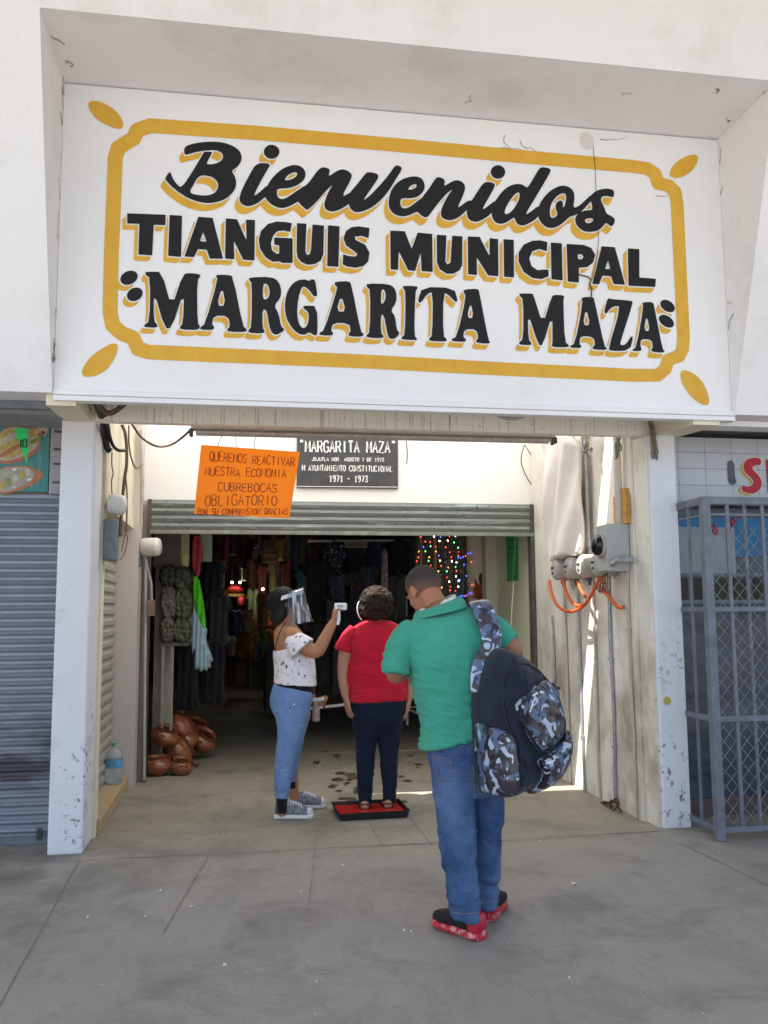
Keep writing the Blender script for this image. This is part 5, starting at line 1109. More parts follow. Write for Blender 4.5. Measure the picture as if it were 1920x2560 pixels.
    jn = remesh(j, 'jeans', dn, .0065, 8, p, dj)
    def onback(x, y, dy=0.0):
        # nearest surface point of the jeans facing the street at that picture point
        o_ = CAMP-p.location; ok, hit, nr, _ = jn.ray_cast(o_, ray(x, y)); return (hit+p.location+nr*(.002+dy)) if ok else W(x, y, 3.86)
    thr = plain('tan_denim_thread', (.32, .22, .10), .7, .3, 60)
    for st in ([(1082, 1884), (1104, 1894), (1126, 1900), (1128, 1930), (1124, 1950), (1106, 1956), (1092, 1944), (1084, 1910), (1082, 1884)], [(1086, 1892), (1106, 1901), (1125, 1906)], [(1182, 1912), (1186, 1960), (1187, 2000)], [(1130, 2281), (1160, 2284), (1198, 2281)], [(1196, 2252), (1215, 2255), (1241, 2252)]):
        pts = []
        for a, b_ in zip(st, st[1:]): pts += [onback(a[0]+(b_[0]-a[0])*k/5, a[1]+(b_[1]-a[1])*k/5) for k in range(5)]
        MB().tube(pts+[onback(*st[-1])], .0011, 4).build('stitching', thr, jn)
    q4 = [(1083, 1886), (1126, 1901), (1127, 1930), (1123, 1949), (1106, 1954), (1093, 1943), (1085, 1910)]
    mp_ = MB(); cc4 = onback(1106, 1922, .001); pk = [onback(x, y, .0015) for x, y in q4]; mp_.add([cc4]+pk, [(0, i+1, (i+1) % 7+1) for i in range(7)]); mp_.build('back_pocket', dn, jn)
    # trainers: black knit upper, red heel and red speckled sole
    sp = NT('red_speckled_sole'); sp.base(sp.mix(sp.ramp(sp.noise(38, 3, .6), .5, .6), (.50, .018, .035), (.68, .30, .28))); sp.rough(.35); sp = sp.m
    kn = plain('black_knit', (.018, .010, .013), .8, .4, 120, 0, .4, 300); rd = plain('red_rubber', (.55, .02, .045), .4, .15, 30)
    A, Bq = WZ(1206, 2352), WZ(1074, 2306); shoe(p, A, A+(Bq-A).normalized()*.285, .108, .115, kn, sp, .04, heelm=rd)
    A, Bq = WZ(1212, 2306), WZ(1255, 2240); shoe(p, A, A+(V((.16, .26, 0))).normalized()*.28, .108, .115, kn, sp, .04, heelm=rd)
    return p
MAN = man()

# ---------------------------------------------------------------- backpack
def camo_mat():
    t = NT('blue_grey_camouflage'); lo = t.noise(10, 2, .45, (1, 1, 1.2), 1.3); n2 = t.noise(12, 2, .45, (1.2, 1, 1), 1.6); n3 = t.noise(16, 1.5, .4, (1, 1.3, 1), 1.2)
    c = t.mix(t.ramp(lo, .50, .505), (.045, .032, .042), (.085, .125, .225)); c = t.mix(t.ramp(n2, .555, .56), c, (.012, .013, .02)); c = t.mix(t.ramp(n3, .60, .605), c, (.38, .45, .57))
    t.base(c); t.rough(.32); t.spec(.5); t.bump(t.noise(28, 4, .6), .25, .01); return t.m
CAMO = camo_mat(); NAVY = cloth('navy_nylon', (.014, .018, .036), .3, 8, 300, .3, .15, .4)
def backpack():
    t = thing('backpack', 'big navy backpack with blue grey camouflage pockets on the shoulder of the person in green', 'backpack', W(1290, 1990, 3.75))
    q = (1130, 1600, 5.184)
    P = lambda pts: q2(q, pts)
    def Yb(x, y): return 3.76+max(0, (x-1270))*.0011-max(0, 1270-x)*-.0012
    nb = lambda x, y: (V((-.75, -.66, 0)) if x < 1262 else V((.42, -.9, 0)) if x > 1290 else V((.42, -.9, 0))*((x-1262)/28)+V((-.75, -.66, 0))*(1-(x-1262)/28)).normalized()
    body = [(560, 110), (620, 95), (740, 125), (870, 185), (990, 265), (1085, 345), (1150, 420), (1215, 510), (1290, 560), (1360, 640), (1375, 800), (1400, 1000), (1430, 1120), (1480, 1250), (1470, 1450), (1400, 1640), (1280, 1790), (1150, 1880), (1000, 1930), (900, 1955), (770, 2015), (690, 2035), (560, 2010), (420, 1990), (330, 1940), (280, 1800), (262, 1500), (240, 1200), (235, 1000), (228, 760), (265, 560), (330, 400), (420, 240), (480, 150)]
    m = pillow(P(body), lambda x, y: W(x, y, Yb(x, y)), TOCAM, .15, R=62, step=3, back=.12, wav=lambda x, y: .012*noise.noise(V((x/26, y/40, 1)))+.006*noise.noise(V((x/9, y/14, 3))))
    o = m.build('body', NAVY, t, smooth=True)
    # rim of the big front panel: piping along the edge between side and front
    gx = np.arange(1150, 1450, 1.5); gy = np.arange(1590, 2030, 1.5); GXm, GYm = np.meshgrid(gx, gy); GF = poly_sdf(chaikin(P(body), 2), GXm, GYm)
    def surf(x, y, out=0.0):
        d = -float(GF[min(max(int(round((y-1590)/1.5)), 0), len(gy)-1), min(max(int(round((x-1150)/1.5)), 0), len(gx)-1)]); k = min(max(d/62, 0), 1); h = math.sqrt(max(0, 1-(1-k)**2))*.15
        return W(x, y, Yb(x, y))+TOCAM*(h+out)
    e = P([(640, 330), (560, 430), (520, 560), (530, 760), (560, 980), (640, 1180), (760, 1420), (850, 1650), (900, 1900)])
    MB().tube([surf(x, y, .003) for x, y in e], .0045, 6, smooth=2).build('piping', plain('dark_piping', (.006, .007, .012), .5), t, smooth=True)
    e = P([(640, 330), (760, 275), (880, 290), (1010, 370), (1120, 470), (1210, 580)])
    MB().tube([surf(x, y, .003) for x, y in e], .006, 6, smooth=2).build('zip', MATS['dark_piping'], t, smooth=True)
    def pocket(pts, T, name='pocket', mat=CAMO, R=20, wv=.006, out=.004):
        ms = pillow(P(pts), lambda x, y: surf(x, y, out), TOCAM, T, R=R, step=3, back=.02, wav=lambda x, y: wv*noise.noise(V((x/16, y/20, len(pts)))))
        return ms.build(name, mat, t, smooth=True)
    fp = [(650, 810), (760, 690), (900, 560), (1010, 500), (1100, 480), (1190, 520), (1240, 640), (1330, 850), (1385, 1000), (1380, 1085), (1240, 1220), (1100, 1330), (990, 1385), (930, 1350), (850, 1220), (760, 1050), (690, 900)]
    f_ = pocket(fp, .05)
    lp = [(945, 1470), (1050, 1400), (1200, 1310), (1330, 1180), (1395, 1100), (1450, 1140), (1500, 1200), (1525, 1350), (1490, 1480), (1440, 1620), (1330, 1770), (1230, 1870), (1120, 1960), (1040, 1990), (960, 1985), (930, 1900), (1000, 1760), (1020, 1650), (960, 1560)]
    l_ = pocket(lp, .055)
    sp_ = [(245, 1060), (300, 1040), (420, 1075), (560, 1110), (680, 1180), (700, 1400), (722, 1650), (722, 1830), (690, 1980), (520, 1985), (350, 1965), (310, 1850), (282, 1600), (255, 1350)]
    s_ = pocket(sp_, .045)
    def zipline(par, pts, r=.0035, mat=None, name='zip', out=.05):
        MB().tube([surf(x, y, out) for x, y in P(pts)], r, 6, smooth=2).build(name, mat or MATS['dark_piping'], par, smooth=True)
    zipline(f_, [(690, 800), (790, 710), (900, 630), (1010, 590), (1120, 580)], .005, out=.045)
    zipline(f_, [(700, 930), (780, 1070), (880, 1240), (960, 1350), (1010, 1370), (1120, 1300)], .005, out=.04)
    MB().tube([surf(x, y, .055) for x, y in P([(840, 730), (850, 770), (825, 830), (812, 865)])], .004, 6, smooth=1).build('zip_pull', plain('pale_pull_cord', (.7, .7, .72), .5), f_)
    zipline(f_, [(850, 670), (910, 630)], .005, MATS['pale_pull_cord'], 'zip_pull', .052); zipline(f_, [(945, 620), (975, 630)], .006, MATS['pale_pull_cord'], 'zip_pull', .054)
    zipline(s_, [(300, 1200), (420, 1150), (560, 1180), (670, 1260)], .004, out=.038); zipline(s_, [(345, 1890), (500, 1910), (690, 1900)], .004, out=.036); zipline(s_, [(600, 1390), (615, 1460), (605, 1500)], .004, MATS['pale_pull_cord'], 'zip_pull', .045)
    zipline(s_, [(480, 1200), (440, 1240), (500, 1260)], .004, MATS['pale_pull_cord'], 'zip_pull', .045)
    zipline(l_, [(960, 1480), (1110, 1400), (1260, 1310), (1390, 1150)], .005, out=.04); zipline(l_, [(1110, 1420), (1120, 1470), (1010, 1500)], .004, MATS['pale_pull_cord'], 'zip_pull', .055)
    # webbing stub on the right edge
    MB().tube([surf(x, y, 0) for x, y in P([(1230, 560), (1330, 620), (1385, 622)])], .008, 6).build('webbing', MATS['dark_piping'], t)
    # padded camouflage shoulder strap: up the back, over the shoulder, down in front
    ctr = [(1192, 1735, 3.80), (1194, 1700, 3.805), (1200, 1660, 3.815), (1222, 1628, 3.815), (1232, 1600, 3.82), (1222, 1560, 3.835), (1210, 1528, 3.865), (1199, 1508, 3.93), (1196, 1505, 4.0), (1200, 1520, 4.09), (1212, 1570, 4.15), (1235, 1620, 4.17)]
    wd = [.028, .034, .038, .042, .046, .05, .05, .048, .048, .048, .045, .04]
    cc_ = [W(*a) for a in ctr]
    for _ in range(2):
        q1, w1 = [cc_[0]], [wd[0]]
        for a, b_, wa, wb in zip(cc_, cc_[1:], wd, wd[1:]): q1 += [a*.75+b_*.25, a*.25+b_*.75]; w1 += [wa*.75+wb*.25, wa*.25+wb*.75]
        cc_, wd = q1+[cc_[-1]], w1+[wd[-1]]
    rings = []
    for i, p in enumerate(cc_):
        d = (cc_[min(i+1, len(cc_)-1)]-cc_[max(0, i-1)]).normalized(); across = V((1, 0, .12)); across = (across-d*across.dot(d)).normalized(); nn = d.cross(across)
        rings.append([p+across*wd[i]*math.copysign(abs(math.cos(a))**.6, math.cos(a))+nn*.011*math.copysign(abs(math.sin(a))**.8, math.sin(a)) for a in [2*math.pi*k/14 for k in range(14)]])
    MB().loft(rings).build('shoulder_strap', CAMO, t, smooth=True)
    return t
backpack()

# ---------------------------------------------------------------- attendant with face shield
def attendant():
    hc = W(716, 1509, 6.34); hM = headframe(-1.45, .05)
    b = MB()
    torso(b, [R4(1552, 694, 728, .12, 6.35), R4(1566, 688, 745, .24, 6.35), R4(1582, 684, 757, .33, 6.35), R4(1610, 685, 764, .35, 6.35), R4(1650, 690, 780, .31, 6.35), R4(1700, 692, 782, .29, 6.35), R4(1745, 684, 778, .31, 6.35), R4(1790, 690, 768, .3, 6.35)])
    b.tube([W(712, 1572, 6.35), W(713, 1548, 6.35), hc+hM @ V((0, -.02, -.04))], [.06, .052, .05], 16, smooth=1)
    head(b, hc, hM, .98)
    limb(b, [(728, 1586, 6.19, .066), (748, 1606, 6.16, .06), (776, 1628, 6.13, .053), (795, 1629, 6.12, .047), (808, 1604, 6.12, .043), (822, 1577, 6.12, .037), (835, 1553, 6.12, .028)])
    hand(b, W(835, 1554, 6.12), (.12, 0, 1), (1, .15, -.1), (1.05, 1.1, 1.15, 1.2), 1.0, 1)
    limb(b, [(730, 1590, 6.51, .055), (752, 1650, 6.54, .047), (768, 1700, 6.55, .04), (776, 1735, 6.55, .034), (781, 1752, 6.54, .027)])
    hand(b, W(781, 1752, 6.54), (.9, -.1, -.25), (.1, -.2, 1), (.9, .95, 1., 1.05), .95, -1)
    limb(b, [(727, 1790, 6.26, .08), (722, 1868, 6.25, .06), (708, 1906, 6.25, .052), (704, 1960, 6.25, .05), (704, 2010, 6.25, .034), (705, 2035, 6.25, .036)])
    limb(b, [(734, 1790, 6.46, .08), (730, 1868, 6.48, .06), (730, 1906, 6.5, .05), (731, 1950, 6.51, .045), (734, 1985, 6.52, .036), (736, 2008, 6.52, .036)])
    p = remesh(b, 'person', SK1, .0055, 5)
    tag(p, 'person wearing a clear face shield and white off shoulder top, aiming a thermometer', 'person')
    face_bits(p, hc, hM, .98)
    # straight dark hair to the shoulder blades
    HM = hair_mat('black_straight_hair', (.006, .005, .005), (.022, .017, .014), 50)
    h = MB(); h.ell(hc+hM @ V((0, -.018, .03)), (.087, .10, .088), hM, 24, 16); h.ell(hc+hM @ V((0, -.05, -.03)), (.085, .065, .10), hM, 20, 12)
    h.loft([[W(x, y, Y) for x, y, Y in r] for r in [[(681, 1515, 6.35), (690, 1515, 6.26), (715, 1518, 6.24), (726, 1520, 6.3), (722, 1520, 6.4), (700, 1517, 6.44)], [(680, 1540, 6.35), (688, 1541, 6.26), (708, 1543, 6.245), (719, 1545, 6.3), (716, 1545, 6.4), (698, 1542, 6.44)], [(682, 1560, 6.35), (688, 1562, 6.28), (699, 1560, 6.26), (706, 1558, 6.31), (704, 1559, 6.39), (692, 1562, 6.42)], [(686, 1578, 6.35), (688, 1578, 6.31), (692, 1577, 6.3), (695, 1576, 6.33), (694, 1577, 6.37), (689, 1578, 6.38)]]])
    ho = remesh(h, 'hair', HM, .007, 4, p, lambda q, n_: .004*noise.noise(V((q.x*60, q.y*60, q.z*9))))
    rnd = random.Random(9); m = MB()
    for k in range(110):
        a = rnd.uniform(-2.6, 2.6)+math.pi; pts = []; lm_ = rnd.uniform(.7, 1.0)
        for j_ in range(9):
            t_ = j_/8; e = 1.45-t_*lm_*2.7; d = V((math.sin(a)*max(.08, math.cos(e)), math.cos(a)*max(.08, math.cos(e)), math.sin(e)))
            q = hc+hM @ V((d.x*.0895, d.y*.103-.02-.02*t_*(1 if d.y < 0 else 0), d.z*.093+.026)) if e > -.25 else pts[-1]+V((rnd.uniform(-.002, .002), rnd.uniform(-.003, .001), -.024))
            if (hM.inverted() @ (q-hc)).y > .055 and (hM.inverted() @ (q-hc)).z < .06: break
            pts.append(q)
        if len(pts) > 3: m.tube(pts, [.0022]*(len(pts)-1)+[.0008], 4)
    m.build('hair_strands', HM, ho, smooth=True)
    # printed top
    fl = NT('white_floral_print'); vz = fl.n('ShaderNodeTexVoronoi'); vz.inputs['Scale'].default_value = 24; vz.inputs['Randomness'].default_value = .85; fl.l(fl.co((1, 1, .62)), vz.inputs['Vector'])
    k1 = fl.mul(fl.ramp(vz.outputs['Distance'], .27, .20), fl.ramp(fl.noise(60, 2, .5), .40, .5)); k2 = fl.ramp(fl.noise(23, 2, .5), .6, .62)
    fc = fl.mix(k2, (.78, .72, .74), (.70, .60, .64)); fc = fl.mix(k1, fc, (.10, .085, .13)); fl.base(fc); fl.rough(.85); fl.bump(fl.noise(22, 4, .6, (1, 1, 2)), .35, .01); fl = fl.m
    s = MB()
    torso(s, [(684, 1628, 772, 1606, .345, 6.35), (684, 1640, 780, 1624, .36, 6.35), R4(1655, 686, 787, .345, 6.35), R4(1680, 687, 789, .33, 6.35), (686, 1700, 790, 1704, .335, 6.35), (685, 1707, 791, 1713, .35, 6.35)])
    for Y0, sg_ in ((6.165, -1), (6.535, 1)):
        if sg_ < 0: limb(s, [(730, 1594, 6.19, .064), (737, 1601, 6.175, .073), (746, 1612, 6.16, .088), (757, 1624, 6.15, .103)], ends=False, n=20)
        else: limb(s, [(728, 1600, 6.5, .06), (740, 1622, 6.52, .07), (750, 1645, 6.54, .085)], ends=False, n=20)
    top = remesh(s, 'off_shoulder_top', fl, .0065, 3, p, lambda q, n_: .004*noise.noise(V((q.x*14, q.y*14, q.z*9)))+.003*(1-2*abs(noise.noise(V((q.x*22, q.y*22, q.z*6))))))
    m = MB(); m.tube([W(713, 1556, 6.22), W(702, 1574, 6.175), W(692, 1600, 6.18), W(687, 1630, 6.2)], .004, 6, smooth=1); m.build('bra_strap', plain('dark_brown_strap', (.05, .02, .016), .6), top)
    # black waistband and pale jeans with elastic cuffs
    blk = cloth('black_rib_cotton', (.007, .007, .009), .2, 20, 300, .3)
    wb_ = MB(); torso(wb_, [(688, 1696, 786, 1700, .30, 6.35), (687, 1710, 787, 1722, .315, 6.35), (684, 1716, 786, 1734, .32, 6.35)]); wb_.build('waistband', blk, p, smooth=True)
    ld = NT('pale_blue_denim'); lc = ld.mix(ld.ramp(ld.noise(6, 6, .65), .38, .62), (.12, .205, .42), (.19, .295, .52)); lc = ld.mix(ld.ramp(ld.noise(120, 3, .7, (1, 1, 1.8)), .40, .66, 0, .75), lc, (.27, .39, .60)); lc = ld.mix(ld.ramp(ld.noise(75, 3, .7, (1, 1, 1.6)), .5, .66, 0, .5), lc, (.075, .13, .27)); ld.base(lc); ld.rough(.9); ld.spec(.15); ld.bump(ld.mul(ld.noise(150, 3, .6), ld.mul(ld.noise(18, 5, .65, (1, 1, 2.4), 1.4), 3), 'ADD'), .6, .008); ld = ld.m
    j = MB()
    torso(j, [(684, 1709, 786, 1727, .325, 6.35), (677, 1730, 785, 1738, .345, 6.35), R4(1752, 673, 780, .36, 6.35), R4(1772, 677, 775, .36, 6.35), R4(1796, 690, 768, .33, 6.35), R4(1815, 696, 763, .25, 6.35), R4(1842, 702, 754, .2, 6.36)])
    torso(j, [R4(1775, 681, 771, .2, 6.26), R4(1800, 691, 766, .195, 6.255), R4(1843, 695, 756, .18, 6.25), R4(1868, 692, 747, .165, 6.25), R4(1906, 687, 736, .15, 6.25), R4(1950, 685, 727, .135, 6.25), R4(1985, 687, 723, .125, 6.25), R4(1994, 689, 720, .12, 6.25)], 2.1)
    torso(j, [R4(1775, 690, 772, .2, 6.44), R4(1800, 700, 768, .195, 6.45), R4(1843, 706, 761, .18, 6.47), R4(1868, 707, 755, .165, 6.48), R4(1906, 711, 747, .145, 6.5), R4(1935, 714, 743, .13, 6.51), R4(1952, 717, 742, .12, 6.515)], 2.1)
    remesh(j, 'jeans', ld, .0065, 12, p, lambda q, n_: .0035*(1-2*abs(noise.noise(V((q.x*12, q.y*12, q.z*24)))))*(.4+.6*(q.z < .5))+.003*noise.noise(V((q.x*10, q.y*10, q.z*8))))
    c_ = MB(); torso(c_, [R4(1988, 690, 719, .112, 6.25), R4(2000, 690.5, 718.5, .112, 6.25), R4(2030, 690, 718, .108, 6.25)], 2.1); c_.build('cuff', blk, p, smooth=True)
    c_ = MB(); torso(c_, [R4(1948, 719, 742, .11, 6.515), R4(1957, 719, 741.5, .11, 6.515), R4(1968, 720, 741, .105, 6.515)], 2.1); c_.build('cuff', blk, p, smooth=True)
    pn = MB(); q = W(735, 1761, 6.165); pn.lathe([(.001, .004), (.006, .003), (.007, 0)], q, (0, -1, 0), 10); pn.build('button', plain('white_button', (.8, .8, .8), .3), p)
    gr = plain('grey_canvas', (.24, .24, .245), .85, .6, 45, 0, .3, 300); wt = plain('white_rubber', (.72, .70, .67), .5, .12, 40); lcx = plain('white_laces', (.72, .70, .70), .7)
    A = WZ(686, 2047); shoe(p, A, A+V((.265, -.045, 0)), .096, .125, gr, wt, .036, toe_cap=wt, laces=lcx)
    A = WZ(727, 2023); shoe(p, A, A+V((.255, -.015, 0)), .096, .12, gr, wt, .036, toe_cap=wt, laces=lcx)
    # face shield: foam band, clear visor
    fs = thing('face_shield', 'clear plastic face shield on a white foam band over dark hair', 'face shield', hc)
    m = MB(); rings = []
    for i in range(17):
        a = math.pi*(-.62+1.24*i/16); u = hM @ V((math.sin(a)*.096, math.cos(a)*.112-.012, .050+.042*math.cos(a))); up = hM @ V((0, .2, 1)); out = hM @ V((math.sin(a), math.cos(a), 0))
        rings.append([hc+u-up*.015+out*.0, hc+u+up*.015, hc+u+up*.015+out*.012, hc+u-up*.015+out*.012])
    m.loft(rings); m.build('foam_band', plain('white_foam', (.72, .73, .76), .6, .1), fs)
    vs = NT('clear_visor'); vs.base((.82, .86, .92)); vs.rough(.05); vs.b.inputs['Transmission Weight'].default_value = .96; vs.b.inputs['IOR'].default_value = 1.18; vs.spec(.8); vs.bump(vs.noise(9, 2, .5, (3, 3, .4), .6), .8, .03); _glare = vs.mul(vs.ramp(vs.noise(11, 2, .5, (2.4, 2.4, .2)), .56, .66), .7); vs.l(vs.ramp(_glare, 0, 1, .96, .2), vs.b.inputs['Transmission Weight'])  # pale streaks in the transmission imitate glare on the visor
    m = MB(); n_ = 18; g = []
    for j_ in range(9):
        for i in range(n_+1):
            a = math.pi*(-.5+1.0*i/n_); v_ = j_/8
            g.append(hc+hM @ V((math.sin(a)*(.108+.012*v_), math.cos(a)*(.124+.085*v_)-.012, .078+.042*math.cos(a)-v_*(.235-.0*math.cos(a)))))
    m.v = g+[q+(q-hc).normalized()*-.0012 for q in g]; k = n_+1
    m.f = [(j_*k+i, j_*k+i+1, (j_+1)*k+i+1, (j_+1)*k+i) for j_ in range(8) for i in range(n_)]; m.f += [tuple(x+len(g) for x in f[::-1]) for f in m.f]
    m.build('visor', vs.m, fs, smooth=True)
    # thermometer gun
    tg = thing('thermometer_gun', 'white infrared thermometer gun held up by the person in the white top', 'thermometer', W(848, 1540, 6.12))
    wp = plain('white_gun_plastic', (.78, .78, .80), .35, .05)
    c0 = W(850, 1517, 6.12)
    MB().box(c0.x-.038, c0.x+.046, c0.y-.024, c0.y+.024, c0.z-.024, c0.z+.026, .008).build('head', wp, tg, smooth=False)
    MB().loft([[W(842, 1522, 6.12)+V((dx, dy, 0)) for dx, dy in ((-.02, -.017), (.022, -.017), (.022, .017), (-.02, .017))], [W(844, 1548, 6.12)+V((dx, dy, 0)) for dx, dy in ((-.017, -.014), (.018, -.014), (.018, .014), (-.017, .014))], [W(841, 1562, 6.12)+V((dx, dy, 0)) for dx, dy in ((-.018, -.015), (.018, -.015), (.018, .015), (-.018, .015))]]).build('handle', wp, tg)
    MB().box(c0.x-.02, c0.x+.02, c0.y-.0265, c0.y-.0242, c0.z-.004, c0.z+.012).build('marking', plain('grey_print', (.35, .36, .38), .5), tg)
    MB().lathe([(.001, 0), (.013, 0), (.015, .008), (.009, .009), (.001, .006)], (c0.x+.0462, c0.y, c0.z+.004), (1, 0, 0), 14).build('sensor', plain('sensor_black', (.02, .02, .025), .2), tg)
    # spray bottle and rag in the other hand
    sb = thing('spray_bottle', 'white and red spray bottle held low behind the pale blue jeans', 'spray bottle', W(796, 1776, 6.52))
    c0 = W(795, 1757, 6.52)
    MB().loft([[c0+V((dx, dy, z)) for dx, dy in ((-.045, -.018), (.03, -.018), (.03, .018), (-.045, .018))] for z in (.012, .035)]).build('head', plain('white_trigger_plastic', (.7, .69, .68), .4, .1), sb)
    MB().tube([c0+V((.02, 0, .02)), c0+V((.045, 0, .012)), c0+V((.05, 0, -.02)), c0+V((.04, 0, -.045))], [.013, .013, .009, .007], 8, smooth=1).build('trigger', plain('red_trigger', (.5, .02, .03), .4), sb, smooth=True)
    MB().lathe([(.001, 0), (.016, 0), (.016, .012), (.006, .02), (.001, .02)], c0+V((.03, 0, .024)), (1, 0, 0), 12).build('nozzle', MATS['white_trigger_plastic'], sb)
    MB().lathe([(.018, .012), (.022, -.01), (.024, -.02), (.028, -.05), (.030, -.12), (.026, -.13), (.001, -.13)], c0+V((-.015, 0, 0)), (0, 0, 1), 18).build('bottle', plain('red_white_bottle', (.5, .36, .3), .35, .5, 26), sb, smooth=True)
    rg = pil([(760, 1775), (774, 1772), (778, 1785), (770, 1810), (760, 1845), (752, 1880), (746, 1884), (748, 1850), (752, 1810)], 6.50, .02, R=8, step=2.5, wav=lambda x, y: .012*noise.noise(V((x/4, y/20, 2))))
    solo('cleaning_rag', rg, cloth('tan_rag', (.42, .36, .26), .2), 'tan cleaning rag hanging in front of the thighs in pale jeans', 'rag', smooth=True)
attendant()

# ---------------------------------------------------------------- visitor in red on the tray
TR = thing('disinfecting_tray', 'black plastic tray with a red mat under the feet of the person in red', 'tray', (.935, 6.3, 0))
m = MB(); o_, i_, h_ = [(.695, 6.10), (1.18, 6.12), (1.17, 6.50), (.685, 6.48)], None, .046
cx, cy = .933, 6.30
def off(pts, k, z): return [V((cx+(x-cx)*k[0], cy+(y-cy)*k[1], z)) for x, y in pts]
m.loft([off(o_, (.95, .95), .004), off(o_, (1, 1), h_), off(o_, (1.03, 1.04), h_+.003), off(o_, (1.03, 1.04), h_+.007), off(o_, (.98, .975), h_+.006), off(o_, (.955, .95), .012)]); m.build('tray', plain('black_tray_plastic', (.013, .013, .014), .45, .3, 20), TR)
m = MB(); m.loft([off(o_, (.95, .94), .0125), off(o_, (.952, .942), .03)]); m.build('mat', plain('wet_red_mat', (.62, .03, .02), .35, .25, 25, 0, .3, 160), TR)
def visitor():
    hc = W(938, 1512, 6.46); hM = headframe(.12, .05)
    b = MB()
    torso(b, [R4(1552, 917, 972, .13, 6.45), R4(1566, 893, 996, .19, 6.45), R4(1590, 880, 1010, .23, 6.45), R4(1640, 884, 1006, .26, 6.45), R4(1700, 888, 1004, .27, 6.45), R4(1760, 882, 1006, .28, 6.45), R4(1800, 886, 1002, .27, 6.45)])
    b.tube([W(944, 1566, 6.45), W(943, 1548, 6.45), hc+hM @ V((0, -.02, -.04))], [.064, .056, .053], 16, smooth=1)
    head(b, hc, hM, 1.0)
    limb(b, [(884, 1584, 6.45, .056), (869, 1612, 6.44, .054), (860, 1650, 6.43, .047), (858, 1686, 6.42, .043), (860, 1715, 6.41, .038), (864, 1742, 6.40, .028)])
    hand(b, W(865, 1744, 6.40), (.18, -.02, -1), (.9, .35, 0), (.16, .2, .22, .25), 1.0, -1)
    limb(b, [(1004, 1582, 6.45, .056), (1020, 1612, 6.44, .054), (1030, 1650, 6.43, .047), (1032, 1690, 6.42, .043), (1028, 1722, 6.41, .036), (1022, 1748, 6.40, .028)])
    hand(b, W(1022, 1750, 6.40), (-.15, 0, -1), (-.9, .3, 0), (.2, .2, .25, .3), 1.0, 1)
    limb(b, [(911, 1800, 6.45, .085), (915, 1890, 6.42, .055), (913, 1940, 6.41, .052), (913, 2000, 6.39, .034), (914, 2014, 6.37, .036)])
    limb(b, [(975, 1800, 6.45, .085), (972, 1890, 6.42, .055), (973, 1940, 6.41, .052), (973, 1994, 6.39, .034), (973, 2008, 6.37, .036)])
    for px in (914, 974):
        q = WZ(px, 2024, .03); b.ell((q.x, 6.335, .05), (.033, .035, .035)); b.ell((q.x, 6.42, .045), (.036, .09, .022))
    p = remesh(b, 'person', SK2, .0055, 5)
    tag(p, 'person in red top and navy trousers standing on the red tray, back turned', 'person')
    face_bits(p, hc, hM)
    h = MB(); h.ell(hc+hM @ V((0, -.02, .03)), (.112, .115, .105), hM, 26, 18); h.ell(hc+hM @ V((0, -.045, -.04)), (.105, .085, .085), hM, 24, 14)
    rnd = random.Random(4)
    for k in range(330):
        a, e = rnd.uniform(0, 6.28), rnd.uniform(-.75, 1.5); d = V((math.cos(a)*math.cos(e), math.sin(a)*math.cos(e), math.sin(e)))
        if d.y > .55 and d.z < .4: continue
        c = hc+hM @ V((d.x*.112, d.y*.112-.025, d.z*.105+(.02 if e > 0 else -.01))); r = rnd.uniform(.010, .019); h.ell(c, (r, r, r*.8), None, 8, 6)
    MATS_C = hair_mat('brown_curly_hair', (.006, .0035, .0025), (.055, .026, .013), 38)
    HV = remesh(h, 'hair', MATS_C, .005, 1, p, lambda q, n_: .010*noise.noise(q*48))
    m = MB()
    for k in range(420):
        a, e = rnd.uniform(0, 6.28), rnd.uniform(-.9, 1.5); d = V((math.cos(a)*math.cos(e), math.sin(a)*math.cos(e), math.sin(e)))
        if d.y > .6 and d.z < .45: continue
        c = hc+hM @ V((d.x*.116, d.y*.118-.026, d.z*.11+(.02 if e > 0 else -.012))); t1 = d.orthogonal().normalized(); t1 = (t1*math.cos(a*3)+d.cross(t1)*math.sin(a*3)); t2 = d.cross(t1); rr_ = rnd.uniform(.006, .011)
        m.tube([c+t1*(j_-4)*.0055+(d*math.cos(j_*1.1)+t2*math.sin(j_*1.1))*rr_ for j_ in range(9)], [.0012]+[.0032]*7+[.0012], 5)
    m.build('curls', MATS_C, HV, smooth=True)
    # red top with draped side
    RD = cloth('red_jersey', (.56, .011, .030), .16, 8, 500, .45, .1, 3)
    s = MB()
    torso(s, [R4(1551, 914, 974, .135, 6.45), R4(1558, 898, 990, .18, 6.45), R4(1568, 884, 1004, .225, 6.45), R4(1588, 874, 1014, .26, 6.45), R4(1615, 871, 1017, .275, 6.45), R4(1660, 875, 1014, .285, 6.45), R4(1705, 876, 1015, .295, 6.45), R4(1735, 875, 1017, .31, 6.45), (872, 1752, 1018, 1746, .32, 6.45)])
    limb(s, [(890, 1576, 6.45, .06), (876, 1592, 6.445, .064), (864, 1612, 6.44, .064), (858, 1628, 6.435, .066)], ends=False)
    limb(s, [(1000, 1574, 6.45, .06), (1014, 1590, 6.445, .064), (1026, 1612, 6.44, .064), (1032, 1628, 6.435, .066)], ends=False)
    limb(s, [(876, 1650, 6.44, .045), (872, 1690, 6.42, .036), (871, 1725, 6.42, .028), (871, 1748, 6.42, .018)])
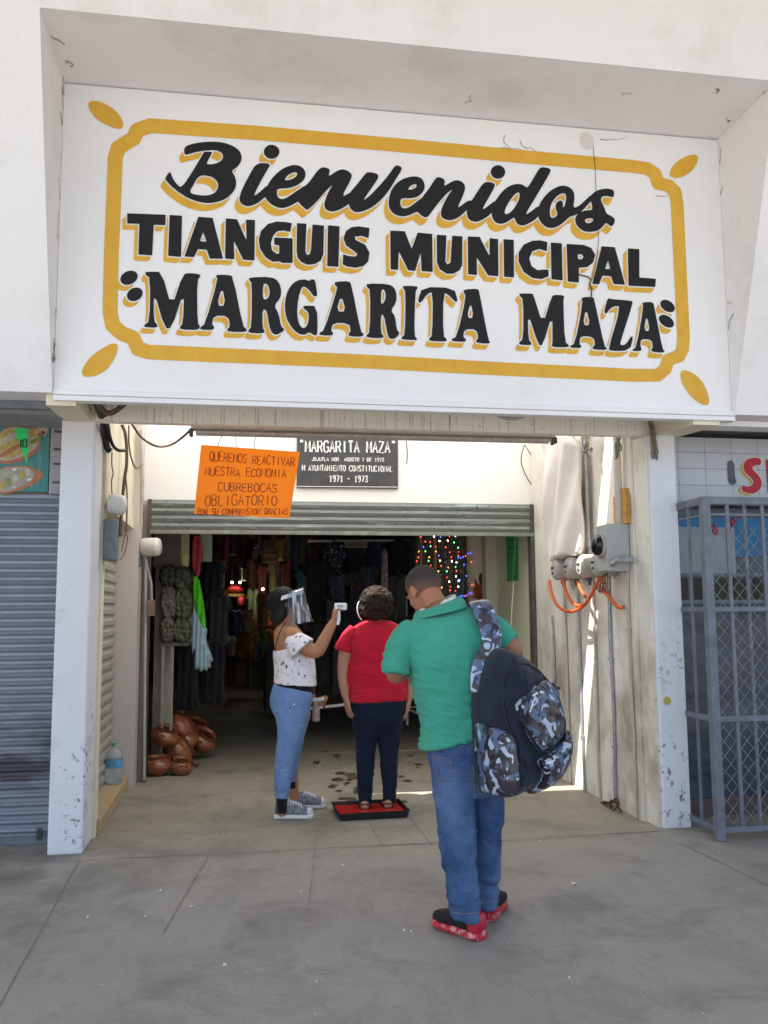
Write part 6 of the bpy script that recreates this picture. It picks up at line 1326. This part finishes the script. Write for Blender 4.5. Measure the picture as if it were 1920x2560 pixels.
    remesh(s, 'top', RD, .0055, 4, p, lambda q, n_: .0045*(1-2*abs(noise.noise(V((q.x*6+q.z*6, q.y*6, q.z*32-q.x*9)))))*max(0, min(1, (1.12-q.z)/.15))+.007*(1-2*abs(noise.noise(V((q.x*7, q.y*7, q.z*13+q.x*5)))))*max(0, min(1, (1.3-q.z)/.2))+.004*noise.noise(V((q.x*9, q.y*9, q.z*8))))
    # navy trousers
    j = MB()
    torso(j, [R4(1738, 876, 1014, .3, 6.45), R4(1765, 874, 1013, .32, 6.45), R4(1790, 877, 1010, .315, 6.45), R4(1812, 883, 1004, .26, 6.45), R4(1835, 893, 994, .2, 6.45)])
    torso(j, [R4(1785, 876, 946, .22, 6.45), R4(1815, 883, 944, .2, 6.445), R4(1843, 888, 942, .185, 6.44), R4(1890, 891, 937, .165, 6.42), R4(1930, 892, 934, .155, 6.41), R4(1970, 894, 931, .135, 6.40), R4(2000, 898, 928, .115, 6.385), R4(2013, 899, 928, .11, 6.38)], 2.1)
    torso(j, [R4(1785, 938, 1010, .22, 6.45), R4(1815, 941, 1005, .2, 6.445), R4(1843, 944, 1001, .185, 6.44), R4(1875, 947, 995, .168, 6.43), R4(1906, 951, 994, .16, 6.42), R4(1954, 956, 992, .14, 6.40), R4(1994, 959, 988, .115, 6.385), R4(2007, 960, 988, .11, 6.38)], 2.1)
    remesh(j, 'trousers', cloth('navy_denim', (.008, .013, .030), .3, 10, 300, .25, .05, .4), .0065, 10, p, lambda q, n_: .004*(1-2*abs(noise.noise(V((q.x*12, q.y*12, q.z*20)))))*(.5+.5*(q.z < .35))+.003*noise.noise(V((q.x*10, q.y*10, q.z*8))))
    for px in (914, 974):
        q = WZ(px, 2024, .03); m = MB(); m.loft([[V((q.x+dx*sc, y, z)) for dx in (-.04, .04)]+[V((q.x+dx*sc, y, z+.014)) for dx in (.04, -.04)] for y, z, sc in ((6.30, .0205, .8), (6.34, .0205, .95), (6.42, .0205, .8), (6.50, .0205, 1.05), (6.55, .0205, .7))])
        sn = m.build('sandal', plain('black_sandal', (.02, .018, .018), .5), p)
        m = MB(); m.tube([V((q.x-.037, 6.42, .035)), V((q.x-.03, 6.40, .07)), V((q.x, 6.39, .085)), V((q.x+.03, 6.40, .07)), V((q.x+.037, 6.42, .035))], .006, 6, smooth=1); m.build('sandal_strap', MATS['black_sandal'], sn)
    for px in (914, 974):
        q = WZ(px, 2024, .03); MB().tube([V((q.x-.036, 6.37, .045)), V((q.x-.03, 6.315, .06)), V((q.x, 6.297, .064)), V((q.x+.03, 6.315, .06)), V((q.x+.036, 6.37, .045))], .005, 6, smooth=1).build('heel_strap', MATS['black_sandal'], p)
    # face mask: cover and ear loop
    fm = thing('face_mask', 'white face mask with a loop round the ear of the person in red', 'face mask', hc)
    m = MB(); m.ell(hc+hM @ V((0, .055, -.052)), (.068, .058, .046), hM, 18, 12); m.build('cover', plain('white_mask_cloth', (.75, .75, .75), .8), fm, smooth=True)
    m = MB(); m.tube([W(899, 1503, 6.45), W(894, 1510, 6.45), W(893, 1525, 6.45), W(897, 1540, 6.46), W(905, 1551, 6.47)], .0045, 6, smooth=2); m.build('ear_loop', MATS['white_mask_cloth'], fm, smooth=True)
visitor()

# ================================================================== inside the market hall
def gmat(n, c, **k): return cloth('garment_'+n, tuple(x*1.35+.006 for x in c), .25, 12, 200, .25, .1)
def dotted(name, base, dot, sc=38, th=.22):
    if name in MATS: return MATS[name]
    t = NT(name); v = t.n('ShaderNodeTexVoronoi'); v.inputs['Scale'].default_value = sc; v.inputs['Randomness'].default_value = .7; t.l(t.co(), v.inputs['Vector'])
    t.base(t.mix(t.ramp(v.outputs['Distance'], th+.03, th), tuple(x*1.3+.005 for x in base), dot)); t.rough(.8); MATS[name] = t.m; return t.m
TOP = [(.12, 1), (.38, 1), (.5, .93), (.62, 1), (.88, 1), (1.02, .72), (.86, .66), (.82, .74), (.84, .3), (.86, 0), (.5, -.02), (.14, 0), (.16, .3), (.18, .74), (.14, .66), (-.02, .72)]
DRESS = [(.3, 1), (.42, .94), (.58, .94), (.7, 1), (.74, .8), (.68, .62), (.85, .3), (1, 0), (.8, -.02), (.62, .02), (.5, -.02), (.35, .02), (.2, -.02), (0, 0), (.15, .3), (.32, .62), (.26, .8)]
LONG = [(.1, 1), (.9, 1), (.96, .7), (.9, .35), (1, 0), (.7, .02), (.5, -.01), (.25, .02), (0, 0), (.1, .35), (.04, .7)]
FLD = lambda a: (lambda x, y: .02*math.sin(x*a+y*.02)+.012*noise.noise(V((x/7, y/25, a))))
def garment(shape, box, Y, mat, label, cat='hanging clothes', name='hanging_garment', T=.05, hook=True, fl=.35, group='clothes hanging in the market hall'):
    x0, y0, x1, y1 = box
    pts = [(x0+u*(x1-x0), y1-v*(y1-y0)) for u, v in shape]
    t = thing(name, label, cat, W((x0+x1)/2, y1, Y), group)
    pil(pts, Y, T, R=9, step=max(2.2, (y1-y0)/45), wav=FLD(fl), smooth=1).build('cloth', mat, t, smooth=True)
    if hook:
        c = W((x0+x1)/2, y0, Y); k = (x1-x0)*.3*pxm(Y)
        m = MB(); m.tube([c+V((-k, 0, -.03)), c+V((0, 0, .03)), c+V((k, 0, -.03))], .005, 5); m.tube([c+V((0, 0, .03)), c+V((.012, 0, .06)), c+V((-.005, 0, .085))], .003, 5, smooth=1)
        m.build('hanger', STEELD, t)
    return t
# left side by the jamb
garment([(.2, 1), (.75, 1), (1, .45), (.8, .36), (.72, .0), (.3, 0), (.1, .4)], (474, 1338, 510, 1442), 8.7, gmat('rose_red', (.42, .05, .075)), 'rose red cloth hanging at the top left inside the entrance')
pts = [(475, 1438), (497, 1440), (505, 1480), (513, 1530), (515, 1575), (506, 1572), (494, 1535), (484, 1500)]
solo('green_scarf', pil(pts, 8.66, .03, R=7, step=2.4, wav=FLD(.5)), gmat('neon_green', (.12, .62, .03)), 'bright green strip of cloth hanging over the pale blue dress', 'cloth', 'clothes hanging in the market hall', smooth=True)
pts = [(478, 1470), (486, 1505), (500, 1545), (512, 1565), (521, 1576), (514, 1592), (522, 1620), (530, 1640), (534, 1652), (526, 1656), (529, 1670), (520, 1668), (518, 1680), (510, 1672), (502, 1682), (495, 1672), (488, 1678), (480, 1664), (478, 1610), (469, 1600), (470, 1560), (475, 1510)]
solo('pale_blue_dress', pil(pts, 8.7, .07, R=12, step=2.4, wav=FLD(.6), smooth=1), gmat('pale_blue', (.36, .47, .52)), 'pale blue ruffled dress hanging left inside the entrance', 'dress', 'clothes hanging in the market hall', smooth=True)
garment(TOP, (498, 1405, 566, 1500), 9.2, gmat('ink', (.008, .010, .016)), 'black jacket hanging beside the green strip of cloth')
garment(TOP, (510, 1488, 582, 1612), 9.1, gmat('charcoal', (.028, .030, .034)), 'charcoal coat hanging below the black jacket')
garment(LONG, (438, 1612, 500, 1778), 8.7, gmat('black', (.006, .006, .007)), 'long black skirt hanging just behind the left jamb')
garment(LONG, (496, 1600, 566, 1762), 9.0, gmat('black2', (.009, .009, .011)), 'wide black skirt right of the pale blue dress')
for (x0, y0, x1, y1, Y, n_, c, lb) in [(452, 1335, 474, 1414, 8.5, 'yellow_green_card', (.42, .44, .2), 'yellow green strip of card left of the rose red cloth'), (498, 1335, 531, 1404, 8.9, 'pale_green_paper', (.40, .44, .34), 'pale green sheet of paper behind the rose red cloth'), (457, 1388, 471, 1416, 8.47, 'yellow_note', (.6, .62, .22), 'small yellow note pinned under the yellow green card')]:
    p0, p1 = W(x0, y1, Y), W(x1, y0, Y); solo('paper_sheet', MB().box(p0.x, p1.x, Y, Y+.006, p0.z, p1.z), plain(n_, c, .7, .15), lb, 'paper', 'papers at the left inside the entrance')
# wrapped bundles stacked on a shelf by the jamb
SHF = thing('market_shelf', 'narrow shelf stacked with wrapped bundles behind the left jamb', 'shelf', W(440, 1640, 8.45))
MB().box(W(405, 1600, 8.4).x, W(472, 1600, 8.4).x, 8.35, 8.6, W(430, 1614, 8.4).z, W(430, 1606, 8.4).z).build('board', plain('old_board', (.12, .1, .07), .7), SHF)
for xx in (409, 432): q = W(xx, 1610, 8.4); MB().box(q.x-.012, q.x+.012, 8.37, 8.40, 0, q.z).build('leg', paint('cream_leg', (.34, .31, .24), (.3, .25, .2), .4), SHF)
for k, (box, c, lb) in enumerate([((398, 1410, 444, 1470), (.03, .032, .022), 'dark olive bundle at the top of the stack'), ((432, 1414, 482, 1480), (.04, .042, .025), 'dark bundle at the top right of the stack'), ((400, 1460, 446, 1550), (.12, .11, .09), 'greyish white wrapped block in the middle of the stack'), ((434, 1466, 484, 1552), (.06, .06, .03), 'olive plastic bundle right of the greyish block'), ((398, 1538, 442, 1610), (.11, .08, .06), 'brown parcel at the lower left of the stack'), ((430, 1540, 480, 1610), (.07, .07, .04), 'crinkled olive bag at the lower right of the stack')]):
    x0, y0, x1, y1 = box
    solo('wrapped_bundle', pil([(x0, y0), (x1, y0+2), (x1+1, y1), (x0, y1)], 8.42, .10, R=9, step=2.5, smooth=2, wav=lambda x, y: .02*noise.noise(V((x/8, y/8, k)))), plain('bundle_wrap_%s' % 'abcdef'[k], c, .35, .35, 40), lb+' by the left jamb', 'bundle', 'wrapped bundles behind the left jamb', smooth=True)
# the garment wall in the middle
BK = (.010, .010, .013)
rows = [
 (TOP, (756, 1395, 822, 1548), 10.2, gmat('soot', (.007, .007, .009)), 'big black jacket hanging left in the middle rack'),
 (TOP, (806, 1355, 866, 1482), 10.5, dotted('white_dots', (.012, .012, .03), (.34, .34, .42), 24, .25), 'black blouse with large white dots on the middle rack'),
 (TOP, (858, 1358, 946, 1478), 10.6, gmat('midnight', (.010, .013, .024)), 'plain midnight blue shirt at the top of the middle rack'),
 (TOP, (814, 1432, 872, 1540), 10.3, dotted('fine_blue_dots', (.012, .016, .04), (.16, .2, .34), 46, .24), 'dark blouse with fine blue dots, second row of the middle rack'),
 (TOP, (864, 1428, 932, 1530), 10.35, dotted('orange_specks', (.014, .013, .016), (.34, .22, .05), 30, .17), 'black blouse with yellow specks above the curly haired person'),
 (TOP, (896, 1412, 950, 1500), 10.3, dotted('blue_specks', (.012, .014, .035), (.2, .22, .36), 40, .23), 'dark blouse with pale blue specks right of the yellow specked one'),
 (DRESS, (796, 1490, 856, 1640), 10.0, dotted('grey_check', (.014, .014, .017), (.10, .10, .12), 30, .3), 'grey checked dress hanging behind the raised thermometer'),
 (LONG, (842, 1520, 902, 1680), 9.9, gmat('pitch', BK), 'long black dress between the thermometer and the curly hair'),
 (LONG, (770, 1560, 832, 1720), 9.8, gmat('pitch2', (.014, .013, .016)), 'long black skirt at the lower left of the middle rack'),
 (LONG, (826, 1600, 880, 1740), 9.7, dotted('green_glint', (.010, .011, .012), (.03, .09, .07), 22, .15), 'black skirt with green glints at the bottom of the middle rack'),
 ([(.2, 1), (.8, 1), (.85, .5), (.9, 0), (.1, 0), (.15, .5)], (948, 1372, 974, 1486), 10.0, dotted('grey_rose_stripe', (.16, .10, .11), (.3, .3, .33), 18, .3), 'grey and rose striped towel right of the middle rack'),
 (LONG, (976, 1345, 1026, 1490), 10.4, gmat('coal', (.006, .006, .006)), 'long black coat hanging before the coloured lights'),
 (TOP, (962, 1436, 1024, 1560), 10.2, dotted('grey_lace', (.016, .016, .018), (.06, .06, .065), 28, .3), 'dark grey lace blouse left of the head of the person in green'),
 (LONG, (990, 1540, 1070, 1760), 10.1, gmat('coal2', (.006, .006, .008)), 'long black garment low behind the person in red'),
]
for sh_, bx, Y, mt, lb in rows: garment(sh_, bx, Y, mt, lb, fl=.25)
RK = thing('garment_rack', 'white pipe garment rack standing behind the person in red', 'rack', (1.9, 10.6, 0))
wp_ = plain('white_rack_pipe', (.85, .83, .78), .45, .2)
q = WZ(1018, 1812); zb = W(1018, 1768, q.y).z
MB().tube([V((q.x, q.y, 0)), V((q.x, q.y, 2.25))], .017, 10).build('post', wp_, RK)
MB().tube([V((q.x-.02, q.y, zb)), V((q.x+.75, q.y, zb))], .014, 8).build('rail', wp_, RK); MB().tube([V((q.x, q.y-.02, zb-.02)), V((q.x+.42, q.y-.5, .03))], .012, 8).build('brace', wp_, RK)
a_, b_ = WZ(785, 1778), None
m = MB(); m.tube([W(770, 1772, 9.6), W(875, 1760, 9.6)], .016, 8); solo('white_strip', m, wp_, 'short white strip between the person in white and the person in red', 'pole')  # thin white tube, low and nearly level between the two figures
MB().tube([V((W(770, 1380, 10.7).x, 10.75, W(770, 1352, 10.7).z)), V((W(1030, 1380, 10.7).x, 10.75, W(1030, 1350, 10.7).z))], .016, 8).build('rail', wp_, RK)
# paper posters, wooden post, toys and cloth further back
for (x0, y0, x1, y1, Y, n_, c, lb) in [(655, 1352, 690, 1376, 13, 'cream_notice', (.30, .24, .15), 'cream notice hanging high at the back of the aisle'), (654, 1374, 692, 1408, 13.05, 'tan_notice', (.34, .22, .12), 'tan notice below the cream one at the back of the aisle'), (862, 1352, 918, 1370, 10.2, 'faded_notice', (.24, .19, .16), 'faded paper notice over the middle rack')]:
    p0, p1 = W(x0, y1, Y), W(x1, y0, Y); t = thing('paper_notice', lb, 'notice', (p0+p1)/2, 'notices in the market hall'); MB().box(p0.x, p1.x, Y, Y+.006, p0.z, p1.z).build('sheet', plain(n_, c, .7, .15), t)
    m = MB(); nr = 2 if y1-y0 > 20 else 1
    for r_ in range(nr):
        zz = p0.z+(p1.z-p0.z)*(r_+.55)/(nr+.1)
        for k in range(7):
            xx = p0.x+(p1.x-p0.x)*(.1+.12*k); m.tube([V((xx, Y-.003, zz-.03)), V((xx+.012, Y-.003, zz+.03)), V((xx+.03, Y-.003, zz-.02))], .006, 4)
    m.build('lettering', plain('faded_print', (.12, .06, .04), .7), t)
q = W(720, 1470, 12); solo('wooden_post', MB().box(q.x-.03, q.x+.03, 12, 12.06, .004, 3.2), plain('old_wood_post', (.26, .18, .1), .7, .3, 9), 'pale wooden post rising behind the head with the face shield', 'post')
garment(LONG, (697, 1408, 728, 1485), 11.8, dotted('coral_stripe', (.40, .10, .08), (.5, .34, .28), 16, .3), 'coral striped cloth hanging on the wooden post', fl=.4)
garment(TOP, (736, 1425, 772, 1495), 11.5, gmat('turquoise', (.09, .22, .22)), 'turquoise blouse hanging right of the wooden post')
for bx, Y, n_, c, lb in [((615, 1395, 650, 1470), 14, 'brown', (.16, .08, .05), 'brown blouse far back, left of the tan notice'), ((640, 1410, 672, 1490), 13.6, 'brick', (.26, .06, .04), 'brick red blouse far back below the notices'), ((668, 1405, 698, 1480), 13.4, 'olive', (.16, .15, .07), 'olive blouse far back beside the coral cloth'), ((612, 1470, 648, 1560), 13.2, 'moss', (.08, .10, .05), 'moss green garment far back over the stool'), ((640, 1480, 676, 1570), 12.8, 'russet', (.22, .09, .05), 'russet garment far back behind the dark hair'), ((590, 1345, 640, 1420), 14.5, 'umber', (.06, .04, .03), 'umber shawl high at the far end of the aisle'), ((535, 1340, 575, 1405), 13, 'wine', (.16, .02, .03), 'wine red shirt high above the red canopy'), ((735, 1340, 790, 1410), 12.5, 'taupe', (.10, .09, .06), 'taupe blanket hanging high beside the wooden post')]: garment(TOP, bx, Y, gmat(n_, c), lb, fl=.3, hook=False)
# red toy canopy at the far end with two lamps over it
RC = thing('red_canopy', 'red and yellow striped canopy glowing at the far end of the aisle', 'canopy', W(590, 1512, 16))
pil([(560, 1482), (566, 1464), (588, 1456), (608, 1464), (616, 1484)], 16, .35, R=14, step=2.5).build('top', plain('canopy_red', (.32, .015, .015), .7), RC, smooth=True)
pil([(560, 1482), (616, 1482), (614, 1496), (562, 1496)], 15.95, .2, R=10, step=2.5).build('valance', plain('canopy_yellow', (.25, .17, .03), .7), RC, smooth=True)
pil([(592, 1492), (612, 1490), (616, 1518), (596, 1522)], 15.7, .15, R=10, step=2.5).build('flap', MATS['canopy_red'], RC, smooth=True)
for k, (x, y, Y, r, e) in enumerate([(580, 1456, 15.6, .022, 1.2), (600, 1456, 15.6, .022, 1.2), (657, 1473, 13, .02, 2)]):
    c = W(x, y, Y); t = thing('market_lamp', ['left one of the two small white lamps over the red canopy', 'right one of the two small white lamps over the red canopy', 'lone small white lamp left of the dark haired head'][k], 'lamp', c, 'small lamps in the market hall')
    MB().ell(c, (r, r, r), None, 12, 8).build('bulb', emit('white_bulb_glow', (1, .95, .85), 5), t, smooth=True); MB().lathe([(r*.5, r*.7), (r*.5, r*1.8), (.001, r*1.9)], c, n=10).build('socket', STEELD, t)
    MB().tube([c+V((0, 0, r*1.8)), V((c.x, c.y, 3.26))], .005, 5).build('cord', RUBBER, t)
    pl_ = bpy.data.lights.new('lamp_light', 'POINT'); pl_.energy = e; pl_.shadow_soft_size = .05; pl_.color = (1, .9, .75); lo_ = bpy.data.objects.new('lamp_light', pl_); C.objects.link(lo_); lo_.location = c+V((0, -.15, -.12))
# table, stool and basket in the aisle
TB = thing('market_table', 'low dark table with a pale rail at the far end of the aisle', 'table', WZ(600, 1600))
p = WZ(600, 1640); MB().box(p.x-.35, p.x+.3, p.y, p.y+.5, W(600, 1560, p.y).z-.04, W(600, 1560, p.y).z).build('tabletop', plain('grey_table', (.2, .19, .17), .6), TB)
for dx in (-.33, .28): MB().box(p.x+dx-.02, p.x+dx+.02, p.y, p.y+.04, 0, W(600, 1560, p.y).z-.041).build('leg', STEELD, TB)
ST = thing('basket_stand', 'olive basket on a dark stand in the aisle left of the face shield', 'basket', WZ(658, 1665))
p = WZ(658, 1662); zt_ = W(658, 1600, p.y).z
MB().lathe([(.001, 0), (.09, 0), (.12, .06), (.19, .17), (.2, .18), (.17, .17), (.001, .12)], (p.x, p.y, zt_-.02), n=22).build('basket', plain('olive_wicker', (.26, .22, .10), .8, .4, 60, 0, .5, 90), ST, smooth=True)
for k in range(3):
    a = k*2.1; MB().tube([V((p.x+.05*math.cos(a), p.y+.05*math.sin(a), zt_-.02)), V((p.x+.13*math.cos(a), p.y+.13*math.sin(a), 0))], .014, 7).build('leg', STEELD, ST)
for k in range(9):
    x, y = 618+random.uniform(0, 66), 1560+random.uniform(-10, 60); q = W(x, y, 12.4+random.uniform(0, 1)); r = random.uniform(.05, .10)
    cc = [(.3, .06, .03), (.25, .2, .06), (.1, .2, .06), (.3, .16, .08)][k % 4]
    solo('toy_figure', MB().ell(q, (r, r, r*1.2), None, 12, 8).ell(q+V((0, 0, r*1.5)), (r*.65,)*3, None, 10, 8).ell(q+V((r*.5, 0, r*2.1)), (r*.25,)*3, None, 8, 6).ell(q+V((-r*.5, 0, r*2.1)), (r*.25,)*3, None, 8, 6), plain('toy_plush_%s' % 'abcd'[k % 4], cc, .9, .3, 40), 'small stuffed toy on the heap left of the dark haired head', 'toy', 'stuffed toys heaped in the aisle', smooth=True)
m = MB(); p0 = WZ(640, 1640); m.box(p0.x-.2, p0.x+.35, 12.3, 13.6, .003, W(640, 1612, 12.4).z)
solo('toy_counter', m, plain('dark_counter', (.06, .05, .04), .7), 'dark counter under the heap of stuffed toys in the aisle', 'counter')
# coloured light strings and tinsel behind the person in green
col = {'red': (1, .06, .04), 'green': (.12, 1, .25), 'blue': (.06, .1, 1), 'white': (.75, .95, 1), 'amber': (1, .42, .08)}
bulb_me = None
rnd = random.Random(11)
Yx = 9.9
for s_, (x0, lab, mixc, wob) in enumerate([(1052, 'leftmost light string with red, green and white bulbs', 'rgwr', 8), (1074, 'light string with green bulbs crowded at its top', 'gwgr', 7), (1096, 'light string of mixed dim bulbs above the bowed head', 'rwba', 9), (1120, 'light string with red bulbs in the upper half', 'rrwr', 7), (1142, 'light string right of the bowed head with white bulbs', 'wrgw', 7), (1166, 'rightmost light string, blue bulbs in two clusters', 'bbrb', 6)]):
    t = thing('light_string', lab, 'string lights', W(x0, 1500, Yx), 'coloured light strings at the hall entrance')
    ps = []
    for k in range(13):
        y = 1342+k*12.4; ps.append((x0+wob*math.sin(k*1.1+s_)+rnd.uniform(-5, 5), y+rnd.uniform(-3, 3)))
    if s_ == 5: ps = [(1146+6*k, 1396-2.6*k+rnd.uniform(-2, 2)) for k in range(7)]+[(1178, 1405), (1160, 1412), (1166, 1440), (1150, 1450), (1180, 1462)]+[(1152+5*k, 1492-1.8*k+rnd.uniform(-2, 2)) for k in range(6)]
    P3 = [W(x, y, Yx+rnd.uniform(-.15, .15)) for x, y in ps]
    MB().tube(P3, .003, 4, smooth=1).build('wire', plain('green_wire', (.01, .03, .012), .6), t)
    for k, q in enumerate(P3):
        c_ = {'r': 'red', 'g': 'green', 'b': 'blue', 'w': 'white', 'a': 'amber'}[mixc[(k*7+s_) % 4]]
        if rnd.random() < .3 and s_ != 5: c_ = rnd.choice(list(col))
        me = bpy.data.meshes.get('bulb_'+c_)
        if me is None:
            b_ = MB().ell((0, 0, 0), (.0072, .0072, .0095), None, 8, 6); me = bpy.data.meshes.new('bulb_'+c_); me.from_pydata(b_.v, [], b_.f); me.materials.append(emit(c_+'_bulb_glow', col[c_], 1.9))
        o = bpy.data.objects.new('bulb', me); C.objects.link(o); o.parent = t; o.location = q-t.location
BP = thing('stall_curtain', 'dull grey green plastic curtain behind the coloured light strings', 'curtain', W(1110, 1620, 10.2))
pil([(1036, 1335), (1186, 1335), (1186, 1640), (1040, 1640)], 10.25, .05, R=8, step=4, smooth=0, wav=lambda x, y: .03*math.sin(x*.42+.5*math.sin(y*.03))).build('sheet', paint('dull_green_plastic', (.075, .085, .06), (.22, .22, .24), .7, 9, .35, .2, lo=.5, hi=.7), BP, smooth=True)
TI = MB()
for k in range(260):
    q = W(rnd.uniform(1042, 1184), rnd.uniform(1345, 1500), 10.05+rnd.uniform(-.1, .1)); d = V((rnd.uniform(-1, 1), rnd.uniform(-.4, .4), rnd.uniform(-1, .3))).normalized()*rnd.uniform(.03, .07); e = V((rnd.uniform(-1, 1), 0, rnd.uniform(-1, 1))).normalized()*.004
    TI.add([q-e, q+e, q+d], [(0, 1, 2)])
tag(TI.build('tinsel', plain('shiny_tinsel', (.25, .27, .28), .2, .6, 60, .9)), 'shiny tinsel scattered behind the coloured light strings', 'tinsel', kind='stuff')
for xx in (1052, 1088): q = W(xx, 1400, 10.12); solo('cane_pole', MB().tube([V((q.x, 10.12, .005)), V((q.x, 10.12, 3.1))], .018, 8), plain('ochre_cane', (.32, .2, .09), .6, .3, 20), 'ochre pole left of the bowed head behind the lights' if xx == 1052 else 'ochre pole rising from the top of the bowed head behind the lights', 'pole')
# poinsettia
PS = thing('poinsettia', 'poinsettia with red orange flowers by the pale green wall', 'plant', W(1205, 1560, 9.6))
lv, fl_ = MB(), MB()
for k in range(70):
    c = W(rnd.uniform(1192, 1226), rnd.uniform(1452, 1520), 9.6+rnd.uniform(-.1, .1)); d = V((rnd.uniform(-.5, .5), rnd.uniform(-.5, .2), rnd.uniform(.3, 1.2))).normalized()*rnd.uniform(.08, .16); s_ = d.cross(V((0, 1, 0))).normalized()*rnd.uniform(.012, .022)
    lv.add([c, c+d*.45+s_, c+d, c+d*.45-s_], [(0, 1, 2, 3)])
for k in range(40):
    c = W(rnd.uniform(1188, 1218), rnd.uniform(1470, 1500), 9.5+rnd.uniform(-.06, .06)); d = V((rnd.uniform(-1, 1), rnd.uniform(-.6, 0), rnd.uniform(-.6, .9))).normalized()*rnd.uniform(.05, .09); s_ = d.cross(V((0, 1, 0))).normalized()*.02
    fl_.add([c, c+d*.45+s_, c+d, c+d*.45-s_], [(0, 1, 2, 3)])
lv.build('foliage', plain('poinsettia_green', (.07, .13, .03), .5, .4, 60), PS); fl_.build('flowers', plain('poinsettia_red', (.5, .10, .03), .5, .3, 60), PS)
q = W(1206, 1560, 9.6); MB().lathe([(.001, 0), (.09, 0), (.12, .17), (.125, .2), (.11, .2), (.001, .18)], (q.x, 9.6, W(1206, 1562, 9.6).z), n=18).build('planter', plain('terracotta_planter', (.3, .12, .06), .7), PS, smooth=True)
MB().box(q.x-.17, q.x+.17, 9.45, 9.75, .003, W(1206, 1562, 9.6).z-.002).build('stand', plain('stand_wood', (.14, .1, .07), .7), PS)
# green sheet taped to the pale green wall
a, b_ = WX(1266, 1338, 2.712), WX(1293, 1338, 2.712); zl = WX(1280, 1452, 2.712).z
GS = thing('green_wall_sheet', 'bright green printed sheet taped to the pale green inner wall', 'poster', ((a+b_)/2).xy.to_3d()+V((0, 0, zl))); MB().box(2.708, 2.7155, min(a.y, b_.y), max(a.y, b_.y), zl, 2.3).build('sheet', plain('green_print', (.03, .33, .10), .5, .3, 18), GS)
m = MB()
for k in range(6): m.box(2.7045, 2.7078, min(a.y, b_.y)+.04, max(a.y, b_.y)-.06, zl+.08+k*.07, zl+.085+k*.07)
m.build('ruled_lines', plain('pale_lines', (.35, .6, .35), .6), GS)

# stalls further down the aisle: more hung stock, each its own thing
more = [((566, 1338, 596, 1388), 15, 'plum', (.12, .04, .10), 'plum blouse hanging high over the red canopy'), ((600, 1410, 622, 1452), 15.4, 'sand', (.30, .24, .14), 'sand coloured blouse just above the red canopy'), ((575, 1525, 606, 1585), 15.2, 'cobalt', (.03, .06, .20), 'cobalt blue garment below the red canopy'), ((604, 1522, 634, 1590), 14.8, 'salmon', (.34, .14, .10), 'salmon garment below the right end of the red canopy'),
 ((676, 1490, 700, 1560), 12.4, 'teal', (.03, .13, .13), 'teal garment just left of the dark haired head'), ((690, 1345, 716, 1402), 13.1, 'mustard', (.28, .19, .04), 'mustard blouse high beside the wooden post'), ((726, 1345, 748, 1424), 12.2, 'slate', (.08, .09, .12), 'slate grey towel right of the wooden post'), ((772, 1350, 806, 1396), 11.2, 'burgundy', (.12, .015, .03), 'burgundy shirt high above the big black jacket'),
 ((566, 1590, 592, 1640), 14.6, 'cream', (.34, .30, .22), 'cream garment low at the left side of the aisle'), ((540, 1404, 566, 1470), 13.5, 'grey_green', (.10, .13, .10), 'grey green shirt left of the red canopy'), ((548, 1470, 572, 1560), 13, 'rust', (.20, .07, .03), 'rust coloured garment left below the red canopy'), ((926, 1345, 958, 1420), 10.9, 'denim_blue', (.04, .07, .14), 'denim blue shirt at the upper right of the middle rack'),
 ((1020, 1345, 1044, 1420), 10.6, 'lilac', (.14, .11, .18), 'lilac blouse squeezed between the black coat and the lights'), ((750, 1500, 790, 1580), 11, 'dark_rose', (.16, .04, .06), 'dark rose garment behind the visor of the face shield')]
for bx, Y, n_, c, lb in more: garment(TOP, bx, Y, gmat(n_, c), lb, fl=.4, hook=False)
for k in range(6):
    x = [552, 574, 606, 640, 664, 690][k]; Y = [17, 18, 17.5, 16.5, 17.2, 16.2][k]; q = WZ(x, 1640)
    p0, p1 = W(x-17, 1600, Y), W(x+17, 1330, Y)
    t = thing('market_stall', ['brown stall front at the far left of the aisle', 'grey stall front behind the red canopy', 'dull orange stall front right of the red canopy', 'olive stall front behind the tan notice', 'maroon stall front behind the stuffed toys', 'dark teal stall front left of the wooden post'][k], 'stall', V(((p0.x+p1.x)/2, Y, 0)), 'stalls at the far end of the aisle')
    cc = [(.10, .06, .035), (.12, .115, .10), (.20, .09, .04), (.10, .10, .05), (.12, .03, .03), (.04, .08, .08)][k]
    MB().box(p0.x, p1.x, Y, Y+.1, .004, 3.2).build('panel', paint('stall_panel_%s' % 'abcdef'[k], cc, tuple(x*.4 for x in cc), .6, 5), t)
    for j_ in range(5):
        zz = .5+j_*.5; MB().box(p0.x+.02, p1.x-.02, Y-.22, Y-.001, zz, zz+.03).build('shelf', STEELD, t)
        for i_ in range(3):
            xx = p0.x+.05+(p1.x-p0.x-.1)*i_/3; m = MB().box(xx, xx+(p1.x-p0.x)*.24, Y-.2, Y-.06, zz+.031, zz+.031+random.uniform(.12, .34), .02); cr = random.choice([(.3, .05, .04), (.3, .24, .06), (.06, .2, .12), (.08, .1, .24), (.3, .28, .24), (.2, .08, .16)])
            m.build('carton', plain('carton_%d%d%d' % tuple(int(v*100) for v in cr), cr, .7, .3, 30), t)
